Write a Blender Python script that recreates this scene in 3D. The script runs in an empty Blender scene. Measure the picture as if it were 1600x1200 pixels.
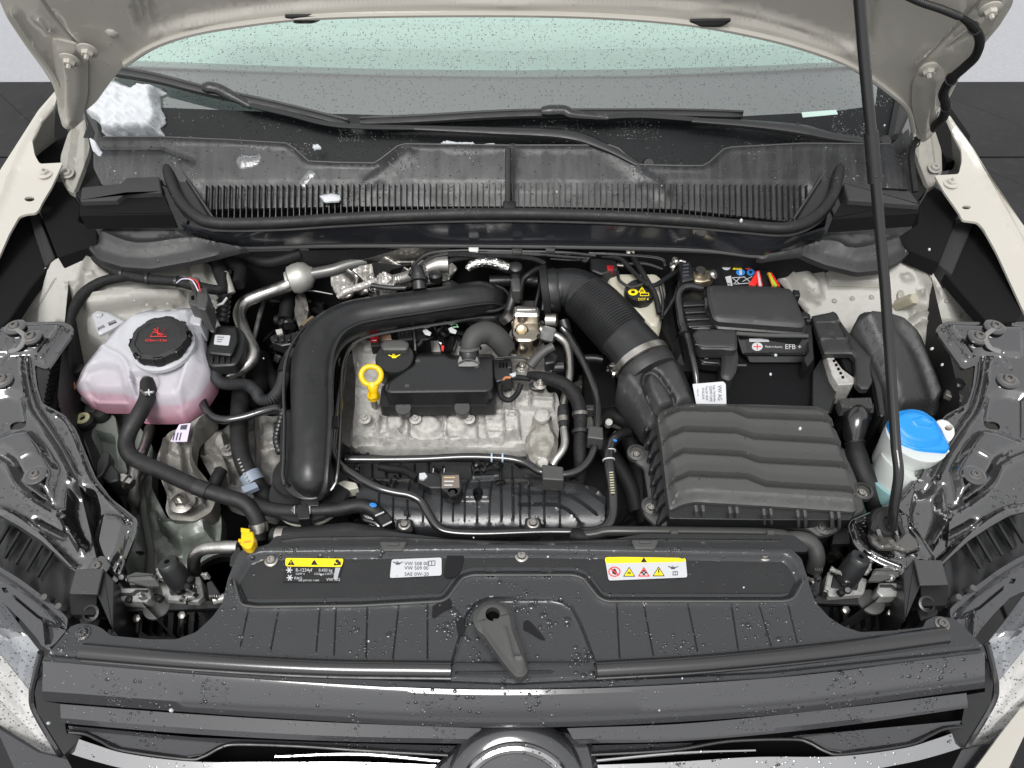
import bpy, bmesh, math, random
import numpy as np
from mathutils import Vector, Matrix, geometry
random.seed(7)
rng = np.random.default_rng(7)
scene = bpy.context.scene
COL = scene.collection
R = math.radians

# ---------------------------------------------------------------- camera
CAM = np.array([0.0, -0.379, 1.858]); PITCH = R(50); FPX = 1200.0
cd = bpy.data.cameras.new('camera'); cam = bpy.data.objects.new('camera', cd); COL.objects.link(cam)
cam.location = CAM; cam.rotation_euler = (R(90)-PITCH, 0, 0)
cd.sensor_width = 36; cd.lens = 36*FPX/1600; cd.clip_start = 0.02; cd.clip_end = 200
scene.camera = cam

# ---------------------------------------------------------------- world and sun (overcast, light snow)
SUN_EL, SUN_ROT = 62, 198
w = bpy.data.worlds.new("World"); scene.world = w; w.use_nodes = True
nt = w.node_tree; nt.nodes.clear()
sky = nt.nodes.new('ShaderNodeTexSky'); sky.sky_type = 'NISHITA'; sky.sun_disc = False
sky.sun_elevation = R(SUN_EL); sky.sun_rotation = R(SUN_ROT); sky.air_density = 1.0; sky.dust_density = 3.5; sky.ozone_density = 1.0
hs = nt.nodes.new('ShaderNodeHueSaturation'); hs.inputs['Saturation'].default_value = 0.10
bg = nt.nodes.new('ShaderNodeBackground'); bg.inputs['Strength'].default_value = 0.15
wo = nt.nodes.new('ShaderNodeOutputWorld')
nt.links.new(sky.outputs[0], hs.inputs['Color']); gm = nt.nodes.new('ShaderNodeGamma'); gm.inputs[1].default_value = 0.42      # cloud cover evens the sky out
nt.links.new(hs.outputs[0], gm.inputs[0]); nt.links.new(gm.outputs[0], bg.inputs[0]); nt.links.new(bg.outputs[0], wo.inputs[0])
sl = bpy.data.lights.new('sun', 'SUN'); sl.energy = 0.8; sl.angle = R(24); sl.color = (1, 0.985, 0.96)
so = bpy.data.objects.new('sun', sl); COL.objects.link(so)
so.location = (0, -1, 4)
_d = Vector((math.sin(R(SUN_ROT))*math.cos(R(SUN_EL)), math.cos(R(SUN_ROT))*math.cos(R(SUN_EL)), math.sin(R(SUN_EL))))
so.rotation_euler = _d.to_track_quat('Z', 'Y').to_euler()
scene.view_settings.view_transform = 'Standard'; scene.view_settings.look = 'None'
scene.view_settings.exposure = 1.8; scene.view_settings.gamma = 1.0
scene.cycles.max_bounces = 6; scene.cycles.transparent_max_bounces = 8
scene.cycles.caustics_reflective = False; scene.cycles.caustics_refractive = False
scene.cycles.sample_clamp_indirect = 4.0

# ---------------------------------------------------------------- picture point + real height -> point in space
FW = np.array([0, math.cos(PITCH), -math.sin(PITCH)]); UP = np.array([0, math.sin(PITCH), math.cos(PITCH)]); RT = np.array([1.0, 0, 0])
def rays(P):
    P = np.asarray(P, float).reshape(-1, P.shape[-1] if hasattr(P, 'shape') else len(P[0]))
    return FW[None]*FPX + RT[None]*(P[:, :1]-800) + UP[None]*(600-P[:, 1:2])
def pz(P, z):
    d = rays(P); t = (np.asarray(z, float)-CAM[2])/d[:, 2]
    return CAM[None] + d*t[:, None] if np.ndim(t) else CAM+d*t
def p1(px, py, z): return pz(np.array([[px, py]]), np.array([z]))[0]
def pplane(P, p0, n):
    d = rays(np.asarray(P, float)); n = np.asarray(n, float); t = ((np.asarray(p0)-CAM)@n)/(d@n)
    return CAM[None]+d*t[:, None]
def unit(p):                                   # metres covered by one picture pixel at p
    return float((np.asarray(p)-CAM)@FW)/FPX
def pts3(L):
    L = np.array([q[:3] for q in L], float); return pz(L[:, :2], L[:, 2])

# ---------------------------------------------------------------- objects
def tag(o, label=None, cat=None, group=None, kind=None):
    if label: o['label'] = label
    if cat: o['category'] = cat
    if group: o['group'] = group
    if kind: o['kind'] = kind
    return o
def thing(name, label, cat, loc, group=None):
    o = bpy.data.objects.new(name, None); COL.objects.link(o); o.empty_display_size = 0.02
    if len(loc) == 3 and loc[0] > 5: loc = p1(*loc)
    o.location = loc; o['_org'] = [float(v) for v in loc]
    return tag(o, label, cat, group)
def org(o): return np.array(list(o['_org']))
def mesh(name, V, F, mat, parent=None, angle=35, label=None, cat=None, group=None, kind=None):
    V = np.asarray(V, float)
    if parent is not None: L = org(parent)
    else: L = np.array([V[:, 0].mean(), V[:, 1].mean(), V[:, 2].min()])
    me = bpy.data.meshes.new(name); me.from_pydata([tuple(v) for v in (V-L)], [], [tuple(int(i) for i in f) for f in F])
    me.validate(); me.shade_smooth(); me.set_sharp_from_angle(angle=R(angle)); me.materials.append(mat)
    o = bpy.data.objects.new(name, me); COL.objects.link(o); o['_org'] = [float(v) for v in L]
    if parent is not None: o.parent = parent
    else: o.location = L
    return tag(o, label, cat, group, kind)
def place(o, loc, rot=None, scale=None, parent=None, name=None):          # a further copy of a small part
    c = o.copy(); COL.objects.link(c); c.parent = parent
    L = org(parent) if parent is not None else np.zeros(3)
    c.location = np.asarray(loc)-L
    if rot is not None: c.rotation_euler = rot
    if scale is not None: c.scale = (scale,)*3 if np.isscalar(scale) else scale
    c['_org'] = [float(v) for v in loc]
    for k in ('label', 'category', 'group'):
        if k in c: del c[k]
    return c
class MB:                                        # collects several shapes into one mesh
    def __init__(s): s.V = []; s.F = []; s.n = 0
    def add(s, VF):
        V, F = VF; s.V.append(np.asarray(V, float)); s.F += [tuple(int(i)+s.n for i in f) for f in F]; s.n += len(V); return s
    def out(s): return np.concatenate(s.V), s.F
    def build(s, name, mat, parent=None, **k): V, F = s.out(); return mesh(name, V, F, mat, parent, **k)

# ---------------------------------------------------------------- shapes
def cr(P, n):                                    # Catmull-Rom through points, n samples per span
    P = np.asarray(P, float)
    if len(P) < 3: 
        t = np.linspace(0, 1, n+1)[:, None]; return P[0]*(1-t)+P[1]*t
    A = np.vstack([2*P[0]-P[1], P, 2*P[-1]-P[-2]]); out = []
    for i in range(1, len(A)-2):
        t = np.linspace(0, 1, n, endpoint=False)[:, None]
        a, b, c, d = A[i-1], A[i], A[i+1], A[i+2]
        out.append(0.5*((2*b)+(c-a)*t+(2*a-5*b+4*c-d)*t**2+(3*b-a-3*c+d)*t**3))
    out.append(P[-1:]); return np.vstack(out)
def sweep(C, r, ns=12, flat=1.0, cap=True, upv=(0, 0, 1)):
    C = np.asarray(C, float); n = len(C); r = np.broadcast_to(np.asarray(r, float), (n,))
    T = np.gradient(C, axis=0); T /= np.linalg.norm(T, axis=1)[:, None]+1e-12
    u = np.array(upv, float); u = u-T[0]*(u@T[0])
    if np.linalg.norm(u) < 1e-3: u = np.array([0, 1.0, 0])-T[0]*T[0][1]
    u /= np.linalg.norm(u); V = []; a = np.linspace(0, 2*np.pi, ns, endpoint=False)
    for i in range(n):
        u = u-T[i]*(u@T[i]); u /= np.linalg.norm(u)+1e-12; s = np.cross(T[i], u)
        V.append(C[i]+r[i]*(np.cos(a)[:, None]*u*flat+np.sin(a)[:, None]*s))
    V = np.vstack(V); F = []
    for i in range(n-1):
        for j in range(ns):
            k = (j+1) % ns; F.append((i*ns+j, i*ns+k, (i+1)*ns+k, (i+1)*ns+j))
    if cap: F.append(tuple(range(ns-1, -1, -1))); F.append(tuple((n-1)*ns+j for j in range(ns)))
    return V, F
def tube(L, r, n=8, ns=12, flat=1.0, corr=0, ca=0.12, cap=True, upv=(0, 0, 1)):
    """L: (px, py, z[, radius px]) stations; r in picture pixels"""
    P = pts3(L); rr = np.array([(q[3] if len(q) > 3 else r)*unit(p) for q, p in zip(L, P)])
    C = cr(P, n); t = np.linspace(0, len(L)-1, len(C)); rad = np.interp(t, np.arange(len(L)), rr)
    if corr:
        s = np.concatenate([[0], np.cumsum(np.linalg.norm(np.diff(C, axis=0), axis=1))]); m = int(corr*s[-1]*4)+1
        q = np.linspace(0, s[-1], m); C = np.stack([np.interp(q, s, C[:, k]) for k in range(3)], 1); rad = np.interp(q, s, rad)
        rad = rad*(1+ca*np.array([1, 0, -1, 0])[np.arange(m) % 4])
    return sweep(C, rad, ns, flat, cap, upv)
def wtube(P, r, n=8, ns=10, **k): return sweep(cr(P, n), r, ns, **k)
def frame(ax):
    ax = np.asarray(ax, float); ax = ax/np.linalg.norm(ax)
    u = np.array([1.0, 0, 0]) if abs(ax[0]) < 0.9 else np.array([0, 1.0, 0])
    u = u-ax*(u@ax); u /= np.linalg.norm(u); return u, np.cross(ax, u), ax
def lathe(c, prof, ax=(0, 0, 1), ns=24, lobes=0, lr=0.0, sx=1.0):
    """profile = (radius, height) pairs in metres"""
    u, v, a = frame(ax); c = np.asarray(c, float); t = np.linspace(0, 2*np.pi, ns, endpoint=False); V = []
    for r, h in prof:
        rr = r*(1+(lr*np.sign(np.cos(lobes*t)) if lobes else 0)); rr = rr*np.ones(ns)
        V.append(c+a*h+(rr*np.cos(t))[:, None]*u*sx+(rr*np.sin(t))[:, None]*v)
    F = []; m = len(prof)
    for i in range(m-1):
        for j in range(ns): k = (j+1) % ns; F.append((i*ns+j, i*ns+k, (i+1)*ns+k, (i+1)*ns+j))
    F.append(tuple(range(ns-1, -1, -1))); F.append(tuple((m-1)*ns+j for j in range(ns)))
    return np.vstack(V), F
def box(c, s, rot=(0, 0, 0), bev=0.1):
    """bevelled box: centre, full size in metres"""
    x, y, z = [q/2 for q in s]; b = min(s)*bev; V = []
    pr = [(-1, -1), (1, -1), (1, 1), (-1, 1)]
    def ring(dx, dy, zz):
        o = []
        for (a, e) in pr:
            o += [(a*(x-dx-(b if a*e > 0 else 0)), e*(y-dy-(b if a*e < 0 else 0)), zz), (a*(x-dx-(b if a*e < 0 else 0)), e*(y-dy-(b if a*e > 0 else 0)), zz)]
        return o
    for dx, zz in ((b, -z), (0, -z+b), (0, z-b), (b, z)): V += ring(dx, dx, zz)
    F = [tuple(range(7, -1, -1)), tuple(range(24, 32))]
    for i in range(3):
        for j in range(8): k = (j+1) % 8; F.append((i*8+j, i*8+k, i*8+8+k, i*8+8+j))
    M = Matrix.Rotation(rot[2], 3, 'Z') @ Matrix.Rotation(rot[1], 3, 'Y') @ Matrix.Rotation(rot[0], 3, 'X')
    V = np.array(V)@np.array(M).T+np.asarray(c); return V, F
def rnd(P, r=6, n=4):
    """round the corners of a picture polygon"""
    P = [np.array(p, float) for p in P]; out = []; m = len(P)
    for i in range(m):
        a, b, c = P[i-1], P[i], P[(i+1) % m]; d1 = np.linalg.norm(a-b); d2 = np.linalg.norm(c-b); q = min(r, d1*.45, d2*.45)
        s = b+(a-b)*q/(d1+1e-9); e = b+(c-b)*q/(d2+1e-9)
        for t in np.linspace(0, 1, n): out.append((1-t)**2*s+2*t*(1-t)*b+t*t*e)
    return np.array(out)
def area2(P): P = np.asarray(P); x, y = P[:, 0], P[:, 1]; return float(np.sum(x*np.roll(y, -1)-np.roll(x, -1)*y))
def ccw(P):                                       # counter-clockwise seen from above (picture y runs down)
    P = np.asarray(P, float); return P if area2(P) < 0 else P[::-1]
def inset(P, d):
    P = np.asarray(P, float); a = np.roll(P, 1, 0); c = np.roll(P, -1, 0)
    def nn(v): l = np.linalg.norm(v, axis=1)[:, None]+1e-9; return np.stack([v[:, 1], -v[:, 0]], 1)/l
    n1 = nn(P-a); n2 = nn(c-P); n = n1+n2; n /= np.linalg.norm(n, axis=1)[:, None]+1e-9
    k = np.clip((n*n1).sum(1), 0.5, 1)[:, None]; s = -1 if area2(P) < 0 else 1
    return P-n*d/k*s
def circ(cx, cy, rx, ry=None, n=20, a0=0):
    ry = rx if ry is None else ry; t = np.linspace(0, 2*np.pi, n, endpoint=False)+a0
    return np.stack([cx+rx*np.cos(t), cy+ry*np.sin(t)], 1)
def tris(P, holes=()):
    pts = [Vector(p) for p in P]; edges = [(i, (i+1) % len(P)) for i in range(len(P))]
    for h in holes:
        b = len(pts); pts += [Vector(p) for p in h]; edges += [(b+i, b+(i+1) % len(h)) for i in range(len(h))]
    r = geometry.delaunay_2d_cdt(pts, edges, [], 2 if holes else 1, 1e-6)
    return r
def prism(P, z, h, bev=1.5, drop=None, bot=None, bz=None):
    """solid with a flat bevelled top: outline in picture px at height z, h metres deep"""
    P = ccw(P); z = np.broadcast_to(np.asarray(z, float), (len(P),)); u = unit(pz(P, z).mean(0)); b = bev*u
    top = pz(inset(P, bev), z) if bev else pz(P, z); rings = [top]
    r1 = pz(P, z); 
    if bev: r1 = r1.copy(); r1[:, 2] -= b; rings.append(r1)
    if bot is not None:                           # lower outline given at its own height
        B = ccw(bot); rings.append(pz(B, bz if bz is not None else z-h))
    else:
        r2 = r1.copy(); r2[:, 2] = (z-h if drop is None else drop); rings.append(r2)
    n = len(P); V = np.vstack(rings); F = [tuple(range(n))]
    for i in range(len(rings)-1):
        for j in range(n): k = (j+1) % n; F.append((i*n+j, (i+1)*n+j, (i+1)*n+k, i*n+k))
    F.append(tuple((len(rings)-1)*n+j for j in range(n-1, -1, -1)))
    return V, F
def loft(rings, cap=True):
    """rings: list of (picture polygon, z) with equal point counts, top first"""
    n = len(rings[0][0]); V = np.vstack([pz(np.asarray(P, float), np.broadcast_to(np.asarray(z, float), (n,))) for P, z in rings]); F = []
    s = area2(rings[0][0]) < 0
    for i in range(len(rings)-1):
        for j in range(n):
            k = (j+1) % n; f = (i*n+j, (i+1)*n+j, (i+1)*n+k, i*n+k); F.append(f if s else f[::-1])
    if cap:
        f = tuple(range(n)); F.append(f if s else f[::-1]); g = tuple((len(rings)-1)*n+j for j in range(n-1, -1, -1)); F.append(g if s else g[::-1])
    return V, F
def band(A, B):                                   # quad strip between two picture+z rows
    pass
def seg_dist(Q, L):
    L = np.asarray(L, float); d = np.full(len(Q), 1e9)
    for a, b in zip(L[:-1], L[1:]):
        v = b-a; t = np.clip(((Q-a)@v)/(v@v+1e-9), 0, 1); d = np.minimum(d, np.linalg.norm(Q-(a+t[:, None]*v), axis=1))
    return d
def inside(Q, P):
    P = np.asarray(P, float); x, y = Q[:, 0], Q[:, 1]; r = np.zeros(len(Q), bool); j = len(P)-1
    for i in range(len(P)):
        xi, yi, xj, yj = *P[i], *P[j]
        c = ((yi > y) != (yj > y)); r ^= c & (x < (xj-xi)*(y-yi)/(yj-yi+1e-12)+xi); j = i
    return r
def sdist(Q, P): P = np.asarray(P, float); d = seg_dist(Q, np.vstack([P, P[:1]])); return np.where(inside(Q, P), d, -d)
sm = lambda t: (lambda q: q*q*(3-2*q))(np.clip(t, 0, 1))
def ridge(L, w, h, smooth=0):                     # rounded rib / groove along a line, w = half width px, h metres
    if smooth: L = cr(np.asarray(L, float), smooth)
    return ('r', np.asarray(L, float), w, h)
def plateau(P, w, h): return ('p', np.asarray(P, float), w, h)   # area raised by h, w px wide flank inside its edge
def ridgeh(f, Q):
    k = f[0]
    if k == 'r': return f[3]*(1-sm(seg_dist(Q, f[1])/f[2]))
    if k == 'p': return f[3]*sm(sdist(Q, f[1])/f[2])
    if k == 'f': return f[1](Q)
def relief(P, base, feats=(), g=6, th=0.003, holes=(), n=(0, 0, 1), extra=True, edge=0, bottom=None, seg=None):
    """formed sheet: outline, height features, real thickness th"""
    P = ccw(P); n = np.asarray(n, float); n = n/np.linalg.norm(n); seg = seg or g*1.5
    def dens(L, closed=True, s=seg):
        L = np.asarray(L, float); o = []; m = len(L)
        for i in range(m if closed else m-1):
            a, b = L[i], L[(i+1) % m]; k = max(1, int(np.linalg.norm(b-a)/s))
            for t in range(k): o.append(a+(b-a)*t/k)
        if not closed: o.append(L[-1])
        return np.array(o)
    O = dens(P); H = [dens(ccw(h), True, 4) for h in holes]
    xs = np.arange(P[:, 0].min(), P[:, 0].max(), g); ys = np.arange(P[:, 1].min(), P[:, 1].max(), g)
    G = np.stack(np.meshgrid(xs, ys), -1).reshape(-1, 2); G = G+rng.uniform(-.15, .15, G.shape)*g
    G = G[sdist(G, O) > g*.5]
    for h in H: G = G[sdist(G, h) < -2]
    if extra:                                      # extra points where a feature bends
        E = []
        for f in feats:
            if f[0] == 'r':
                L = dens(f[1], False, max(3, g*.8))
                if len(L) < 2: continue
                t = np.gradient(L, axis=0); t /= np.linalg.norm(t, axis=1)[:, None]+1e-9; q = np.stack([t[:, 1], -t[:, 0]], 1)
                for k in (-1, -.5, 0, .5, 1): E.append(L+q*f[2]*k)
            elif f[0] == 'p':
                L = dens(ccw(f[1]), True, max(3, g*.8))
                for k in (0, .33, .66, 1): E.append(inset(L, f[2]*k))
        if E:
            E = np.vstack(E); E = E[sdist(E, O) > 1.0]
            for h in H: E = E[sdist(E, h) < -1.0]
            if edge == 9:
                key = np.round(E/1.2).astype(int); _, ix = np.unique(key, axis=0, return_index=True); E = E[ix]
            ge = set(map(tuple, np.round(E/(g*.7)).astype(int))); keep = [tuple(k) not in ge for k in np.round(G/(g*.7)).astype(int)]
            G = np.vstack([G[keep], E]) if len(E) else G
    pts = [Vector(p) for p in O]; edges = [(i, (i+1) % len(O)) for i in range(len(O))]
    loops = [list(range(len(O)))]
    for h in H:
        b = len(pts); pts += [Vector(p) for p in h]; edges += [(b+i, b+(i+1) % len(h)) for i in range(len(h))]; loops.append(list(range(b, b+len(h))))
    pts += [Vector(p) for p in G]
    vo, eo, fo, ov, oe, of = geometry.delaunay_2d_cdt(pts, edges, [], 1, 1e-5)
    Q = np.array([tuple(v) for v in vo]); F = [tuple(f) for f in fo]
    if H:
        cen = np.array([Q[list(f)].mean(0) for f in F]); bad = np.zeros(len(F), bool)
        for h in H: bad |= inside(cen, h)
        F = [f for f, b in zip(F, bad) if not b]
    hgt = np.zeros(len(Q))
    for f in feats: hgt = hgt+ridgeh(f, Q)
    B = base(Q) if callable(base) else pz(Q, np.full(len(Q), float(base)))
    if B.ndim == 1: B = pz(Q, B)
    V = B+n[None]*hgt[:, None]
    fn = []                                       # orient triangles with n
    for f in F:
        a, b, c = V[f[0]], V[f[1]], V[f[2]]; fn.append(f if np.cross(b-a, c-a)@n > 0 else f[::-1])
    F = fn
    # boundary edges -> skirt
    from collections import Counter
    E = {}
    for f in F:
        for i in range(len(f)):
            a, b = f[i], f[(i+1) % len(f)]; E[(a, b)] = 1
    be = [(a, b) for (a, b) in E if (b, a) not in E]; N = len(V)
    if bottom is None: V2 = V-n[None]*th
    else: V2 = V.copy(); V2[:, 2] = bottom
    used = sorted({i for e in be for i in e})
    if bottom is None:
        F2 = [tuple(i+N for i in f[::-1]) for f in F]; V = np.vstack([V, V2]); sk = [(b, a, a+N, b+N) for a, b in be]
    else:
        mp = {i: N+k for k, i in enumerate(used)}; V = np.vstack([V, V2[used]]); F2 = []; sk = [(b, a, mp[a], mp[b]) for a, b in be]
    return V, F+F2+sk
def tilt(p0, n):                                  # base on a tilted plane
    return lambda Q: pplane(Q, p0, n)
def zlin(*pts):                                   # height varies linearly over the picture: (px, py, z) x3
    A = np.array([[a, b, 1] for a, b, _ in pts], float); c = np.linalg.lstsq(A, np.array([z for *_, z in pts]), rcond=None)[0]
    return lambda Q: pz(Q, Q[:, 0]*c[0]+Q[:, 1]*c[1]+c[2])
def zy(tab):                                      # height by picture row (table of py, z)
    a = np.array(tab, float); return lambda Q: pz(Q, np.interp(Q[:, 1], a[:, 0], a[:, 1]))
def flatmark(P, base, lift=0.0006, n=(0, 0, 1), holes=()):   # printed mark: thin flat polygon on a surface
    r = tris(ccw(P), [ccw(h) for h in holes]); Q = np.array([tuple(v) for v in r[0]]); F = [tuple(f) for f in r[2]]
    if holes:
        F = [f for f in F if not any(inside(Q[list(f)].mean(0)[None], h)[0] for h in holes)]
    B = base(Q) if callable(base) else pz(Q, np.full(len(Q), float(base)))
    if B.ndim == 1: B = pz(Q, B)
    V = B+np.asarray(n, float)[None]*lift; o = []
    for f in F: a, b, c = V[f[0]], V[f[1]], V[f[2]]; o.append(f if np.cross(b-a, c-a)@np.asarray(n, float) > 0 else f[::-1])
    return V, o
def textvf(s, px, py, size, base, lift=0.0008, rot=0, n=(0, 0, 1), sx=1.0, align='LEFT', sp=1.0):
    cu = bpy.data.curves.new('t', 'FONT'); cu.body = s; cu.size = 1; cu.align_x = align; cu.resolution_u = 2; cu.space_character = sp
    ob = bpy.data.objects.new('t', cu); COL.objects.link(ob); bpy.context.view_layer.update()
    me = ob.to_mesh(); v = np.array([tuple(q.co)[:2] for q in me.vertices]).reshape(-1, 2); f = [tuple(p.vertices) for p in me.polygons]
    ob.to_mesh_clear(); bpy.data.objects.remove(ob); bpy.data.curves.remove(cu)
    if not len(v): return np.zeros((0, 3)), []
    x, y = v[:, 0]*size*sx, -v[:, 1]*size; c, s_ = math.cos(R(rot)), math.sin(R(rot))
    Q = np.stack([px+x*c-y*s_, py+x*s_+y*c], 1); B = base(Q) if callable(base) else pz(Q, np.full(len(Q), float(base)))
    if B.ndim == 1: B = pz(Q, B)
    return B+np.asarray(n, float)[None]*lift, f
def hemi(c, nrm, r, el=1.0, hh=0.45):
    u, v, a = frame(nrm); V = []; t = np.linspace(0, 2*np.pi, 7, endpoint=False)
    for rr, h in ((1, 0), (.78, .6), (.35, .95)): V.append(c+a*h*r*hh+(np.cos(t)*rr*r*el)[:, None]*u+(np.sin(t)*rr*r)[:, None]*v)
    F = []
    for i in range(2):
        for j in range(7): k = (j+1) % 7; F.append((i*7+j, i*7+k, i*7+7+k, i*7+7+j))
    F.append(tuple(14+j for j in range(7))); return np.vstack(V), F
def drops_on(o, n, mat, rmin=0.0006, rmax=0.002, name='water_drops', up=0.3, region=None):
    """scatter water drops over the upward faces of a built part"""
    me = o.data; L = org(o); ok = []; ar = []
    for p in me.polygons:
        if p.normal.z > up:
            c = p.center
            if region and not (region[0] < c.x+L[0] < region[1] and region[2] < c.y+L[1] < region[3]): continue
            ok.append(p); ar.append(p.area*max(.06, (math.sin(c.x*31+1)*math.sin(c.y*43+c.x*17)+.5*math.sin(c.x*97)*math.sin(c.y*83)))**1.3)
    if not ok: return
    ar = np.array(ar)/sum(ar); M = MB(); idx = rng.choice(len(ok), n, p=ar)
    for i in idx:
        p = ok[i]; vs = [np.array(me.vertices[k].co) for k in p.vertices]; a = rng.random(2); a = (a if a.sum() < 1 else 1-a)
        c = vs[0]+(vs[1]-vs[0])*a[0]+(vs[2]-vs[0])*a[1] if len(vs) == 3 else vs[0]+(vs[1]-vs[0])*rng.random()+(vs[-1]-vs[0])*rng.random()
        r = rmin+(rmax-rmin)*rng.random()**2.6
        M.add(hemi(c+L, np.array(p.normal), r, rng.uniform(.8, 1.5), rng.uniform(.3, .55)))
    d = M.build(name, mat, o if o.parent is None or o.parent.parent is None else o.parent, kind='stuff', angle=180)
    return d
# ---------------------------------------------------------------- materials
def mat(name, col, rough=.5, metal=0, coat=0, bump=(0, 0), col2=None, cs=30, cmix=(.4, .6), drops=0, dscale=260, wet=0, spec=.5, sss=0, trans=0, emit=None, bump2=None, stain=None, coatr=.05, ior=1.5, rvar=0, cior=1.5, stretch=0):
    m = bpy.data.materials.new(name); m.use_nodes = True; t = m.node_tree; N = t.nodes; K = t.links.new
    b = N['Principled BSDF']; b.inputs['Roughness'].default_value = rough; b.inputs['Metallic'].default_value = metal
    b.inputs['Coat Weight'].default_value = coat; b.inputs['Coat Roughness'].default_value = coatr; b.inputs['Specular IOR Level'].default_value = spec
    b.inputs['IOR'].default_value = ior; b.inputs['Coat IOR'].default_value = cior
    b.inputs['Base Color'].default_value = (*col, 1)
    if sss: b.inputs['Subsurface Weight'].default_value = sss; b.inputs['Subsurface Radius'].default_value = (1, .8, .8); b.inputs['Subsurface Scale'].default_value = .02
    if trans: b.inputs['Transmission Weight'].default_value = trans
    geo = N.new('ShaderNodeNewGeometry')
    def noise(sc, det=4, rgh=.6, stre=0):
        n = N.new('ShaderNodeTexNoise'); n.inputs['Scale'].default_value = sc; n.inputs['Detail'].default_value = det; n.inputs['Roughness'].default_value = rgh
        if stre: mp = N.new('ShaderNodeMapping'); mp.inputs['Scale'].default_value = (1, .12, .12); K(geo.outputs['Position'], mp.inputs[0]); K(mp.outputs[0], n.inputs['Vector'])
        else: K(geo.outputs['Position'], n.inputs['Vector'])
        return n.outputs['Fac']
    def ramp(f, a, c_, lo=(0, 0, 0, 1), hi=(1, 1, 1, 1)):
        r = N.new('ShaderNodeValToRGB'); r.color_ramp.elements[0].position = a; r.color_ramp.elements[1].position = c_
        r.color_ramp.elements[0].color = lo; r.color_ramp.elements[1].color = hi; K(f, r.inputs[0]); return r.outputs[0]
    def math_(op, a, c_):
        n = N.new('ShaderNodeMath'); n.operation = op
        for i, q in enumerate((a, c_)):
            if isinstance(q, (int, float)): n.inputs[i].default_value = q
            else: K(q, n.inputs[i])
        return n.outputs[0]
    c0 = None
    if col2: c0 = ramp(noise(cs), cmix[0], cmix[1], (*col, 1), (*col2, 1)); K(c0, b.inputs['Base Color'])
    if stain:                                     # (colour, noise scale, lo, hi) dirt with a shape of its own
        f = ramp(noise(stain[1], 6, .7, stretch), stain[2], stain[3]); mx = N.new('ShaderNodeMixRGB'); K(f, mx.inputs[0])
        if c0 is not None: K(c0, mx.inputs[1])
        else: mx.inputs[1].default_value = (*col, 1)
        mx.inputs[2].default_value = (*stain[0], 1); K(mx.outputs[0], b.inputs['Base Color'])
    rr = None
    if wet or rvar:
        f = ramp(noise(28, 5, .65), .42, .58); mr = N.new('ShaderNodeMapRange'); K(f, mr.inputs[0]); mr.inputs[3].default_value = rough; mr.inputs[4].default_value = max(.04, rough-wet) if wet else rough+rvar
        rr = mr.outputs[0]
    nrm = None
    if bump[1]:
        bm_ = N.new('ShaderNodeBump'); bm_.inputs['Strength'].default_value = bump[1]; bm_.inputs['Distance'].default_value = .001; K(noise(bump[0], 3), bm_.inputs['Height']); nrm = bm_.outputs[0]
    if bump2:
        bm_ = N.new('ShaderNodeBump'); bm_.inputs['Strength'].default_value = bump2[1]; bm_.inputs['Distance'].default_value = .004; K(noise(bump2[0], 2), bm_.inputs['Height'])
        if nrm: K(nrm, bm_.inputs['Normal'])
        nrm = bm_.outputs[0]
    if drops:
        v = N.new('ShaderNodeTexVoronoi'); v.inputs['Scale'].default_value = dscale; K(geo.outputs['Position'], v.inputs['Vector'])
        sp = N.new('ShaderNodeSeparateColor'); K(v.outputs['Color'], sp.inputs[0])
        rad = math_('MULTIPLY', sp.outputs[1], .38); h = math_('SUBTRACT', rad, v.outputs['Distance'])
        h = math_('MAXIMUM', h, 0.0); on = math_('LESS_THAN', sp.outputs[0], drops); h = math_('MULTIPLY', h, on); h = math_('POWER', h, .5)
        bm_ = N.new('ShaderNodeBump'); bm_.inputs['Strength'].default_value = .8; bm_.inputs['Distance'].default_value = .0012; K(h, bm_.inputs['Height'])
        if nrm: K(nrm, bm_.inputs['Normal'])
        nrm = bm_.outputs[0]; dm = math_('GREATER_THAN', h, .02); mr = N.new('ShaderNodeMixRGB'); K(dm, mr.inputs[0])
        if rr is not None: K(rr, mr.inputs[1])
        else: mr.inputs[1].default_value = (rough,)*3+(1,)
        mr.inputs[2].default_value = (.05,)*3+(1,); rr = mr.outputs[0]
    if rr is not None: K(rr, b.inputs['Roughness'])
    if nrm: K(nrm, b.inputs['Normal'])
    return m
PL = mat('black_plastic', (.014, .0145, .015), .42, bump=(1500, .25), rvar=.12, spec=.5)
PLS = mat('satin_black_plastic', (.012, .0125, .0135), .32, bump=(1200, .15), drops=.10, rvar=.1, spec=.6)
PLG = mat('grey_black_plastic', (.052, .052, .051), .45, bump=(1700, .3), drops=.05, dscale=150, rvar=.1, spec=.6)
PLW = mat('wet_black_plastic', (.026, .0272, .0295), .26, bump=(1400, .2), drops=.40, dscale=230, wet=.22, spec=.7)
PLD = mat('dull_black_plastic', (.008, .008, .0085), .6, bump=(800, .4), spec=.3)
GLB = mat('gloss_black_trim', (.034, .0345, .038), .16, coat=.8, cior=1.65, drops=.5, dscale=210)
PNT = mat('gloss_black_paint', (.008, .008, .009), .14, coat=1, coatr=.12, cior=2.1, drops=.06, dscale=160)
PLM = mat('matt_black_plastic', (.022, .0222, .0226), .42, bump=(1700, .3), drops=.05, dscale=150, rvar=.1, spec=.6)
DROPM = mat('grey_water_drop', (.045, .046, .048), .16, spec=.7)
RUB = mat('black_rubber', (.010, .010, .0105), .48, bump=(900, .3), rvar=.15, spec=.45, stain=((.026, .025, .023), 45, .52, .75))
RUBS = mat('smooth_black_pipe', (.012, .012, .013), .2, drops=.08, spec=1)
TAPE = mat('cloth_tape', (.007, .007, .0075), .65, bump=(500, .8), bump2=(130, .5), spec=.35)
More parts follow.
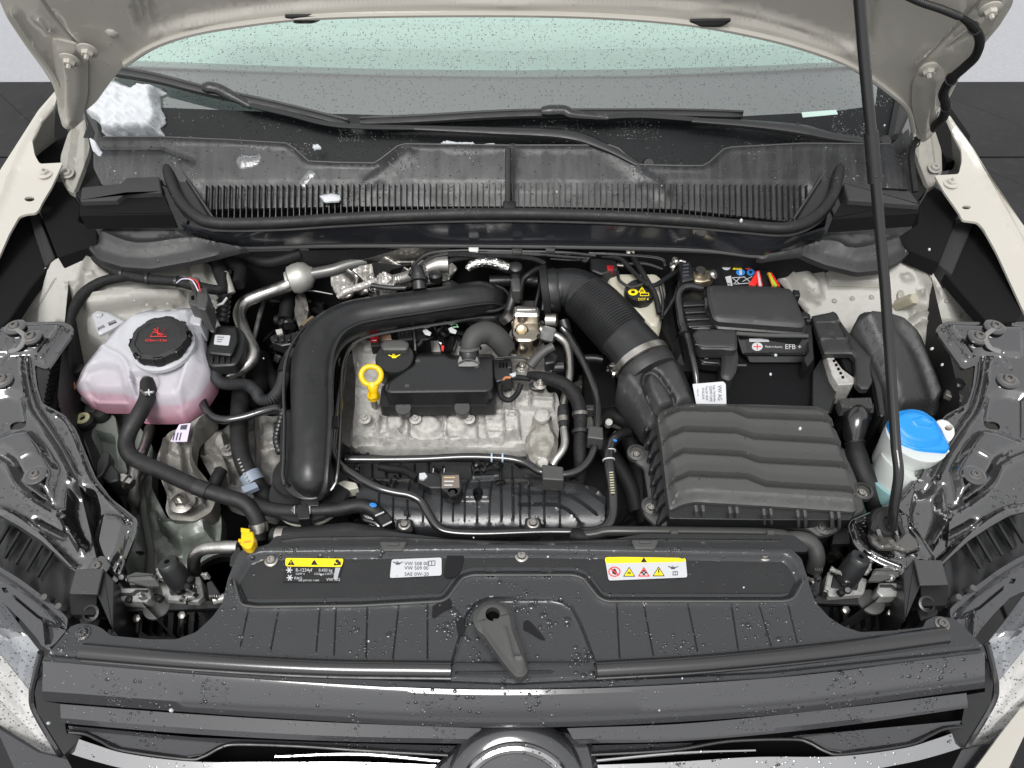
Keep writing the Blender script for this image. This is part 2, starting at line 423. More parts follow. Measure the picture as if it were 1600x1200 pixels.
FOAM = mat('black_foam', (.008, .008, .0085), .9, bump=(1100, .9), spec=.15)
FOAMG = mat('grey_foam', (.035, .035, .036), .9, bump=(700, 1), spec=.2)
CRM = mat('limestone_body_paint', (.44, .42, .375), .25, coat=.7, drops=.08, dscale=120)
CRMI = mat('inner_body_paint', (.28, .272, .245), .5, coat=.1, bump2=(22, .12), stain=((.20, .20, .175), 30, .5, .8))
GRN = mat('grey_green_chassis_paint', (.17, .19, .17), .36, coat=.2, bump2=(18, .4), stain=((.09, .09, .075), 26, .5, .72))
ALU = mat('cast_aluminium', (.26, .25, .235), .46, metal=.4, bump=(460, .6), bump2=(80, .10), col2=(.18, .175, .165), cs=40, rvar=.15, stain=((.13, .12, .10), 110, .55, .8))
ALUB = mat('bright_cast_aluminium', (.50, .49, .465), .5, metal=.2, bump=(520, .8), bump2=(90, .08), col2=(.42, .41, .385), cs=90, rvar=.15, stain=((.20, .185, .16), 120, .52, .8))
ALUD = mat('dark_cast_aluminium', (.20, .19, .178), .48, metal=.5, bump=(420, .6), bump2=(60, .12), col2=(.14, .135, .12), cs=30, rvar=.15)
TUBE = mat('brushed_aluminium_tube', (.48, .47, .455), .28, metal=.95, bump=(260, .2), rvar=.2, col2=(.34, .335, .32), cs=35)
STL = mat('plated_steel', (.46, .44, .41), .24, metal=1, bump=(300, .15), rvar=.15)
STLD = mat('dark_steel', (.22, .21, .2), .35, metal=.9, bump=(300, .3))
CHR = mat('chrome', (.44, .44, .445), .09, metal=1, drops=.4, dscale=190)
FOIL = mat('crumpled_foil', (.56, .55, .53), .22, metal=1, bump=(220, 1.0), bump2=(110, 1.0))
TANK = mat('milky_tank_plastic', (.42, .425, .45), .38, sss=.2, bump2=(25, .1))
PINK = mat('pink_coolant_tank_plastic', (.38, .17, .22), .38, sss=.2, bump2=(25, .1))
COWL = mat('wet_cowl_plastic', (.007, .0073, .0082), .30, bump=(1400, .2), drops=.35, dscale=200, spec=.45, rvar=.12, stretch=1, stain=((.020, .021, .023), 60, .45, .55))
SLUSH = mat('grey_slush', (.12, .125, .13), .25, bump=(160, .8), bump2=(90, .6), coat=.5)
TANKM = mat('tank_plastic', (.5, .5, .6), .45, sss=.2)
if True:                                          # milky shell: the pink coolant inside shows through below its level
    t = TANKM.node_tree; b = t.nodes['Principled BSDF']; g = t.nodes.new('ShaderNodeNewGeometry'); s = t.nodes.new('ShaderNodeSeparateXYZ')
    t.links.new(g.outputs['Position'], s.inputs[0]); mr = t.nodes.new('ShaderNodeMapRange'); mr.inputs[1].default_value = .845; mr.inputs[2].default_value = .935
    t.links.new(s.outputs[2], mr.inputs[0]); r = t.nodes.new('ShaderNodeValToRGB'); t.links.new(mr.outputs[0], r.inputs[0]); r.color_ramp.interpolation = 'EASE'
    r.color_ramp.elements[0].color = (.38, .18, .235, 1); r.color_ramp.elements[1].color = (.40, .405, .43, 1); e = r.color_ramp.elements.new(.35); e.color = (.38, .25, .30, 1); e = r.color_ramp.elements.new(.45); e.color = (.39, .36, .40, 1)
    t.links.new(r.outputs[0], b.inputs['Base Color'])
WHT = mat('white_plastic', (.72, .73, .70), .35, sss=.1)
BOT = mat('translucent_bottle_plastic', (.55, .58, .56), .35, sss=.15)
AQUA = mat('aqua_washer_fluid_plastic', (.27, .46, .47), .3, sss=.15)
RES = mat('cream_reservoir_plastic', (.46, .44, .36), .35, sss=.2, stain=((.40, .30, .13), 30, .6, .85))
BLUE = mat('blue_cap_plastic', (.004, .22, .62), .4, bump=(900, .15))
YEL = mat('yellow_plastic', (.80, .50, .004), .3, bump=(700, .1))
YPR = mat('yellow_print', (.92, .72, .01), .4)
WPR = mat('white_label_paper', (.50, .51, .53), .4, bump=(60, .05))
BPR = mat('black_print', (.01, .01, .01), .4)
GPR = mat('grey_print', (.06, .065, .08), .4)
RPR = mat('red_print', (.70, .03, .03), .4)
OPR = mat('orange_print', (.8, .25, .02), .4)
BLP = mat('blue_print', (.03, .22, .6), .4)
GNP = mat('green_print', (.05, .45, .08), .4)
REDP = mat('red_plastic', (.75, .02, .015), .35)
REDW = mat('red_connector_plastic', (.30, .008, .015), .35)
BLK0 = mat('deep_black_recess', (.002, .002, .002), .9, spec=.1)
HOLE = BLK0
SNOW = mat('wet_snow', (.52, .535, .56), .6, sss=.3, bump=(160, .4), bump2=(55, .5))
DROP = mat('water_drop', (.016, .017, .019), .16, spec=.7)
DROPL = mat('pale_water_drop', (.16, .16, .16), .12, coat=.6, coatr=.1, spec=.8)
BELT = mat('belt_rubber', (.02, .02, .02), .7)
COP = mat('copper_orange_plastic', (.45, .16, .06), .45)
PUR = mat('lilac_label', (.62, .55, .68), .45)
FLR = mat('dark_floor_tile', (.012, .0122, .013), .6, spec=.3, col2=(.018, .018, .019), cs=2, bump=(60, .3), stain=((.026, .026, .026), 14, .55, .7))
PALE = mat('pale_forecourt', (.30, .305, .325), .8, col2=(.325, .33, .35), cs=60, bump=(160, .15))
DASH = mat('dashboard_plastic', (.12, .122, .125), .7, bump=(400, .3))
MINT = mat('pale_mint_glass_tone', (.44, .58, .53), .7)  # bright view through the windscreen put into colour; also the sticker's tone
def glass(name, tint, rough=.0, drops=True, base=.0):
    m = bpy.data.materials.new(name); m.use_nodes = True; t = m.node_tree; t.nodes.clear(); N = t.nodes; K = t.links.new
    o = N.new('ShaderNodeOutputMaterial'); tr = N.new('ShaderNodeBsdfTransparent'); tr.inputs[0].default_value = (*tint, 1)
    gl = N.new('ShaderNodeBsdfGlossy'); gl.inputs['Roughness'].default_value = .04; fr = N.new('ShaderNodeFresnel'); fr.inputs[0].default_value = 1.6
    mx = N.new('ShaderNodeMixShader'); geo = N.new('ShaderNodeNewGeometry')
    add = N.new('ShaderNodeMath'); add.operation = 'ADD'; K(fr.outputs[0], add.inputs[0]); add.inputs[1].default_value = base
    bf = N.new('ShaderNodeMath'); bf.operation = 'SUBTRACT'; bf.inputs[0].default_value = 1; K(geo.outputs['Backfacing'], bf.inputs[1])
    mf = N.new('ShaderNodeMath'); mf.operation = 'MULTIPLY'; K(add.outputs[0], mf.inputs[0]); K(bf.outputs[0], mf.inputs[1]); K(mf.outputs[0], mx.inputs[0]); K(tr.outputs[0], mx.inputs[1]); K(gl.outputs[0], mx.inputs[2])
    out = mx.outputs[0]
    if drops:
        v = N.new('ShaderNodeTexVoronoi'); v.inputs['Scale'].default_value = 260; K(geo.outputs['Position'], v.inputs['Vector'])
        sp = N.new('ShaderNodeSeparateColor'); K(v.outputs['Color'], sp.inputs[0])
        a = N.new('ShaderNodeMath'); a.operation = 'MULTIPLY'; K(sp.outputs[1], a.inputs[0]); a.inputs[1].default_value = .42
        h = N.new('ShaderNodeMath'); h.operation = 'GREATER_THAN'; K(a.outputs[0], h.inputs[0]); K(v.outputs['Distance'], h.inputs[1])
        c = N.new('ShaderNodeMath'); c.operation = 'LESS_THAN'; K(sp.outputs[0], c.inputs[0]); c.inputs[1].default_value = .5
        q = N.new('ShaderNodeMath'); q.operation = 'MULTIPLY'; K(h.outputs[0], q.inputs[0]); K(c.outputs[0], q.inputs[1])
        d = N.new('ShaderNodeBsdfPrincipled'); d.inputs['Base Color'].default_value = (.05, .055, .058, 1); d.inputs['Roughness'].default_value = .05
        m2 = N.new('ShaderNodeMixShader'); sc = N.new('ShaderNodeMath'); sc.operation = 'MULTIPLY'; K(q.outputs[0], sc.inputs[0]); sc.inputs[1].default_value = .75
        K(sc.outputs[0], m2.inputs[0]); K(out, m2.inputs[1]); K(d.outputs[0], m2.inputs[2]); out = m2.outputs[0]
    K(out, o.inputs[0]); return m
GLS = glass('windscreen_glass', (.80, .86, .84), base=.22)
LENS = glass('headlamp_lens', (.95, .95, .95), base=.14)
# ================================================================ SETTING
g = 0.0
FE = pplane(np.array([[0, 128]]), (0, 0, 0), (0, 0, 1))[0][1]           # the dark tiles end along this line
tiles = []
V = []; F = []; ti = thing('tile_field', None, None, (0, 0, 0)) if False else None
mesh('ground', [(-30, -10, -.02), (30, -10, -.02), (30, 60, -.02), (-30, 60, -.02)], [(0, 1, 2, 3)], PALE, kind='structure')
floor = mesh('floor', [(-9, -4, -.012), (9, -4, -.012), (9, FE, -.012), (-9, FE, -.012)], [(0, 1, 2, 3)], FLR, kind='structure')
tproto = None; TW = .62
for iy in range(6):
    for ix in range(-5, 5):
        y1 = FE-iy*TW; cx = (ix+.5)*TW
        if abs(cx) < .7: continue
        if tproto is None:
            Vb, Fb = box((0, 0, 0), (TW-.008, TW-.008, .016), bev=.12); tproto = mesh('floor_tile', Vb+[cx, y1-TW/2, -.004], Fb, FLR, floor)
            tproto.location = np.array([cx, y1-TW/2, -.004])-org(floor); tproto.data.transform(Matrix.Translation(-Vector(tproto.location)))
        else: place(tproto, (cx, y1-TW/2, -.004), parent=floor)

# ================================================================ HOOD (opened, seen from below)
HP0 = np.array([0, .80, 1.13]); HA = R(66); HN = np.array([0, -math.sin(HA), -math.cos(HA)])       # underside normal faces the camera
hb = lambda Q: pplane(Q, HP0, HN)
hood = thing('hood', 'pale limestone car hood propped open, its underside seen along the top edge', 'car hood', (0, .80, 1.10))
edge = [(128, 178), (150, 160), (170, 132), (195, 100), (240, 72), (300, 52), (380, 38), (470, 28), (600, 23), (800, 22), (950, 26), (1080, 37), (1180, 55), (1260, 76), (1330, 103), (1385, 140), (1418, 170), (1428, 205),
        (1440, 225), (1456, 214), (1468, 190), (1480, 160), (1500, 120), (1530, 78), (1562, 40), (1582, 8), (1590, -40), (1640, -140), (-40, -140), (-10, -20), (12, 30), (40, 72), (64, 104), (80, 128), (88, 150), (92, 180), (108, 200), (122, 196)]
fe = [plateau([(205, -150), (205, 12), (212, 40), (228, 58), (255, 62), (300, 46), (480, 26), (800, 16), (1080, 30), (1200, 52), (1300, 84), (1345, 90), (1365, 60), (1372, 10), (1372, -150)], 16, -.012),
      ridge([(228, 0), (232, 30), (246, 54), (290, 42), (480, 17), (800, 8), (1100, 20), (1220, 42), (1310, 72), (1335, 80), (1352, 50), (1356, 0)], 7, .004, 3),
      ridge([(60, -10), (85, 28), (125, 76)], 3, -.004), ridge([(1440, 100), (1500, 40), (1540, -10)], 3, -.004),
      ridge([(20, 18), (52, 66), (78, 100), (94, 130), (100, 170)], 6, .006, 4), ridge([(1455, 200), (1470, 160), (1500, 105), (1545, 40), (1565, 5)], 6, .006, 4),
      plateau([(50, 28), (62, 24), (86, 50), (78, 54)], 4, .004), plateau([(1478, 72), (1515, 46), (1520, 56), (1482, 80)], 4, -.004)]
inner = mesh('inner_panel', *relief(rnd(edge, 8), hb, fe, g=9, th=.006, n=HN), CRM, hood, angle=50)
# hemmed lip along the rear edge of the hood
mesh('hem', *sweep(cr(pplane(np.array(edge[3:18], float), HP0+HN*.002, HN), 6), .0045, 8), CRM, hood)
# hinge tongues
for s, cx in ((-1, 108), (1, 1450)):
    P = [(80, 60), (122, 70), (138, 96), (137, 150), (128, 190), (112, 204), (98, 200), (90, 170), (88, 120)] if s < 0 else [(1426, 128), (1440, 104), (1462, 98), (1478, 118), (1474, 160), (1460, 200), (1446, 222), (1434, 205), (1424, 165)]
    mesh('hinge_plate', *relief(rnd(P, 8), lambda Q: pplane(Q, HP0+HN*.004, HN), [plateau(P, 16, .006)], g=6, th=.004, n=HN), CRM, hood)
def bolt(px, py, base_pt, ax, r=.008, m=STL, parent=None, flange=True, name='bolt'):
    M = MB(); c = np.asarray(base_pt, float)
    if flange: M.add(lathe(c, [(r*1.7, 0), (r*1.7, r*.25), (r*1.3, r*.4), (r*.9, r*.5)], ax, 18))
    M.add(lathe(c, [(r, r*.3), (r, r*.95), (r*.85, r*1.15), (r*.4, r*1.15), (r*.4, r*1.8), (r*.3, r*1.9)], ax, 6)); return M.build(name, m, parent, angle=30)
def torx(c, ax, r=.008, m=STLD, parent=None, name='screw'):
    M = MB(); M.add(lathe(c, [(r*1.5, 0), (r*1.5, r*.18), (r*1.05, r*.32), (r, r*.6), (r*.85, r*.8), (r*.42, r*.82), (r*.36, r*.45), (.0001, r*.42)], ax, 18)); return M.build(name, m, parent, angle=40)
for px, py in ((109, 93), (137, 78), (1450, 108), (1547, 14)):
    q = pplane(np.array([[px, py]]), HP0+HN*.014, HN)[0]; bolt(px, py, q, HN, .0085, CRM, hood)
for px, py in ((175, 52),): mesh('embossed_dimple', *hemi(pplane(np.array([[px, py]]), HP0, HN)[0], HN, .009), CRM, hood)
# dark washer nozzles peeking below the hood edge
for cx, cy in ((477, 33), (1110, 40)):
    P = rnd([(cx-34, cy-7), (cx+34, cy-8), (cx+20, cy+1), (cx+10, cy+4), (cx-16, cy+4)], 4)
    q = relief(P, lambda Q: pplane(Q, HP0+HN*.004, HN), [plateau(P, 6, .003)], g=5, th=.004, n=HN)
    mesh('washer_nozzle', *q, PL, None, label='small black washer nozzle under the hood edge, '+('on the coolant tank side' if cx < 800 else 'nearer the prop rod'), cat='washer nozzle', group='washer nozzles at the hood edge')

# ================================================================ WINDSCREEN
WP0 = np.array([0, .935, 1.105]); WA = R(30); WN = np.array([0, -math.sin(WA), math.cos(WA)])
wb = lambda Q: pplane(Q, WP0, WN)
ws = thing('windscreen', 'wet laminated windscreen speckled with water drops behind the wipers', 'windscreen', (0, .95, 1.10))
P = rnd([(140, 205), (150, 110), (200, 40), (300, -25), (1300, -25), (1370, 40), (1398, 110), (1410, 225), (1000, 250), (560, 250)], 12)
mesh('glass_pane', *relief(P, wb, [], g=60, th=.0045, n=WN), GLS, ws)
P2 = [(130, 215), (150, 160), (250, 168), (400, 174), (600, 180), (900, 184), (1150, 182), (1300, 174), (1368, 165), (1372, 130), (1392, 100), (1415, 240), (1000, 270), (540, 270)]
fb_ = mesh('frit_band', *relief(P2, lambda Q: pplane(Q, WP0+WN*.0008, WN), [], g=40, th=.0006, n=WN), mat('black_frit', (.006, .007, .008), .45, spec=.25, drops=.5, dscale=260), ws)
drops_on(fb_, 2600, DROPL, .0003, .0010)
# things below the glass
dn = np.array([0, 0, 1.0])
mesh('dashboard', *relief([(120, 215), (100, 90), (1440, 90), (1420, 225)], lambda Q: pplane(Q, (0, 1.0, 1.02), (0, -.05, 1)), [ridge([(160, 106), (400, 114), (800, 118), (1200, 112), (1400, 104)], 6, .006)], g=14, th=.01), DASH, None, label='dark dashboard top seen through the lower windscreen', cat='dashboard')
mesh('mint_sheet_soft_edge', *relief([(146, 90), (400, 101), (600, 107), (800, 109), (1000, 107), (1200, 101), (1398, 90), (1398, 98), (1200, 110), (1000, 118), (800, 120), (600, 117), (400, 111), (146, 100)], lambda Q: pplane(Q, (0, 1.30, 1.097), (0, -.45, 1)), [], g=14, th=.003), mat('grey_mint_soft_edge', (.20, .235, .22), .8), ws)  # added strip of middle tone; fades the bright area's lower edge in colour
mint_sheet = mesh('added_mint_sheet', *relief(rnd([(150, 92), (170, -60), (1400, -60), (1395, 92), (1200, 102), (1000, 108), (800, 110), (600, 108), (400, 102)], 8), lambda Q: pplane(Q, (0, 1.30, 1.10), (0, -.45, 1)), [ridge([(200, 70), (800, 82), (1350, 70)], 4, .003), ridge([(200, 35), (800, 42), (1350, 35)], 4, .003)], g=18, th=.006), MINT, None, label='added pale mint sheet standing in for the bright view behind the upper windscreen', cat='added_mint_sheet')  # added sheet; its mint colour carries the bright view through the glass
mesh('inspection_sticker', *flatmark([(1252, 176), (1306, 172), (1309, 179), (1254, 184)], lambda Q: pplane(Q, WP0, WN), n=WN, lift=.001), MINT, ws)

# ================================================================ SNOW
def snowlump(name, P, base, h, label, cat, n=(0, 0, 1), group=None, g=5, th=.004, m=None):
    P = rnd(P, 4); r_ = random.Random(len(P)+int(P[0][0])); P = P+np.array([[r_.uniform(-1.3, 1.3), r_.uniform(-1.1, 1.1)] for _ in P])
    W = [(r_.uniform(.08, .95), r_.uniform(0, 6.3), r_.uniform(0, 6.3)) for _ in range(16)]
    f = [plateau(P, 10, h), ('f', lambda Q: sum(np.sin(Q[:, 0]*k*math.cos(a)+Q[:, 1]*k*math.sin(a)+p)*.13/(k+.25) for k, a, p in W)*h*.16*sm(sdist(Q, P)/5))]
    return mesh(name, *relief(P, base, f, g=g, th=th, n=n), m or SNOW, None, label=label, cat=cat, group=group, angle=80)
snowlump('snow_lump', [(148, 118), (160, 108), (166, 124), (185, 128), (205, 138), (228, 134), (246, 136), (262, 146), (248, 150), (252, 168), (258, 182), (258, 194), (248, 198), (258, 214), (232, 213), (200, 214), (172, 216), (158, 210), (160, 200), (146, 194), (136, 182), (144, 172), (142, 150), (144, 135)], lambda Q: pplane(Q, WP0+WN*.006, WN), .026, 'large lump of wet white snow in the windscreen corner above the cowl', 'snow', n=WN, g=3.2)
# ================================================================ LOCK CARRIER COVER
ZC = .900
cov = thing('radiator_cover', 'black plastic cover over the lock carrier at the front, wet with drops, carrying the stickers', 'cover', (800, 960, ZC))
OUT = [(398, 855), (800, 851), (1236, 858), (1252, 872), (1262, 905), (1268, 925), (1275, 942), (1296, 965), (1318, 979), (1345, 988), (1400, 985), (1443, 980), (1446, 970), (1463, 962), (1492, 967), (1515, 988), (1536, 1010), (1540, 1018),
       (1337, 1043), (1200, 1058), (1000, 1070), (800, 1076), (600, 1072), (430, 1062), (250, 1047), (67, 1031), (80, 1016), (100, 992), (110, 979), (124, 974), (146, 976), (160, 982), (172, 993), (235, 999), (275, 999), (306, 988), (332, 964), (347, 943), (356, 905), (370, 868), (380, 858)]
PT = [(406, 862), (800, 858), (1230, 865), (1243, 878), (1256, 905), (1240, 934), (1226, 938), (948, 938), (935, 932), (912, 902), (896, 897), (738, 897), (722, 902), (700, 932), (690, 938), (560, 945), (400, 947), (378, 944), (362, 908), (384, 872)]
PT = rnd(PT, 6)
ft = [plateau(PT, 10, -.009), ridge(np.vstack([inset(PT, -3), inset(PT, -3)[:1]]), 7, .0015)]
for a, b in (((388, 952), (376, 1008)), ((435, 952), (424, 1012)), ((574, 948), (572, 1026)), ((623, 946), (614, 1028)), ((668, 944), (668, 1028)), ((964, 944), (968, 1026)), ((1006, 944), (1021, 1024)), ((1143, 944), (1153, 1012)), ((1186, 944), (1205, 1008)), ((1232, 946), (1246, 1004)), ((500, 950), (494, 1018)), ((1075, 944), (1090, 1018)), ((525, 950), (522, 1022))):
    ft.append(ridge([a, b], 1.6, -.0016))
ARCH = [(706, 1037), (717, 1000), (729, 961), (738, 948), (750, 940), (764, 935), (864, 935), (880, 939), (893, 948), (907, 975), (918, 1004), (930, 1036)]
ft += [ridge(ARCH, 3, -.003), plateau(ARCH, 5, -.003), ridge([(716, 1052), (860, 1050)], 3, .004), ridge([(80, 1022), (430, 1052), (800, 1066), (1200, 1048), (1530, 1012)], 5, -.003)]
# stiffening clips of the recess edge
for cx in (767, 855): ft.append(plateau([(cx-7, 888), (cx+7, 888), (cx+6, 902), (cx-6, 902)], 3, -.006))
cb = mesh('panel', *relief(rnd(OUT, 5), ZC, ft, g=6, th=.004, edge=1), PLW, cov)
drops_on(cb, 1200, DROP, .0004, .0026)
drops_on(cb, 60, DROPL, .0003, .0013)
rp = inset(ccw(PT), 11); mesh('recess_shading_panel', *relief(rp, ZC-.0082, [('f', lambda Q: .0007*sm((Q[:, 1]-900)/30))], g=14, th=.002), PLS, cov)  # added dark sheet; shading of the tilted recess floor put into its colour
lipl = np.array([p for p in inset(ccw(PT), -1.5) if p[1] > 888]); lipl = lipl[np.argsort(lipl[:, 0])]
mesh('recess_lip_highlight', *sweep(pz(np.array(lipl), np.full(len(lipl), ZC+.0015)), .0016, 6), PLG, cov)  # lighter bead; the light caught along the recess edge is put into colour
qa, qb = p1(690, 1040, ZC), p1(930, 935, ZC); drops_on(cb, 170, DROP, .0008, .0046, region=(qa[0], qb[0], qa[1], qb[1]))
drops_on(cb, 160, DROP, .0006, .0040)
# rear flange with the two stepped clips
fl = [(420, 850), (430, 838), (470, 832), (600, 829), (700, 842), (800, 846), (960, 842), (1005, 834), (1240, 836), (1262, 852), (1262, 862), (1236, 862), (1236, 858), (800, 851), (398, 856)]
mesh('rear_flange', *relief(rnd(fl, 4), ZC-.006, [ridge([(440, 846), (470, 842), (600, 840), (800, 850), (1005, 844), (1220, 846)], 3, .003)], g=6, th=.006), PLS, cov)
for cx, cy in ((614, 851), (1008, 848)):
    P = rnd([(cx-22, cy-6), (cx+22, cy-6), (cx+16, cy+9), (cx-16, cy+9)], 4)
    M = MB(); M.add(prism(P, ZC+.004, .012, 2)); M.add(prism(rnd([(cx-9, cy-4), (cx+9, cy-4), (cx+9, cy), (cx-9, cy)], 1), ZC+.0065, .004, .5)); M.build('clip', PLG, cov)
for cx, cy, z, m in ((424, 876, ZC-.009, STL), (815, 869, ZC-.009, STL), (1194, 868, ZC-.009, STL), (130, 989, ZC, STLD), (1472, 975, ZC, STLD)):
    torx(p1(cx, cy, z+(.0015 if z < ZC else 0)), (0, 0, 1), .0062, m, cov)
# hood rest tubes along the front
for L, nm in (([(128, 1018, .902), (300, 1032, .903), (500, 1043, .904), (705, 1046, .904)], 0), ([(932, 1046, .904), (1100, 1036, .904), (1300, 1016, .903), (1478, 992, .902)], 1)):
    mesh('rubber_lip', *tube(L, 13, n=10, ns=16, flat=.85), RUBS, cov)
    M = MB(); M.add(tube([(a, b+14, z-.004) for a, b, z in L], 3.5, n=10, ns=8)); M.build('lip_base', PLS, cov)
    drops_on(COL.objects[-1] if False else cov.children[-2], 120, DROP, .0004, .0016)

# puddles of water lying on the cover
PUD = mat('thin_water_film', (.008, .008, .009), .08, spec=.3)
for P in ([(676, 948), (700, 934), (706, 948), (690, 958), (676, 966)], [(712, 970), (724, 966), (726, 990), (716, 992)], [(818, 972), (826, 970), (840, 984), (852, 1000), (842, 998), (826, 988), (818, 984)], [(852, 1042), (862, 1036), (896, 1046), (870, 1052), (854, 1050)], [(700, 862), (724, 866), (716, 898), (694, 900)]):
    Q_ = cr(np.vstack([P, P[:1]]), 4)[:-1]; in_ = Q_[:, 1].mean() < 905 and not 720 < Q_[:, 0].mean() < 905
    mesh('puddle', *flatmark(Q_, ZC-(.0070 if Q_[:, 1].mean() < 897 else (.003 if 740 < Q_[:, 0].mean() < 900 and Q_[:, 1].mean() > 960 else 0)), .0012), PUD, cov)
# release lever
lev = thing('hood_release_lever', 'matt grey plastic lever with a round keyhole hub on the cover, pointing down and right', 'lever', (771, 967, ZC+.004))
c = p1(771, 967, ZC)
M = MB(); hub = circ(771, 967, 31, 28, 32)
mesh('hub', *relief(hub, ZC+.016, [plateau(hub, 8, .005)], g=5, th=.02, holes=[circ(770, 962, 11.5, 11, 16)]), PLG, lev)
arm = [(744, 975), (742, 968), (800, 955), (806, 985), (822, 1028), (825, 1050), (818, 1057), (806, 1058), (786, 1034), (762, 1000)]
mesh('arm', *relief(rnd(arm, 6), ZC+.017, [plateau(rnd(arm, 6), 7, .006), ridge([(803, 1030), (818, 1028), (823, 1048)], 4, .002), ridge([(790, 985), (802, 1030)], 4, .002)], g=5, th=.02, holes=[circ(770, 962, 12, 11.5, 16)], edge=1), PLG, lev)
mesh('keyhole', *lathe(p1(770, 964, ZC+.006), [(.0001, 0), (.0125, 0), (.0125, .0022), (.0001, .0022)], ns=18), BLK0, lev)
mesh('spring_pin', *prism(rnd([(770, 966), (781, 966), (779, 976), (771, 976)], 2), ZC+.020, .004, 1), PLG, lev)

# ================================================================ STICKERS ON THE COVER (each lies in the recess)
ZS = ZC-.0082+.0015
def sticker(nm, P, m, label, cat='sticker'):
    t = thing(nm, label, cat, (float(np.mean([p[0] for p in P])), float(np.mean([p[1] for p in P])), ZS)); mesh('backing', *prism(rnd(P, 3, 3), ZS+.0004, .0006, 0), m, t); return t
def pr(t, P, m, lift=.0005, nm='print', holes=()): return mesh(nm, *flatmark(P, ZS+.0004, lift, holes=holes), m, t)
def tx(t, s, x, y, size, m, lift=.0006, rot=0, sx=1, nm='lettering', z=None, align='LEFT'): return mesh(nm, *textvf(s, x, y, size, (ZS+.0004) if z is None else z, lift, rot, sx=sx, align=align), m, t)
def tri(cx, cy, r): return [(cx-r, cy+r*.75), (cx+r, cy+r*.75), (cx, cy-r*.85)]
# 1: refrigerant sticker
t = sticker('refrigerant_sticker', [(446, 872), (537, 873), (535, 885), (528, 909), (441, 909)], BPR, 'yellow and black refrigerant sticker with a flame symbol, on the front cover')
pr(t, rnd([(446, 872), (537, 873), (534, 886), (446, 885)], 3, 3), YPR, .0003)
pr(t, tri(455, 879, 6), BPR); tx(t, '!', 453.6, 883, 9, YPR, .0009)
pr(t, [(486, 883), (489, 877), (492, 875), (494, 879), (497, 883)], BPR); pr(t, circ(527, 877, 3, 3, 10), BPR); pr(t, [(521, 884), (523, 879), (526, 882), (532, 876), (533, 883)], BPR)
for cx, cy in ((452, 891), (453, 903)):
    M = MB()
    for a in range(3): c_, s_ = math.cos(a*math.pi/3), math.sin(a*math.pi/3); M.add(flatmark([(cx-5*c_-.8*s_, cy-5*s_+.8*c_), (cx-5*c_+.8*s_, cy-5*s_-.8*c_), (cx+5*c_+.8*s_, cy+5*s_-.8*c_), (cx+5*c_-.8*s_, cy+5*s_+.8*c_)], ZS+.0004, .0005+.00005*a))
    M.build('snowflake_print', WPR, t)
tx(t, 'R-1234yf', 462, 893.5, 7.5, WPR, sx=.95); tx(t, '0.430 kg', 498, 893.5, 7, WPR, sx=.9); tx(t, 'GWP 4', 462, 898.5, 4.6, WPR); tx(t, 'CO2 eq 0.0017 t', 491, 898.5, 4.6, WPR)
tx(t, 'PAG', 460, 906, 6.5, WPR); tx(t, 'VW AG', 510, 908, 6.5, WPR); tx(t, 'SAE J639 ISO 11843', 466, 908.5, 4, WPR)
pr(t, [(524, 887), (532, 887), (527, 905), (521, 905)], mat('grey_block_print', (.35, .36, .38), .4), .0004)
# 2: oil sticker
t = sticker('oil_grade_sticker', [(612, 874), (690, 871), (690, 899), (609, 903)], WPR, 'small white oil grade sticker reading VW 508 00 and SAE 0W-20')
tx(t, 'VW 508 00', 632, 883.5, 8, GPR); tx(t, 'VW 509 00', 632, 890.5, 8, GPR); tx(t, 'SAE 0W-20', 632, 900, 8, GPR)
def oilcan(t, x, y, s, m, z=None, lift=.0006):
    base = ZS+.0004 if z is None else z
    for P in ([(x, y), (x+8*s, y), (x+8*s, y+4*s), (x+2*s, y+4*s)], [(x+8*s, y+1*s), (x+14*s, y-1.5*s), (x+14.5*s, y-.6*s), (x+8*s, y+3*s)], [(x-3*s, y-1.5*s), (x, y-.5*s), (x, y+1.5*s), (x-3.6*s, y)], [(x+2.5*s, y-2*s), (x+6*s, y-2*s), (x+6*s, y-1.2*s), (x+2.5*s, y-1.2*s)]):
        mesh('oil_can_print', *flatmark(P, base, lift), m, t)
oilcan(t, 617, 879, .9, GPR)
def ringP(P, w): return P, inset(ccw(P), w)
P = [(669, 876.5), (680, 876), (680, 884), (669, 884.5)]; pr(t, P, GPR, holes=[inset(ccw(P), 1)]); pr(t, [(674, 876.5), (675, 876.5), (675, 884), (674, 884)], GPR, .0007)
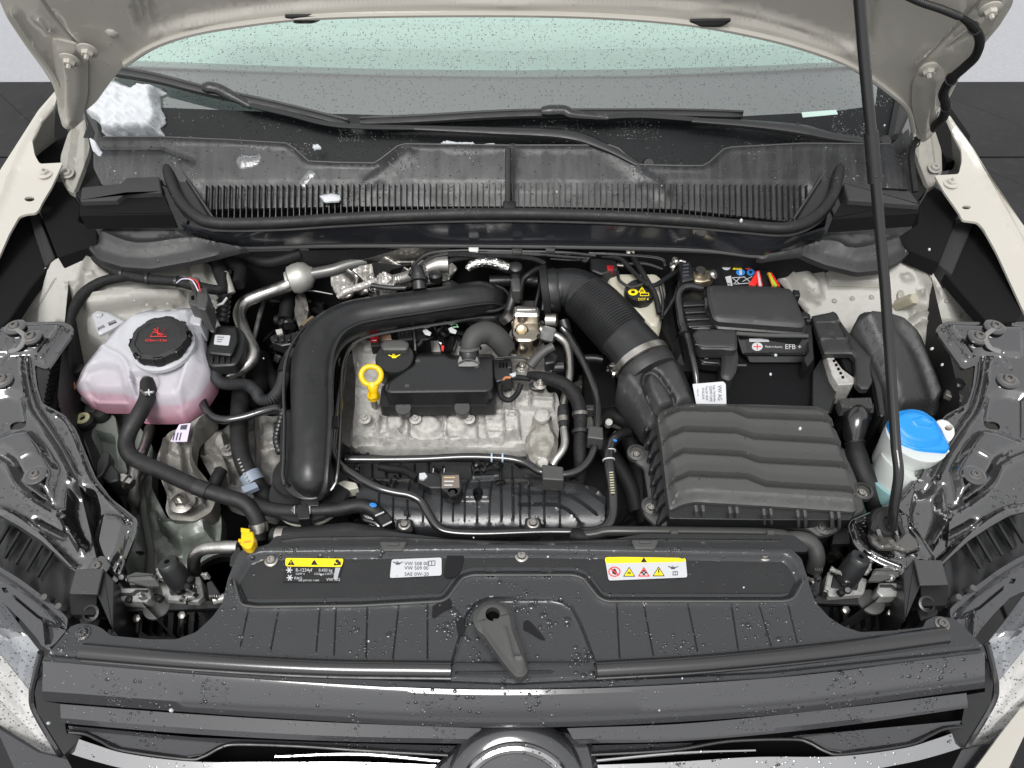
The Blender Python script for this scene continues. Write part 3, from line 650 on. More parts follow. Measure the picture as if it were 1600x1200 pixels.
# 3: warning sticker
t = sticker('warning_sticker', [(945, 871), (1071, 868), (1074, 902), (951, 907)], WPR, 'white sticker with a yellow band and a row of warning symbols')
pr(t, rnd([(945, 871), (1071, 868), (1071, 878), (946, 880.5)], 3, 3), YPR, .0003)
pr(t, tri(1006, 875, 5), BPR)
for cx, cy, kind in ((960, 893.5, 0), (983, 894, 1), (1006, 894, 2), (1029, 893.5, 3)):
    if kind == 0: P = circ(cx, cy, 9.5, 8, 24); pr(t, P, RPR, holes=[circ(cx, cy, 7.8, 6.4, 24)]); pr(t, [(cx-4, cy-3), (cx+1, cy-5), (cx+4, cy+1), (cx+2, cy+5), (cx-3, cy+3)], BPR, .0006); pr(t, [(cx-7, cy-4.5), (cx-5.5, cy-6), (cx+7, cy+4.5), (cx+5.5, cy+6)], RPR, .0009)
    else:
        T = tri(cx, cy, 9.5)
        if kind == 2: pr(t, T, RPR, holes=[inset(ccw(T), 1.7)]); [pr(t, circ(cx+3*math.cos(a), cy+1+2.6*math.sin(a), 2, 1.6, 8), BPR, .0007) for a in (0, 1.57, 3.14, 4.7)]
        else: pr(t, T, BPR, .0005); pr(t, inset(ccw(T), 1.2), YPR, .0008); pr(t, [(cx-.5, cy-4), (cx+1.5, cy-4), (cx+.5, cy), (cx+2, cy), (cx-1, cy+5), (cx, cy+1), (cx-1.5, cy+1)] if kind == 3 else [(cx-3, cy+3), (cx-2, cy-1), (cx, cy+2), (cx+1, cy-2), (cx+3, cy+3)], BPR, .0011)
oilcan(t, 1047, 886, .9, GPR); P = [(1051, 893), (1059, 892.7), (1059, 899), (1051, 899.3)]; pr(t, P, GPR, holes=[inset(ccw(P), 1)]); pr(t, [(1054.6, 893), (1055.4, 893), (1055.4, 899), (1054.6, 899)], GPR, .0007)

# ================================================================ GRILLE
gr = thing('front_grille', 'glossy black front grille of horizontal bars with a chrome strip, wet with drops', 'grille', (800, 1120, .85))
def barrow(name, rows, m, n=60, parent=gr, th=None, closed=False):
    """rows: list of [(px,py,z)...] lines from back/top to front/bottom -> one formed bar"""
    S = [pts3(r) for r in rows]; S = [cr(s, 8) for s in S]; q = np.linspace(0, 1, n); L = []
    for s in S: t = np.linspace(0, 1, len(s)); L.append(np.stack([np.interp(q, t, s[:, k]) for k in range(3)], 1))
    m_ = len(L); back = [L[-1]-[0, -.008, .012], L[0]-[0, -.004, .02]]; L = L+back; V = np.vstack(L); F = []; k = len(L)
    for i in range(k):
        i2 = (i+1) % k
        for j in range(n-1): F.append((i*n+j, i2*n+j, i2*n+j+1, i*n+j+1))
    F.append(tuple(i*n for i in range(k-1, -1, -1))); F.append(tuple(i*n+n-1 for i in range(k))); o = mesh(name, V, F, m, parent, angle=25); return o
a = barrow('upper_bar', [[(67, 1033, .888), (430, 1063, .892), (800, 1078, .893), (1200, 1060, .892), (1539, 1019, .888)],
                     [(67, 1040, .886), (430, 1070, .890), (800, 1086, .891), (1200, 1067, .890), (1539, 1026, .886)],
                     [(66, 1080, .868), (430, 1106, .870), (800, 1120, .870), (1200, 1102, .870), (1539, 1060, .868)],
                     [(67, 1095, .852), (430, 1122, .854), (800, 1137, .854), (1200, 1118, .854), (1539, 1075, .852)]], GLB)
drops_on(a, 700, DROP, .0005, .0026, up=-.2); drops_on(a, 260, DROPM, .0005, .0022, up=-.2); drops_on(a, 50, DROPL, .0004, .0012, up=-.2)
for L in ([[(94, 1100, .83), (300, 1116, .832), (520, 1129, .833), (752, 1138, .834)], [(95, 1122, .822), (300, 1138, .824), (520, 1150, .825), (742, 1155, .826)], [(98, 1130, .815), (300, 1147, .817), (520, 1158, .818), (735, 1162, .819)]],
          [[(886, 1138, .834), (1080, 1130, .833), (1300, 1108, .832), (1510, 1083, .83)], [(896, 1155, .826), (1080, 1148, .825), (1300, 1128, .824), (1512, 1097, .822)], [(905, 1162, .819), (1080, 1157, .818), (1300, 1136, .817), (1512, 1106, .815)]]):
    o = barrow('lower_bar', L, GLB); drops_on(o, 220, DROP, .0005, .0018, up=-.2)
# formed air guides between the bars and the chrome
for s in (0, 1):
    f = (lambda q: [(1608-a_, b_-8*(a_ < 500)) for a_, b_ in q]) if s else (lambda q: q)
    P = f([(106, 1134), (300, 1152), (500, 1160), (735, 1166), (700, 1180), (560, 1172), (470, 1166), (372, 1163), (345, 1168), (318, 1182), (290, 1186), (190, 1172), (158, 1158), (134, 1147), (108, 1144)])
    edgeL = f([(108, 1144), (134, 1147), (158, 1158), (190, 1172), (290, 1186), (318, 1182), (345, 1168), (372, 1163), (470, 1166), (560, 1172), (700, 1180)])
    o = mesh('air_guide', *relief(P, .800, [ridge(edgeL, 5, .008)], g=8, th=.004), GLB, gr); drops_on(o, 160, DROP, .0005, .0016)
    mesh('guide_rim', *tube([(a_, b_, .806) for a_, b_ in edgeL], 2.6, n=5, ns=8), PLS, gr)
    # chrome strip
    o = barrow('chrome_strip', [[(q[0], q[1], .79) for q in f([(110, 1150), (150, 1164), (200, 1178), (300, 1190), (430, 1191), (560, 1191), (700, 1196)])][::-1 if s else 1], [(q[0], q[1], .781) for q in f([(104, 1176), (150, 1190), (200, 1202), (300, 1218), (430, 1226), (560, 1226), (700, 1230)])][::-1 if s else 1]], CHR); drops_on(o, 420, DROP, .0004, .0016, up=-1); drops_on(o, 200, DROPL, .0004, .0014, up=-1)
mesh('inner_blade', *tube([(430, 1182, .79), (560, 1178, .795), (700, 1190, .795)], 3, ns=8), CHR, gr)
mesh('inner_blade', *tube([(1180, 1172, .79), (1060, 1176, .795), (930, 1188, .795)], 3, ns=8), CHR, gr)
mesh('black_backing', *relief([(60, 1050), (1545, 1040), (1530, 1120), (1480, 1215), (120, 1215), (70, 1120)], .755, [], g=60, th=.01), BLK0, gr)
# badge
bd = thing('front_badge', 'top of the round black badge dome with its polished ring at the bottom edge', 'badge', (806, 1200, .80))
c = p1(806, 1250, .79)
ax = np.array([0, -.62, .78]); 
mesh('dome', *lathe(c, [(.094, -.02), (.092, .0), (.086, .006), (.072, .010), (.0001, .013)], ax, 64), GLB, bd, angle=60)
mesh('chrome_ring', *sweep(np.array([c+ax*.013+frame(ax)[0]*.070*math.cos(t)+frame(ax)[1]*.070*math.sin(t) for t in np.linspace(0, 2*np.pi, 80)]), .0070, 10), CHR, bd)
drops_on(bd.children[0], 160, DROP, .0004, .0014, up=-.3)
# centre shroud carrying the badge
P = rnd([(752, 1138), (886, 1138), (925, 1160), (935, 1200), (935, 1230), (676, 1230), (676, 1200), (712, 1165)], 10)
mesh('badge_mount', *relief(P, .80, [plateau(P, 10, .01)], g=8, th=.01), GLB, gr)

# ================================================================ HEADLAMPS
for s in (0, 1):
    f = (lambda q: [(1606-a_, b_-14) for a_, b_ in q]) if s else (lambda q: q)
    lab = 'clear front headlamp with a bright chrome lower bowl, '+('on the washer bottle side' if s else 'on the coolant tank side')
    hl = thing('headlamp', lab, 'headlamp', (*f([(40, 1080)])[0], .78), group='headlamps')
    lens = f([(-120, 850), (0, 940), (64, 1019), (56, 1050), (50, 1083), (56, 1113), (96, 1180), (58, 1172), (0, 1136), (-120, 1060)])
    zb = lambda Q, s=s: pz(Q, .845-.0009*np.abs(Q[:, 1]-990)-.0002*np.abs((Q[:, 0]-803)-(730 if s else -730)))
    mesh('lens', *relief(rnd(lens, 5), zb, [plateau(rnd(lens, 5), 14, .012)], g=9, th=.003), LENS, hl)
    bowl = f([(-120, 960), (-40, 975), (44, 1080), (52, 1112), (90, 1176), (58, 1170), (0, 1134), (-120, 1056)])
    mesh('reflector', *relief(rnd(bowl, 5), lambda Q: zb(Q)-[0, 0, .012], [ridge(f([(-60, 1010), (0, 1060), (70, 1150)]), 10, .006), ridge(f([(-60, 1040), (0, 1095), (60, 1155)]), 6, .004)], g=8, th=.004), mat('bright_headlamp_reflector', (.86, .85, .83), .3, coat=.5), hl)
    up_ = f([(-120, 850), (0, 940), (60, 1019), (50, 1050), (44, 1080), (-40, 975), (-120, 955)])
    mesh('inner_bezel', *relief(rnd(up_, 4), lambda Q: zb(Q)-[0, 0, .014], [ridge(f([(-60, 930), (50, 1045)]), 8, .006)], g=8, th=.004), mat('grey_headlamp_bezel', (.42, .44, .47), .3), hl)
    trim = f([(64, 1019), (56, 1050), (50, 1083), (56, 1113), (96, 1181)]); mesh('black_trim', *sweep(cr(np.vstack([pz(np.array([q], float), np.array([.855-.0009*abs(q[1]-990)]))[0] for q in trim]), 6), .0045, 8), GLB, hl)
    # bumper corner below
    lab = 'wet grey bumper corner below the headlamp, '+('on the washer bottle side' if s else 'on the coolant tank side')
    bp = f([(-60, 1090), (0, 1140), (60, 1176), (110, 1188), (200, 1215), (210, 1260), (45, 1262), (22, 1200), (-2, 1146), (-60, 1100)])
    o = mesh('bumper_corner', *relief(bp, .70, [], g=12, th=.01), GLB, None, label=lab, cat='bumper', group='bumper corners')
    # dark slot between lamp and grille
    sl_ = f([(66, 1033), (67, 1095), (96, 1100), (104, 1146), (128, 1150), (100, 1180), (58, 1112), (54, 1083)])
    mesh('lamp_seal', *relief(sl_, .79, [], g=14, th=.01), PL, hl)
# pale body corner at the lower right
mesh('bumper_skin', *relief([(1600, 1100), (1660, 1040), (1690, 1080), (1600, 1150), (1576, 1200), (1552, 1250), (1490, 1250), (1524, 1200), (1565, 1145)], .735, [], g=12, th=.008), CRM, None, label='pale limestone bumper skin at the lower right corner', cat='bumper')
# ================================================================ FENDERS
for s in (0, 1):
    side = 'on the washer bottle side' if s else 'on the coolant tank side'
    fd = thing('fender', 'pale limestone front fender with its bolted inner flange, '+side, 'fender', ((1540, 330, 1.0) if s else (40, 300, 1.0)), group='front fenders')
    if not s:
        O = [(88, 140), (60, 172), (0, 266), (-80, 400), (-200, 640), (-120, 660), (-60, 520), (0, 398), (14, 366), (30, 338), (42, 334), (55, 333), (61, 327), (66, 316), (80, 293), (98, 254), (62, 256), (54, 242), (50, 220), (66, 190), (86, 166), (92, 152)]
        H = [circ(46, 311, 8, 4, 12)]; B = (71, 273); cr_ = [(92, 150), (50, 205), (20, 268), (0, 318), (-50, 420)]
    else:
        O = [(1474, 180), (1484, 180), (1510, 220), (1600, 353), (1700, 520), (1760, 640), (1690, 650), (1640, 560), (1597, 481), (1557, 394), (1536, 356), (1527, 347), (1504, 344), (1498, 332), (1476, 301), (1460, 274), (1498, 272), (1503, 252), (1502, 233), (1488, 208)]
        H = [circ(1510, 324, 7, 3, 12)]; B = (1485, 288); cr_ = [(1478, 186), (1516, 236), (1552, 300), (1592, 372), (1650, 480)]
    zf = zy([(140, 1.10), (180, 1.085), (270, 1.035), (350, 1.008), (400, .99), (640, .93)])
    mesh('skin', *relief(rnd(O, 4), zf, [ridge(cr_, 8, .006, 3)], g=8, th=.004, holes=H), CRM, fd, angle=50)
    q = p1(*B, float(zf(np.array([B], float))[0][2])); bolt(*B, q, (0, 0, 1), .0075, CRM, fd)
    # outer face falling away
    E = pz(np.array(O[:5] if not s else O[1:6], float), zf(np.array(O[:5] if not s else O[1:6], float))[:, 2])
    V = np.vstack([E, E+[(.05 if s else -.05), 0, -.10], E+[(.07 if s else -.07), 0, -.4]]); n = len(E)
    F = [(i*n+j, i*n+j+1, (i+1)*n+j+1, (i+1)*n+j) for i in range(2) for j in range(n-1)]
    mesh('side', V, F, CRM, fd)

# hinge posts between fender and cowl
for s in (0, 1):
    side = 'beside the prop rod' if s else 'beside the snow lump'
    f = (lambda q: [(1566-a_, b_-8) for a_, b_ in q]) if s else (lambda q: q)
    hp = thing('hinge_post', 'grey painted hinge post under the hood corner, '+side, 'hinge post', (*f([(115, 300)])[0], .98), group='hinge posts')
    P = f([(107, 206), (134, 185), (140, 230), (134, 262), (118, 304), (104, 296), (94, 276), (95, 243)])
    mesh('post', *relief(rnd(P, 5), zlin((*f([(120, 190)])[0], 1.07), (*f([(110, 300)])[0], 1.0), (*f([(140, 250)])[0], 1.035)), [ridge(f([(118, 205), (112, 250), (106, 290)]), 6, .008, 3), ridge(f([(135, 190), (134, 260), (118, 302)]), 4, .006)], g=5, th=.01), CRMI, hp)
    q = f([(106, 271)])[0]; torx(p1(*q, 1.022), (0, -.3, 1), .008, CRMI, hp)
    P = f([(86, 168), (106, 206), (95, 243), (86, 262), (52, 256), (50, 220)]); mesh('cavity_foam', *relief(P, .99, [], g=14, th=.02), FOAM, hp)
    P = f([(134, 225), (152, 240), (156, 300), (140, 330), (118, 304)]); mesh('cowl_end', *relief(P, 1.0, [], g=8, th=.02), PLD, hp)

# ================================================================ ACOUSTIC FOAM
def foam(label, blocks, m=FOAM):
    a = blocks[0]; t = thing('foam_block', label, 'foam', (float(np.mean([p[0] for p in a[0]])), float(np.mean([p[1] for p in a[0]])), a[1]-a[2]), group='foam blocks beside the cowl')
    for i, (P, z, h, *mm) in enumerate(blocks): mesh('block' if i == 0 else 'step', *prism(rnd(P, 2), z, h, 1.5), mm[0] if mm else m, t)
foam('black foam block stepped on top, beside the cowl on the coolant tank side', [([(126, 298), (252, 290), (262, 318), (270, 334), (124, 336)], 1.045, .030), ([(128, 292), (187, 286), (198, 277), (248, 275), (252, 300), (195, 302), (182, 312), (125, 314)], 1.055, .03, mat('grey_foam_skin', (.03, .03, .031), .75, bump=(900, .5)))])
foam('black foam block with a peeling grey top, beside the cowl and behind the prop rod', [([(1322, 304), (1438, 312), (1436, 332), (1300, 342)], 1.042, .030), ([(1318, 285), (1358, 288), (1362, 296), (1422, 298), (1438, 320), (1326, 312)], 1.052, .03, bpy.data.materials['grey_foam_skin'])])
foam('large wedge of black foam under the fender flange beside the coolant tank', [([(80, 282), (98, 283), (127, 322), (122, 345), (150, 358), (153, 385), (130, 388), (90, 402), (62, 330)], .985, .03)])
foam('large wedge of black foam under the fender flange beside the washer bottle', [([(1456, 288), (1478, 302), (1498, 334), (1492, 345), (1468, 410), (1420, 390), (1400, 372), (1434, 350), (1436, 322)], .985, .03)])
foam('grey fibrous slab and dark slab standing beside the left strut panel', [([(30, 338), (60, 330), (90, 402), (62, 432), (46, 452), (14, 500), (-10, 520), (-60, 520), (0, 400)], .965, .02, FOAM), ([(44, 336), (58, 331), (86, 402), (70, 416)], .972, .05, FOAMG)])
foam('grey fibrous slab and dark slab standing beside the right strut panel', [([(1494, 342), (1524, 346), (1560, 394), (1600, 482), (1590, 500), (1545, 506), (1484, 436), (1466, 412)], .965, .02, FOAM), ([(1494, 341), (1522, 347), (1488, 428), (1466, 412)], .972, .05, FOAMG)])

# ================================================================ COWL
cw = thing('windscreen_cowl', 'wide black plastic cowl below the windscreen with a louvred air intake, streaked with water', 'cowl', (800, 300, .98))
TOP = [(150, 200), (163, 217), (253, 217), (367, 222), (448, 227), (462, 236), (483, 255), (530, 257), (585, 258), (596, 251), (622, 231), (634, 228), (787, 230), (953, 230), (966, 235), (995, 260), (1060, 262), (1097, 262), (1108, 256), (1130, 236), (1142, 233), (1253, 227), (1390, 228), (1404, 215), (1420, 200)]
BOTC = [(1424, 250), (1420, 296), (1316, 290), (1300, 322), (1262, 345), (1060, 322), (800, 318), (560, 318), (340, 322), (305, 325), (278, 300), (250, 285), (160, 290), (146, 262), (146, 220)]
zc = zy([(190, 1.105), (345, 1.003)])
f1 = [ridge(TOP[1:-2], 4, .005), ridge([(160, 232), (250, 232), (300, 250)], 5, -.003), ridge([(800, 232), (796, 316)], 8, .004), ridge([(640, 240), (560, 300)], 14, .004, 2), ridge([(955, 240), (1040, 300)], 14, .004, 2),
      ('f', lambda Q: -.006*sm((Q[:, 1]-286)/6)*((Q[:, 0] > 310) & (Q[:, 0] < 1262)))]
cpan = mesh('upper_panel', *relief(rnd(TOP+BOTC, 4), zc, f1, g=7, th=.004, edge=1), COWL, cw)
drops_on(cpan, 700, DROPM, .0006, .0026); mesh('top_edge', *sweep(np.array([zc(np.array([[a_, b_]], float))[0]+[0, 0, .004] for a_, b_ in TOP[1:-2]]), .0016, 6), PLG, cw); drops_on(cpan, 70, DROPL, .0005, .002)
mesh('centre_clip', *prism(rnd([(786, 312), (806, 312), (806, 330), (786, 330)], 3), 1.034, .02, 2), PLS, cw)
mesh('centre_rib', *sweep(pts3([(794, 232, 1.092), (794, 262, 1.077), (794, 316, 1.03)]), .005, 8), PLS, cw)
# second ledge against the glass
P = [(250, 206), (300, 212), (448, 232), (483, 262), (590, 262), (640, 232), (960, 234), (1000, 264), (1100, 264), (1130, 238), (1260, 218), (1360, 196), (1390, 184), (1400, 228), (1100, 282), (500, 282), (250, 228)]
mesh('glass_ledge', *relief(rnd(P, 4), lambda Q: pplane(Q, WP0-WN*.001, WN)-np.array([0, .004, .006]), [], g=12, th=.004), PLS, cw)
# dark recess below the louvres
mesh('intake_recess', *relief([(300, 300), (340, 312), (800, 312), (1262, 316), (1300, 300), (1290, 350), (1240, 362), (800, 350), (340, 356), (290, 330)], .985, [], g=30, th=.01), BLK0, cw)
pro = None
for k, x in enumerate(np.arange(322, 1262, 9.2)):
    fx = abs(x-800)/460; y0 = 288+2*fx; y1 = 336+7*fx*fx
    a, b = p1(x, y0, 1.042), p1(x, y1, 1.006)
    if pro is None:
        L = b-a; ln = np.linalg.norm(L); Vb, Fb = box((0, 0, 0), (.0024, ln, .010), bev=.2); an = math.atan2(L[2], -L[1])
        M = Matrix.Rotation(-an, 3, 'X'); Vb = Vb@np.array(M).T; pro = mesh('slat', Vb+(a+b)/2, Fb, PLS, cw); pro.location = (a+b)/2-org(cw); pro.data.transform(Matrix.Translation(-Vector(pro.location))); l0 = ln
    else: place(pro, (a+b)/2, scale=(1, np.linalg.norm(b-a)/l0, 1), parent=cw)
# slanted end louvres
for s in (0, 1):
    for k in range(6):
        f = (lambda x: 1574-x) if s else (lambda x: x)
        mesh('end_slat', *sweep(pts3([(f(276+k*6), 280+k*7+4, 1.028), (f(312+k*4), 318+k*4, 1.005)]), .0018, 6), PLS, cw)
    f = (lambda x: 1574-x) if s else (lambda x: x)
    mesh('end_plate', *relief(rnd([(f(264), 240), (f(272), 244), (f(336), 342), (f(328), 350), (f(290), 320), (f(266), 280)], 3), zy([(236, 1.06), (350, 1.02)]), [ridge([(f(268), 242), (f(332), 344)], 3, .003)], g=5, th=.004), PLS, cw)
    mesh('fold_line', *sweep(pts3([(f(266), 240, 1.063), (f(334), 342, 1.03)]), .0014, 6), PLG, cw)
# channel below the louvres, seal and bulkhead wall
SE = [(258, 240, 1.058, 5), (262, 250, 1.055, 8), (264, 272, 1.050), (277, 306, 1.042), (300, 333, 1.036), (336, 348, 1.033), (430, 348, 1.032), (530, 342, 1.032), (660, 336, 1.032), (797, 334, 1.032), (940, 337, 1.032), (1070, 344, 1.032), (1160, 352, 1.032), (1228, 356, 1.033), (1272, 340, 1.036), (1300, 308, 1.042), (1309, 275, 1.050), (1312, 256, 1.055, 8), (1314, 246, 1.058, 5)]
seal = thing('cowl_seal', 'long round black rubber seal curving round the louvred intake of the cowl', 'seal', (800, 336, 1.02))
mesh('bead', *tube(SE, 9, n=12, ns=16), RUB, seal)
mesh('flange', *tube([(a[0], a[1]+9, a[2]-.010, 6) for a in SE[3:-3]], 6, n=12, ns=8, flat=.5), RUB, seal)
drops_on(seal.children[0], 260, DROP, .0004, .0018)
def wallstrip(name, rowA, rowB, m, parent, n=80, th=.006, mid=None):
    rows = [rowA]+([mid] if mid else [])+[rowB]; L = []
    for r in rows:
        s = cr(pts3(r), 8); t = np.linspace(0, 1, len(s)); q = np.linspace(0, 1, n); L.append(np.stack([np.interp(q, t, s[:, k]) for k in range(3)], 1))
    L.append(L[-1]+[0, th, -th*.3]); L.append(L[0]+[0, th, 0]); V = np.vstack(L); F = []; k = len(L)
    for i in range(k):
        i2 = (i+1) % k
        for j in range(n-1): F.append((i*n+j, i2*n+j, i2*n+j+1, i*n+j+1))
    return mesh(name, V, F, m, parent, angle=30)
wallstrip('bulkhead_wall', [(282, 350, 1.018), (330, 362, 1.016), (530, 356, 1.016), (800, 349, 1.016), (1070, 358, 1.016), (1230, 370, 1.016), (1290, 358, 1.018)],
          [(300, 372, .985), (380, 388, .965), (530, 384, .962), (800, 385, .960), (1070, 390, .962), (1190, 402, .965), (1280, 376, .985)], mat('glossy_bulkhead', (.022, .023, .027), .2, bump2=(7, .5), drops=.1, coat=.5), cw,
          mid=[(286, 356, 1.008), (350, 370, 1.004), (530, 364, 1.003), (800, 357, 1.003), (1070, 366, 1.003), (1210, 378, 1.004), (1288, 364, 1.008)])
mesh('bulkhead_lit_edge', *tube([(380, 388, .966), (530, 384.5, .963), (800, 385.5, .961), (1070, 390.5, .963), (1190, 402, .966)], 3, ns=8), PLG, cw)  # lighter bead added; lit lower edge of the bulkhead put into its colour
LW = [(157, 358), (170, 354), (282, 357), (300, 367), (340, 380), (390, 390), (372, 394), (350, 396), (300, 408), (235, 420), (190, 417), (156, 406), (138, 388), (140, 384), (153, 384)]
RW = [(1280, 371), (1290, 362), (1403, 364), (1412, 388), (1424, 392), (1406, 408), (1376, 422), (1340, 426), (1290, 414), (1250, 398), (1196, 406), (1180, 402), (1220, 396), (1262, 384)]
for P, nm in ((LW, 0), (RW, 1)):
    P = rnd(P, 6); w_ = mesh('wing', *relief(P, zlin((200, 357, 1.0), (200, 420, .965), (1200, 357, 1.0)), [plateau(P, 12, .012), ridge([(160, 372), (220, 392), (300, 384), (380, 392)] if not nm else [(1400, 384), (1330, 400), (1290, 388), (1200, 402)], 10, .006, 4)], g=6, th=.01), PLM, cw)
    drops_on(w_, 50, DROP, .0005, .0014)
snowlump('snow_patch', [(686, 226), (694, 220), (720, 223), (740, 222), (742, 228), (700, 232)], zc, .008, 'thin strip of snow lying on the raised middle edge of the cowl', 'snow')
snowlump('snow_patch', [(746, 225), (770, 223), (784, 228), (782, 233), (746, 231)], zc, .006, 'short strip of snow on the cowl edge next to the centre rib', 'snow')
snowlump('snow_patch', [(368, 252), (378, 242), (392, 244), (406, 240), (408, 254), (396, 262), (374, 264)], zc, .0015, 'flat slushy snow patch on the cowl face right of the large snow lump', 'snow', m=SLUSH)
snowlump('snow_patch', [(464, 292), (474, 276), (486, 264), (494, 272), (486, 282), (476, 294)], zc, .0015, 'slanted slushy streak of snow on the cowl below its left step', 'snow', m=SLUSH)
snowlump('snow_patch', [(498, 306), (512, 302), (530, 304), (532, 312), (506, 314)], 1.034, .004, 'small snow patch caught on the cowl louvres', 'snow')
snowlump('snow_patch', [(140, 214), (150, 222), (160, 238), (156, 246), (144, 236)], zc, .008, 'small snow crumb hanging below the large lump at the cowl corner', 'snow')
snowlump('snow_patch', [(488, 226), (496, 225), (502, 231), (490, 232)], zc, .006, 'tiny snow dot on the cowl ledge under the left wiper arm', 'snow')

# A-pillar corner trims
for s in (0, 1):
    f = (lambda q: [(1552-a_, b_) for a_, b_ in q]) if s else (lambda q: q)
    P = f([(146, 120), (136, 134), (128, 160), (134, 186), (148, 216), (166, 222), (160, 190), (152, 150)])
    mesh('corner_trim', *relief(rnd(P, 4), lambda Q: pplane(Q, WP0+WN*.008, WN), [plateau(P, 6, .008)], g=5, th=.02, n=WN), PL, cw)

# ================================================================ WIPERS
def wp(L, off): return np.array([pplane(np.array([[q[0], q[1]]], float), WP0+WN*(q[2] if len(q) > 2 else off), WN)[0] for q in L])
def wiper(label, blade, clamp, armthin, armthick, piv):
    t = thing('wiper', label, 'wiper', tuple(wp([piv], .01)[0]), group='windscreen wipers')
    B = cr(wp(blade, .020), 8); u = unit(B[0])
    mesh('blade', *sweep(B, np.interp(np.linspace(0, 1, len(B)), [0, .03, .97, 1], [.009, .0128, .0112, .006]), 10, flat=.6), PL, t)
    mesh('rubber_strip', *sweep(B-WN*.012+np.array([0, -.002, 0]), .003, 6, flat=1.6), RUB, t)
    mesh('spoiler', *sweep(B+WN*.007+np.array([0, .004, 0]), .0035, 6), PLS, t)
    C_ = cr(wp(clamp, .028), 6); mesh('adapter', *sweep(C_, np.interp(np.linspace(0, 1, len(C_)), [0, .1, .6, 1], [.009, .0125, .011, .006]), 12, flat=.8), PLS, t)
    A = cr(wp(armthin, .028), 6); mesh('arm', *sweep(A, .0058, 8, flat=.7), PLS, t)
    A = cr(wp(armthick, .03), 8); mesh('arm_cover', *sweep(A, np.interp(np.linspace(0, 1, len(A)), [0, .55, .62, .85, 1], [.0070, .0150, .0135, .010, .008]), 10, flat=.6), PLS, t)
    mesh('hinge_pin', *sweep(wp([(armthick[2][0]+1, armthick[2][1]-10), (armthick[2][0]+2, armthick[2][1]+12)], .032), .003, 8), PL, t)
    mesh('pivot_cap', *lathe(wp([piv], .01)[0], [(.012, -.01), (.012, .008), (.009, .012), (.0001, .012)], WN, 16), PLS, t)
    drops_on(t.children[0], 90, DROPL, .0003, .0009); drops_on(t.children[3], 20, DROPL, .0003, .0009); drops_on(t.children[5], 110, DROPL, .0003, .0009)
wiper('wet black wiper reaching from the cowl up to the snow lump', [(168, 109), (240, 121), (320, 141), (400, 158), (470, 174), (545, 193)], [(318, 136), (340, 139), (362, 150), (392, 166)], [(380, 162), (450, 178), (530, 196), (660, 200)], [(648, 200), (770, 205), (884, 211), (945, 230), (996, 256)], (1012, 260))
wiper('wet black wiper lying flat along the bottom of the windscreen towards the prop rod', [(563, 190), (660, 186), (760, 180), (850, 177), (960, 177), (1060, 177), (1160, 180)], [(846, 174), (880, 173), (896, 179), (950, 184)], [(930, 184), (1000, 181), (1090, 187)], [(1080, 188), (1165, 194), (1246, 203), (1300, 214), (1366, 222)], (1380, 224))

# ================================================================ PROP ROD AND HOOD CABLE
rod = thing('prop_rod', 'long thin black steel rod propping the hood open on the washer bottle side', 'prop rod', (1394, 824, .905))
L = [(1394, 826, .905), (1397, 790, .94), (1404, 742, .98), (1400, 700, 1.00), (1383, 450, 1.17), (1364, 240, 1.31), (1350, 90, 1.41), (1340, -30, 1.48), (1334, -110, 1.53)]
P = pts3(L); P = np.vstack([cr(P[:4], 6)[:-1], P[3:]]); mesh('rod', *sweep(P, .0068, 14), mat('black_coated_rod', (.012, .012, .012), .22, coat=.3), rod)
mesh('plastic_grip', *sweep(pts3([(1360.5, 205, 1.333), (1367.5, 285, 1.28)]), .0088, 14), PLS, rod)
cab = thing('hood_cable', 'black taped cable loom looping from the hood corner down to the cowl end', 'cable', (1433, 270, 1.03))
CB = [(1400, -14, 1.36), (1440, 4, 1.34), (1470, 14, 1.33), (1500, 26, 1.315), (1522, 44, 1.30), (1531, 64, 1.285), (1524, 88, 1.26), (1506, 106, 1.235), (1486, 124, 1.21), (1474, 146, 1.18), (1478, 166, 1.155), (1472, 186, 1.13), (1450, 206, 1.11), (1430, 222, 1.10), (1424, 244, 1.08), (1426, 270, 1.06), (1430, 300, 1.04)]
CW = [pplane(np.array([[q[0], q[1]]], float), HP0+HN*.03, HN)[0] if i < 12 else p1(*q) for i, q in enumerate(CB)]; CB = [(q[0], q[1], w_[2]) for q, w_ in zip(CB, CW)]
mesh('taped_loom', *tube([(*q, 4.6+2.6*(i > 3 and i < 13)) for i, q in enumerate(CB)], 6, n=10, ns=10), TAPE, cab)
mesh('corrugated_sleeve', *tube(CB[0:4], 5.6, ns=12, corr=260, ca=.12), PL, cab)
for i in (4, 8, 10, 13): mesh('cable_tie', *sweep(np.array([p1(CB[i][0], CB[i][1], CB[i][2])+np.array([math.cos(a)*.0082, math.sin(a)*.006, math.sin(a)*.006]) for a in np.linspace(0, 2*np.pi, 16)]), .0012, 5), PLS, cab)
mesh('support_bracket', *prism(rnd([(1380, -6), (1416, -10), (1412, 2), (1384, 4)], 2), 1.375, .01, 1), PLS, cab)
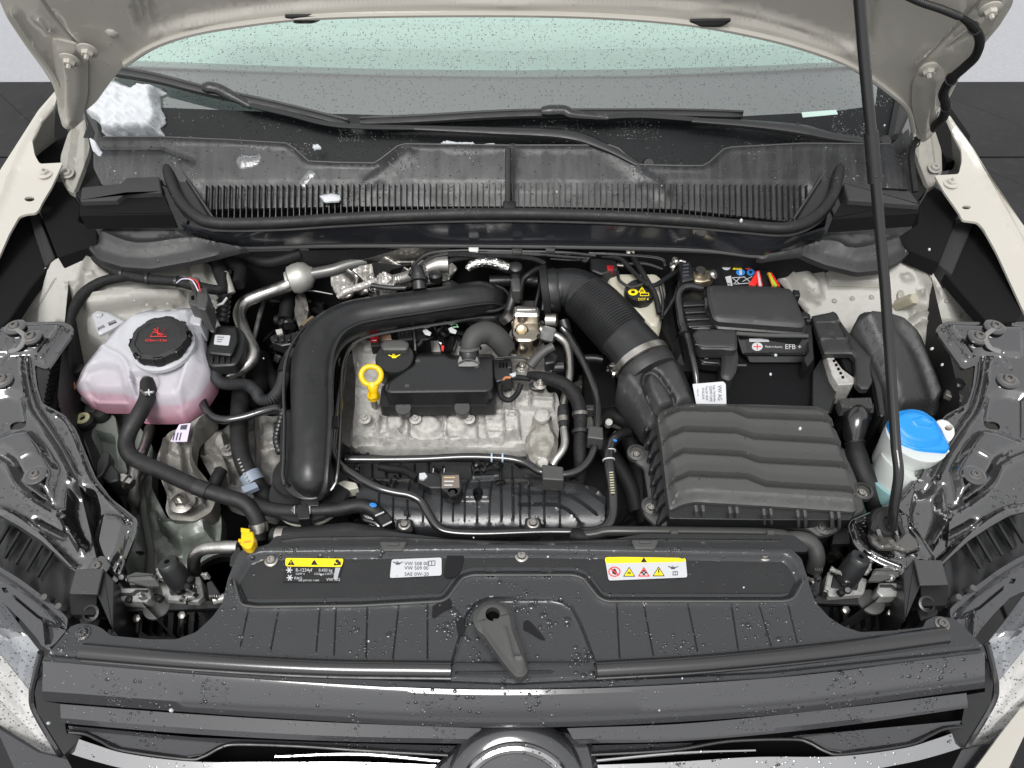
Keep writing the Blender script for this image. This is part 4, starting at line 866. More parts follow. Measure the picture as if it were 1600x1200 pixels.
# ================================================================ BAY FLOOR AND SHEET METAL
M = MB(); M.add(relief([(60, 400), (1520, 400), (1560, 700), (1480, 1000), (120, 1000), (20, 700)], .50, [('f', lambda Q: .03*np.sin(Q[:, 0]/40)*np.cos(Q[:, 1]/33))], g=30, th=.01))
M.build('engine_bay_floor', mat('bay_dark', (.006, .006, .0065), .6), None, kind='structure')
def walls():
    L = pts3([(110, 410, .95), (300, 395, .95), (800, 385, .955), (1200, 400, .95), (1450, 410, .95), (1500, 620, .92), (1480, 860, .88), (1290, 990, .86), (800, 1040, .86), (280, 1000, .86), (150, 870, .88), (90, 620, .92)])
    n = len(L); B = L.copy(); B[:, 2] = .48; O = L+(L-L.mean(0))*.01; V = np.vstack([L, B]); return V, [(i, (i+1) % n, n+(i+1) % n, n+i) for i in range(n)]
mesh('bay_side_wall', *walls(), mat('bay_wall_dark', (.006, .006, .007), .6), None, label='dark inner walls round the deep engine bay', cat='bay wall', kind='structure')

# strut tower panels
for s in (0, 1):
    if not s:
        t = thing('strut_tower_panel', 'pale painted strut tower panel with stamped digits, behind the coolant tank', 'body panel', (200, 460, .90), group='strut tower panels')
        O = [(138, 388), (156, 404), (190, 417), (235, 420), (300, 408), (352, 396), (362, 420), (352, 450), (338, 486), (332, 520), (300, 560), (230, 600), (150, 640), (112, 600), (108, 510), (96, 503), (60, 520), (12, 508), (50, 435), (88, 404)]
        f = [plateau([(127, 470), (140, 458), (200, 452), (290, 454), (296, 470), (288, 482), (230, 482), (150, 494), (132, 488)], 10, .016), plateau([(290, 420), (325, 408), (330, 445), (300, 450)], 8, .014), ridge([(140, 392), (126, 440), (112, 480)], 6, .006, 3), ridge([(132, 472), (210, 460), (288, 464)], 3, .002, 3),
             plateau([(128, 424), (146, 420), (152, 434), (134, 438)], 5, .004), ridge([(104, 446), (124, 442)], 4, .003), plateau([(150, 405), (180, 418), (290, 432), (286, 440), (170, 430), (152, 420)], 6, -.006)]
        zb = zlin((50, 440, .955), (140, 400, .965), (200, 600, .82))
    else:
        t = thing('strut_tower_panel', 'pale painted strut tower panel with a hexagonal stud, behind the black duct and prop rod', 'body panel', (1350, 470, .90), group='strut tower panels')
        O = [(1424, 393), (1408, 408), (1376, 422), (1340, 426), (1290, 414), (1240, 398), (1205, 402), (1200, 420), (1240, 460), (1262, 488), (1276, 520), (1330, 560), (1420, 640), (1460, 640), (1470, 540), (1452, 510), (1466, 504), (1545, 508), (1508, 438), (1484, 434), (1466, 408)]
        f = [plateau([(1216, 412), (1256, 410), (1284, 440), (1290, 470), (1262, 474), (1240, 460)], 10, .009), ridge([(1228, 420), (1250, 450), (1278, 474)], 4, .004, 3), ridge([(1424, 396), (1442, 430), (1462, 462)], 8, .010, 3), plateau([(1404, 430), (1420, 426), (1430, 438), (1412, 444)], 5, .005), plateau([(1432, 454), (1446, 450), (1446, 466), (1434, 468)], 5, .008),
             ridge([(1422, 500), (1440, 490), (1462, 494)], 4, .006, 3), ridge([(1424, 516), (1444, 504), (1462, 508)], 4, .006, 3), ridge([(1420, 480), (1436, 478), (1452, 484)], 4, -.004, 3), ridge([(1290, 418), (1296, 444), (1380, 446)], 4, -.004)]
        zb = zlin((1530, 440, .955), (1440, 400, .965), (1400, 600, .82))
    mesh('panel', *relief(rnd(O, 6), zb, f, g=6, th=.005), CRMI, t, angle=60)
    if not s:
        for k in range(17):
            x, y = 86-k*1.9, 436+k*3.1; q = zb(np.array([[x, y]], float))[0]; mesh('stamped_digit', *box(q+[0, 0, .0005], (.0042, .0016, .0012), (0, 0, R(-20 if k % 2 else 5))), CRMI, t) if k == 0 else place(t.children[-1] if False else dig, q+[0, 0, .0005], rot=(0, 0, R((k*37) % 40-20)), parent=t)
            if k == 0: dig = [c for c in COL.objects if c.name.startswith('stamped_digit')][0]; dig.location = Vector(q+[0, 0, .0005]-org(t)); dig.data.transform(Matrix.Translation(-Vector(dig.location)))
        for x, y in ((230, 476), (262, 474)): mesh('spot_weld', *hemi(p1(x, y, float(zb(np.array([[x, y]], float))[0][2])+.014), (0, -.3, 1), .004), CRMI, t)
    else:
        for x, y in ((1304, 470), (1332, 466), (1362, 464), (1480, 470), (1500, 492)): mesh('spot_weld', *hemi(p1(x, y, float(zb(np.array([[x, y]], float))[0][2])), (0, -.3, 1), .005), CRMI, t)
        mesh('hex_stud', *lathe(p1(1412, 474, .915), [(.011, -.02), (.011, .022), (.009, .026), (.0001, .026)], (.25, -.45, .85), 6), mat('waxed_brass', (.45, .42, .32), .45, metal=.4), t)
        mesh('stud_collar', *lathe(p1(1406, 466, .905), [(.014, -.01), (.014, .012), (.011, .014)], (.25, -.45, .85), 20), CRMI, t)

# chassis rails
rl = thing('chassis_rail', 'grey green painted chassis rail with a drain hole below the engine mount', 'chassis rail', (260, 830, .70))
O = [(120, 640), (200, 640), (240, 700), (236, 760), (262, 812), (300, 815), (332, 795), (345, 800), (345, 860), (330, 930), (190, 930), (176, 900), (200, 800), (160, 730)]
zr = zlin((200, 650, .80), (200, 900, .745), (340, 800, .765))
mesh('rail', *relief(rnd(O, 8), zr, [plateau([(240, 790), (262, 822), (334, 815), (338, 850), (290, 870), (250, 830)], 10, .03), ridge([(220, 720), (226, 790), (236, 860), (232, 930)], 7, .01, 4), ridge([(300, 860), (262, 890)], 10, .008), ('f', lambda Q: .004*np.sin(Q[:, 0]*.13+1)*np.sin(Q[:, 1]*.09))], g=6, th=.03, holes=[circ(218, 863, 7, 3.5, 12), circ(317, 805, 5, 3, 10)]), GRN, rl, angle=60)
mesh('seam_sealer', *sweep(pts3([(218, 720, .80), (222, 770, .79), (226, 810, .78), (236, 860, .77), (234, 910, .765)]), np.interp(np.linspace(0, 1, 5), [0, 1], [.004, .007]), 8, flat=.5), mat('sealer', (.09, .09, .08), .6), rl)
rr = thing('chassis_shelf', 'grey green sheet metal shelf with a bolt and rubber grommet left of the coolant tank', 'body panel', (150, 660, .80))
mesh('shelf', *relief(rnd([(92, 610), (112, 610), (130, 630), (180, 650), (186, 690), (200, 740), (150, 740), (120, 660)], 6), .83, [plateau([(145, 670), (180, 680), (184, 730), (156, 740)], 6, -.02)], g=6, th=.01), GRN, rr)
mesh('rubber_grommet', *lathe(p1(132, 658, .84), [(.016, -.01), (.0165, .004), (.013, .008), (.010, .006)], ns=24), RUB, rr)
mesh('yellow_bush', *lathe(p1(132, 658, .84), [(.0115, 0), (.0115, .009), (.0055, .010), (.005, .004), (.0001, .004)], ns=20), mat('cream_bush', (.62, .62, .36), .4), rr)
mesh('rubber_strap', *relief(rnd([(116, 650), (140, 645), (148, 650), (142, 680), (160, 720), (150, 740), (138, 700)], 4), .832, [], g=5, th=.006), RUB, rr)
mesh('rubber_buffer', *lathe(p1(160, 652, .83), [(.014, 0), (.014, .008), (.010, .014), (.003, .016)], ns=18), RUB, rr)

# ================================================================ GLOSS BLACK HEADLAMP CARRIERS
def carrier(s):
    f = (lambda q: [(1578-a_[0], a_[1])+tuple(a_[2:]) for a_ in q]) if s else (lambda q: q)
    side = 'beside the washer bottle' if s else 'in front of the coolant tank'
    t = thing('headlamp_carrier', 'large glossy black pressed sheet carrier, wet, with flanged bolts, '+side, 'bracket', (*f([(90, 700)])[0], .86), group='gloss black headlamp carriers')
    O = f([(-90, 500), (12, 504), (98, 502), (114, 510), (113, 522), (74, 577), (62, 574), (54, 570), (58, 604), (66, 630), (100, 648), (118, 670), (135, 712), (150, 747), (175, 780), (197, 797), (215, 812), (212, 835), (195, 877), (184, 908), (172, 922), (150, 908), (117, 893), (95, 872), (65, 845), (30, 822), (0, 805), (-90, 785)])
    zb = zlin((*f([(50, 510)])[0], .955), (*f([(0, 800)])[0], .895), (*f([(200, 850)])[0], .87))
    ft = [plateau(f([(-20, 510), (96, 506), (104, 512), (66, 566), (50, 556), (-20, 560)]), 6, 0.0062),
          ridge(f([(104, 516), (84, 544), (68, 564)]), 4, 0.0050), ridge(f([(96, 514), (76, 542), (62, 560)]), 2.5, 0.0037),
          ridge(f([(0, 574), (14, 556), (30, 548)]), 2, 0.0025),
          ridge(f([(34, 562), (38, 596), (48, 640), (70, 672), (92, 704), (112, 742), (128, 764)]), 4, 0.0062, 4), ridge(f([(44, 560), (48, 596), (60, 636), (82, 670), (104, 706), (124, 744)]), 3, 0.0062, 4),
          plateau(rnd(f([(-30, 695), (20, 674), (50, 668), (70, 690), (98, 735), (88, 795), (70, 780), (34, 752), (20, 724), (-30, 706)]), 10), 16, 0.0149),
          plateau(rnd(f([(-30, 612), (10, 604), (36, 612), (46, 660), (-10, 690), (-30, 690)]), 8), 12, -0.0087),
          ridge(f([(-20, 712), (12, 728), (30, 760), (62, 786), (94, 806), (108, 828), (128, 860)]), 8, 0.0087, 4),
          ridge(f([(-40, 790), (10, 796), (60, 828), (92, 858), (120, 886)]), 5, 0.0074, 4),
          plateau(rnd(f([(44, 812), (58, 806), (104, 832), (106, 846), (86, 844), (50, 826)]), 6), 8, -0.0099),
          plateau(rnd(f([(100, 750), (150, 760), (160, 800), (140, 870), (110, 840), (96, 800)]), 12), 16, -0.0217),
          plateau(rnd(f([(160, 800), (196, 806), (206, 820), (196, 862), (176, 896), (160, 880), (150, 850)]), 8), 10, 0.0112),
          ridge(f([(74, 640), (104, 660), (126, 706), (146, 752), (178, 790), (206, 816)]), 3, 0.0043, 4), ridge(f([(206, 816), (200, 850), (186, 890)]), 3, 0.0037, 4),
          ridge(f([(40, 722), (54, 714)]), 5, 0.0025), ridge(f([(72, 714), (82, 726)]), 4, -0.0031)]
    b = mesh('sheet', *relief(rnd(O, 5), zb, ft, g=5.5, th=.005, holes=[circ(*f([(26, 662)])[0], 15, 9, 16)], edge=1), PNT, t, angle=70)
    drops_on(b, 420, DROP, .0006, .0022); drops_on(b, 60, DROPL, .0004, .0012)
    for x, y, h, r in ((28, 517, .008, .009), (53, 533, .008, .0095), (4, 595, 0, .010), (67, 756, .022, .0075), (158, 892, .01, .0075)):
        x, y = f([(x, y)])[0]; q = zb(np.array([[x, y]], float))[0]+[0, 0, h]; mesh('washer', *lathe(q, [(.0165, -.001), (.0165, .002), (.013, .0035), (.012, .0035)], ns=24), PNT, t); torx(q+[0, 0, .002], (0, 0, 1), r*.85, STLD, t)
    w_ = f([(28, 520, 0), (44, 534, 0), (36, 552, 0), (20, 558, 0)]); q = np.array([zb(np.array([a[:2]], float))[0]+[0, 0, .013] for a in w_]); mesh('dried_drip', *sweep(cr(q, 5), .004, 7, flat=.25), mat('grey_film', (.16, .16, .155), .3, coat=.5) if not s else bpy.data.materials['grey_film'], t)
    return t, f, zb
ct0, f0, zb0 = carrier(0); ct1, f1_, zb1 = carrier(1)

# parts below the carriers: inner headlamp housings with ribs
for s in (0, 1):
    f = (lambda q: [(1590-a_[0], a_[1]-14)+tuple(a_[2:]) for a_ in q]) if s else (lambda q: q)
    t = thing('headlamp_housing', 'black ribbed headlamp housing behind the lens, '+('next to the washer side' if s else 'next to the coolant side'), 'housing', (*f([(50, 900)])[0], .80), group='headlamp housings')
    O = f([(-90, 800), (0, 808), (30, 826), (64, 848), (94, 875), (116, 896), (120, 960), (98, 968), (60, 930), (0, 880), (-90, 840)])
    mesh('housing', *relief(rnd(O, 4), .862, [('f', lambda Q: -.004+.004*np.sin(Q[:, 0]*.12))], g=7, th=.04), PLS, t)
    for k in range(5): x = 2+k*17; mesh('rib', *sweep(pts3(f([(x+12, 822+k*10, .874), (x-12, 862+k*10, .868)])), .0022, 6, flat=2), PLS, t)
    # bumper bridge: curved wet flange with the lamp gap
    O = f([(-90, 850), (0, 886), (30, 904), (60, 926), (88, 948), (106, 966), (104, 984), (86, 1006), (74, 1014), (64, 1008), (60, 1000), (36, 972), (8, 944), (-90, 900)])
    b = mesh('bumper_bridge', *relief(rnd(O, 4), zlin((*f([(0, 900)])[0], .885), (*f([(80, 1000)])[0], .892), (*f([(-80, 850)])[0], .875)), [ridge(f([(-60, 872), (0, 900), (50, 934), (96, 974)]), 5, .006, 3), ridge(f([(24, 934), (60, 964), (96, 980)]), 2.5, -.005), plateau(f([(66, 968), (92, 976), (80, 1006), (70, 1008)]), 4, -.010)], g=6, th=.008, holes=[rnd(f([(2, 918), (10, 918), (14, 926), (6, 926)]), 1)]), GLB, t)
    drops_on(b, 90, DROP, .0005, .0022)
    for x, y in ((81, 938), (103, 952)): mesh('locating_peg', *lathe(p1(*f([(x, y)])[0], .885), [(.0048, 0), (.0048, .018), (.004, .020), (.0001, .020)], (.0, -.2, 1), 14), PLG, t)
    # stamped end bracket
    P = f([(118, 889), (161, 888), (152, 928), (108, 927)]); q = mesh('end_bracket', *prism(rnd(P, 2), .905, .004, 1), mat('wet_grey_bracket', (.05, .05, .05), .25, drops=.4, dscale=120) if not s else bpy.data.materials['wet_grey_bracket'], t)
    mesh('bracket_side', *prism(rnd(f([(161, 888), (178, 908), (176, 985), (152, 930)]), 2), .898, .09, 1), PLS, t)
    mesh('bracket_front', *prism(rnd(f([(108, 928), (152, 929), (150, 960), (110, 960)]), 2), .892, .05, 1), PLD, t)
    M = MB(); M.add(prism(rnd(f([(120, 950), (150, 946), (156, 966), (150, 984), (126, 978)]), 4), .880, .03, 2)); M.add(lathe(p1(*f([(145, 958)])[0], .885), [(.011, -.02), (.011, .006), (.008, .007), (.008, .0)], (0, -.4, 1), 16)); M.build('clip_housing', PLS, t)

# ================================================================ STRIKER / ADJUSTER MODULES LEFT AND RIGHT
for s in (0, 1):
    f = (lambda q: [(1606-a_[0], a_[1]-8)+tuple(a_[2:]) for a_ in q]) if s else (lambda q: q)
    t = thing('adjuster_module', 'white headlamp adjuster with a round black knob, '+('next to the washer side headlamp' if s else 'next to the coolant side headlamp'), 'adjuster', (*f([(255, 920)])[0], .84), group='adjuster modules')
    WT = bpy.data.materials.get('aged_white_metal') or mat('aged_white_metal', (.36, .36, .35), .4, metal=.3, bump=(200, .4), stain=((.15, .15, .14), 80, .5, .7))
    mesh('body', *prism(rnd(f([(180, 918), (232, 918), (236, 932), (228, 940), (180, 938)]), 3), .872, .02, 2), WT, t)
    mesh('body_slot', *prism(rnd(f([(186, 926), (206, 926), (212, 921), (230, 921), (230, 925), (214, 925), (208, 930), (186, 930)]), 1), .8745, .004, .5), PL, t)
    mesh('lever_plate', *relief(rnd(f([(198, 900), (212, 894), (240, 897), (244, 908), (250, 916), (232, 916), (200, 908)]), 3), .886, [ridge(f([(204, 904), (238, 902)]), 4, .003)], g=5, th=.005), PLG, t)
    mesh('housing', *prism(rnd(f([(250, 912), (268, 906), (312, 900), (318, 930), (308, 940), (256, 936)]), 3), .862, .03, 2), WT, t)
    mesh('housing_inset', *prism(rnd(f([(262, 914), (304, 906), (308, 926), (266, 930)]), 3), .864, .03, 2), PL, t)
    kc = p1(*f([(284, 912)])[0], .865); kx = np.array([-.25 if not s else .25, .30, .9]); mesh('knob', *lathe(kc, [(.0165, 0), (.0150, .035), (.0135, .042), (.0125, .043), (.0001, .043)], kx, 26), PLS, t)
    mesh('knob_socket', *lathe(kc+kx/np.linalg.norm(kx)*.0432, [(.0035, 0), (.0035, .001), (.0001, .001)], kx, 12), BLK0, t)
    mesh('gear', *lathe(p1(*f([(262, 893)])[0], .868), [(.014, 0), (.014, .006), (.012, .008), (.0001, .008)], (0, .1, 1), 28, lobes=10, lr=.07), WT, t)
    mesh('side_clip', *prism(rnd(f([(322, 910), (330, 906), (346, 930), (340, 938), (326, 936)]), 2), .868, .03, 1.5), PLS, t)
    mesh('side_pin', *tube(f([(334, 938, .862), (352, 934, .862)]), 7), WT, t)
    mesh('shelf', *relief(rnd(f([(176, 944), (348, 938), (346, 950), (176, 956)]), 3), .850, [], g=10, th=.006), PLS, t)
    mesh('shelf_disc', *lathe(p1(*f([(246, 950)])[0], .846), [(.018, 0), (.018, .004), (.014, .006), (.0001, .006)], (0, 0, 1), 24), PLG, t)
    for x, y in ((217, 967), (287, 962)):
        M = MB(); M.add(lathe(p1(*f([(x, y)])[0], .838), [(.0055, 0), (.0055, .008), (.003, .009)], (0, -.3, 1), 6)); M.build('adjuster_nut', STLD, t)
        mesh('adjuster_screw', *tube(f([(x-1, y+3, .835), (x-5, y+30, .80)]), 3.2, corr=300, ca=.2, ns=8), STLD, t)
    ra = random.Random(31+s)
    for k in range(20):
        x, y = f([(ra.uniform(190, 342), ra.uniform(898, 938))])[0]; m_ = (PLS, WT, PLD, STLD)[k % 4]; q = p1(x, y, ra.uniform(.866, .882))
        if k % 5 == 4: mesh('spring', *sweep(np.array([q+np.array([.012*t-.006, .003*math.cos(t*25), .003*math.sin(t*25)]) for t in np.linspace(0, 1, 40)]), .0007, 5), STLD, t)
        elif k % 2: mesh('clip_detail', *box(q, (ra.uniform(.006, .020), ra.uniform(.004, .010), ra.uniform(.006, .014)), (ra.uniform(-.3, .3), ra.uniform(-.3, .3), ra.uniform(-.6, .6)), .2), m_, t)
        else: mesh('screw_detail', *lathe(q, [(.005, 0), (.005, .006), (.0035, .008), (.0001, .008)], (ra.uniform(-.5, .5), ra.uniform(-.5, .2), 1), 12), m_, t)
    mesh('lower_rail', *relief(f([(170, 960), (345, 955), (335, 985), (300, 996), (175, 992)]), .77, [ridge(f([(180+k*16, 962), (178+k*16, 992)]), 3, .012) for k in range(9)], g=6, th=.02), PLS, t)
# ================================================================ COOLANT TANK
ct = thing('coolant_tank', 'milky coolant expansion tank with pink coolant at the bottom and a black screw cap', 'coolant tank', (225, 580, .80))
O = [(117, 605), (130, 574), (158, 540), (185, 510), (207, 493), (232, 484), (270, 484), (292, 480), (316, 486), (312, 512), (318, 545), (327, 575), (323, 604), (312, 630), (287, 658), (262, 661), (225, 662), (218, 646), (207, 640), (150, 640), (125, 624)]
Or = rnd(O, 9, 5)
zt = zlin((200, 500, .930), (200, 640, .868), (320, 560, .908))
pkt = [plateau(rnd([(128, 606), (138, 586), (166, 576), (196, 580), (204, 604), (206, 634), (146, 632)], 8), 10, -.010), plateau(rnd([(210, 592), (254, 590), (260, 610), (252, 628), (246, 630), (214, 626)], 5), 7, -.010),
       plateau(rnd([(186, 545), (206, 500), (296, 496), (306, 560), (270, 585), (206, 575)], 16), 18, .008), ridge([(158, 545), (175, 560), (205, 580), (216, 640)], 6, .004, 4), ridge([(300, 510), (304, 560), (290, 610), (284, 650)], 6, .004, 4)]
Ou = rnd(O[:12]+[(312, 618), (287, 646), (262, 649), (225, 650), (218, 634), (207, 629), (150, 629), (126, 616)], 9, 5)
tk = mesh('upper_shell', *relief(Ou, zt, [plateau(Ou, 20, .022)]+pkt, g=6, bottom=.842), TANKM, ct, angle=80)
sm_ = [(117, 607), (125, 620), (150, 632), (206, 633), (216, 638), (224, 653), (262, 653), (289, 650), (315, 620), (325, 602), (328, 580)]
mesh('seam_flange', *tube([(a, b, .846) for a, b in sm_], 3.6, n=5, ns=8, flat=.6), TANK, ct)
lower = inset(ccw(Or), -1); mesh('lower_shell', *prism(lower, .842, .06, 0, bot=inset(lower, 7), bz=.775), PINK, ct)
ear = [(142, 492), (152, 485), (172, 489), (196, 502), (176, 514), (154, 524)]
mesh('mounting_ear', *relief(rnd(ear, 4), .918, [plateau(rnd(ear, 4), 3, .003)], g=4, th=.005, holes=[[(153, 514), (163, 509), (166, 513), (155, 519)], [(169, 506), (181, 501), (184, 506), (172, 511)]]), TANK, ct)
mesh('ear_pip', *lathe(p1(156, 494, .92), [(.006, 0), (.005, .004), (.0001, .005)], ns=14), TANK, ct)
mesh('sensor_neck', *prism(rnd([(290, 482), (317, 486), (313, 508), (300, 506), (288, 496)], 3), .945, .04, 1.5), TANK, ct)
cc = p1(250, 529, .948); tl = np.array([-.02, -.10, 1.0])
mesh('collar', *lathe(cc-np.array([0, 0, .022]), [(.052, 0), (.051, .006), (.047, .009)], tl, 40), TANK, ct)
cap = mesh('cap', *lathe(cc-np.array([0, 0, .014]), [(.0460, 0), (.0460, .013), (.0445, .018), (.037, .0195), (.0355, .0175), (.0001, .018)], tl, 64, lobes=9, lr=.022), PL, ct, angle=40)
capz = lambda Q: pplane(Q, cc+np.array([0, 0, .005]), tl)
for k in range(8):
    a = k*math.pi/4+.2; q = cc-np.array([0, 0, .004])+np.array([math.cos(a)*.0452, math.sin(a)*.0452, -math.sin(a)*-.0])+[0, 0, -.1*0]; g_ = mesh('grip', *box(q, (.007, .016, .014), (0, 0, a), .25), PL, ct) if k == 0 else mesh('grip', *box(q, (.007, .016, .014), (0, 0, a), .25), PL, ct)
W = [(235, 525, 0), (241, 513, 0), (245, 522, 0), (249, 513, 0), (253, 524, 0), (258, 514, 0), (236, 526, 0)]
for L in ([(235, 526), (243, 514), (250, 526), (257, 514), (261, 526), (235, 526)], [(240, 519), (256, 523)], [(247, 512), (247, 525)], [(241, 514), (253, 526)]):
    P = cr(capz(np.array(L, float)), 1) if len(L) > 2 else capz(np.array(L, float)); mesh('warning_print', *sweep(P+[0, 0, .0006], .0006, 5), RPR, ct)
mesh('cap_lettering', *textvf('G12evo 1.5 bar', 227, 534, 5.5, capz, .0009, 0), RPR, ct)
s_ = thing('tank_level_sensor', 'grey black level sensor plug standing on the back corner of the coolant tank', 'sensor', (308, 470, .94))
mesh('plug', *prism(rnd([(295, 456), (306, 452), (310, 474), (308, 478), (294, 474)], 2), .975, .035, 1), PLG, s_)
mesh('body', *prism(rnd([(308, 450), (322, 448), (325, 466), (321, 484), (307, 480)], 3), .985, .05, 1.5), PLG, s_)
mesh('cylinder', *lathe(p1(312, 458, .965), [(.0085, 0), (.0085, .028), (.007, .030), (.0001, .03)], (0, 0, 1), 18), PLG, s_)
mesh('slot', *prism([(298, 462), (303, 461), (304, 468), (299, 469)], .9755, .003, .5), BLK0, s_)
mesh('wire', *tube([(310, 455, .995), (300, 438, 1.0), (285, 436, .99), (276, 442, .975)], 1, ns=6), PUR, s_)
mesh('wire', *tube([(313, 455, .995), (308, 440, 1.0), (296, 434, .99)], 1, ns=6), RPR, s_)

# ---- hoses on this side
def hose(nm, label, L, r, m=RUB, cat='hose', extra=(), **k):
    t = thing(nm, label, cat, tuple(L[len(L)//2][:3])); mesh('hose' if 'hose' in nm else 'pipe', *tube(L, r, n=k.pop('n', 9), ns=k.pop('ns', 16), **k), m, t); return t
def clampring(t, L, i, r, m=STL, w_=.012, nm='clamp'):
    P = pts3(L); a, b = P[max(0, i-1)], P[min(len(P)-1, i+1)]; d = (b-a)/np.linalg.norm(b-a); rr = r*unit(P[i])
    return mesh(nm, *lathe(P[i]-d*w_/2, [(rr*.98, 0), (rr*1.07, 0), (rr*1.07, w_), (rr*.98, w_)], d, 28), m, t)
CH = [(232, 598, .892), (230, 622, .895), (217, 648, .892), (203, 672, .882), (197, 694, .875), (204, 712, .872), (224, 724, .870), (255, 737, .868), (287, 752, .868), (317, 765, .868), (350, 775, .866), (380, 785, .860), (398, 804, .850), (405, 824, .838), (407, 840, .825)]
t = hose('coolant_hose', 'thick black rubber hose curving from the coolant tank front down to the yellow clip', CH, 12.5)
clampring(t, CH, 0, 10.5, STLD, .02); clampring(t, CH, 9, 13, PLS, .022, 'joiner'); clampring(t, CH, 13, 14, STL, .014)
mesh('spring_clip', *sweep(pts3([(220, 610, .905), (228, 617, .912), (240, 612, .905)]), .002, 6), STL, t)
mesh('white_tick', *prism([(226, 612), (238, 611), (238, 613), (226, 614)], .912, .002, 0), WPR, t); mesh('white_tick', *prism([(231, 608), (233, 608), (234, 617), (232, 617)], .9125, .002, 0), WPR, t)
mesh('spigot', *tube([(234, 590, .89), (232, 602, .892)], 9), TANK, t)
H2 = [(396, 788, .845), (430, 797, .850), (472, 799, .853), (525, 796, .853), (562, 790, .852), (582, 796, .848), (596, 808, .838), (606, 822, .822)]
t = hose('coolant_crosspipe', 'black hose running level below the big pipe, with white ticks and blue dab', H2, 11.5, cat='hose')
mesh('retainer', *prism(rnd([(464, 788), (482, 787), (484, 810), (465, 811)], 2), .868, .024, 1), PLS, t)
for x in (459, 483): mesh('white_tick', *sweep(pts3([(x-2, 794, .867), (x+1, 791, .867), (x+1, 803, .865), (x-3, 796, .867)]), .0009, 5), WPR, t)
mesh('blue_dab', *hemi(p1(583, 789, .861), (.3, 0, 1), .0042, 1.4, .12), BLP, t)
M = MB(); M.add(prism(rnd([(588, 808), (606, 800), (614, 814), (598, 824)], 2), .850, .03, 1.5)); M.build('quick_connector', PLS, t)
for a in ((586, 806, 600, 800), (598, 822, 612, 815)): mesh('white_tick', *sweep(pts3([(a[0], a[1], .853), (a[2], a[3], .853)]), .0014, 5), WPR, t)
mesh('sensor_wire', *tube([(566, 802, .83), (570, 812, .83), (590, 820, .83), (598, 842, .82)], 4, ns=8), RUBS, t); mesh('tail', *tube([(604, 818, .825), (616, 838, .80)], 6), RUB, t)
H3 = [(428, 838, .842), (440, 838, .845), (475, 837, .848), (520, 833, .852), (545, 831, .852), (580, 836, .846), (620, 843, .836)]
t = hose('radiator_hose', 'fat black hose with a steel band lying along the rear edge of the front cover', H3, 14.5)
clampring(t, H3, 1, 14.5, STL, .012)
V1 = [(377, 612, .83), (374, 650, .838), (374, 690, .84), (380, 720, .84), (394, 748, .835), (410, 768, .82), (424, 790, .80)]
t = hose('heater_hose', 'black moulded hose with white print before the gearbox, held by a blue-grey clip', V1, 14)
clampring(t, V1, 4, 15.5, mat('blue_grey_clip', (.22, .26, .32), .4), .018); mesh('clip_ear', *prism(rnd([(376, 760), (398, 752), (404, 760), (380, 770)], 2), .855, .01, 1), bpy.data.materials['blue_grey_clip'], t)
for k in range(7): mesh('print_mark', *box(p1(373+k*2.2, 718+k*5.5, .858+k*-.001), (.004, .0025, .0006), (0, 0, .6)), mat('worn_print', (.35, .35, .35), .5) if k == 0 else bpy.data.materials['worn_print'], t)
U1 = [(330, 566, .86), (319, 590, .86), (315, 622, .86), (328, 648, .865), (350, 656, .87), (380, 652, .872), (410, 643, .874), (432, 638, .872), (443, 643, .865)]
t = hose('vent_pipe', 'shiny black U-bent pipe sweeping from beside the tank to the intake pipe', U1, 6.8, RUBS, cat='pipe')
hose('vent_connector', 'black ribbed connector hose hanging beside the intake pipe bottom left edge', [(443, 642, .868), (438, 660, .866), (433, 680, .862), (433, 692, .86), (438, 708, .855)], 6, PLS, corr=140, ca=.1)
# brace, ground loom
HR = [(140, 392, .965), (158, 412, .957), (190, 428, .95), (230, 436, .948), (275, 440, .945), (310, 448, .942), (346, 452, .94), (350, 430, .94)]
t = thing('wiring_loom', 'black taped wiring loom crossing the pale strut panel behind the coolant tank', 'wiring', (230, 436, .94)); mesh('loom', *tube([(*q, 8 if i > 1 else 6) for i, q in enumerate(HR)], 8, n=9, ns=12), TAPE, t)
mesh('branch', *tube([(200, 431, .948, 8), (160, 440, .94, 8), (132, 458, .935, 9), (116, 482, .93, 8), (108, 510, .925, 7), (107, 550, .91, 8), (102, 595, .88, 9), (88, 640, .85, 9), (78, 655, .84, 8)], 8, n=8, ns=12), TAPE, t)
for i in (2, 3, 4): mesh('cable_tie', *lathe(pts3([HR[i]])[0], [(.0088, 0), (.0105, 0), (.0105, .004), (.0088, .004)], (1, 0, 0), 16), PLS, t)
t = thing('loom_conduit', 'loose black conduit and orange wires between the carrier and the coolant tank', 'wiring', (100, 600, .83))
mesh('conduit', *tube([(98, 540, .88), (92, 580, .865), (84, 620, .85), (80, 650, .84)], 12, corr=120, ca=.1), TAPE, t)
for d in (0, 3): mesh('orange_wire', *tube([(107+d, 588, .88), (114+d, 604, .875), (108+d, 612, .87), (96+d, 624, .865), (94+d, 636, .86)], 1.6, ns=6), COP, t)
mesh('socket', *lathe(p1(124, 582, .87), [(.014, 0), (.012, .012), (.008, .014)], ns=16), RUB, t)
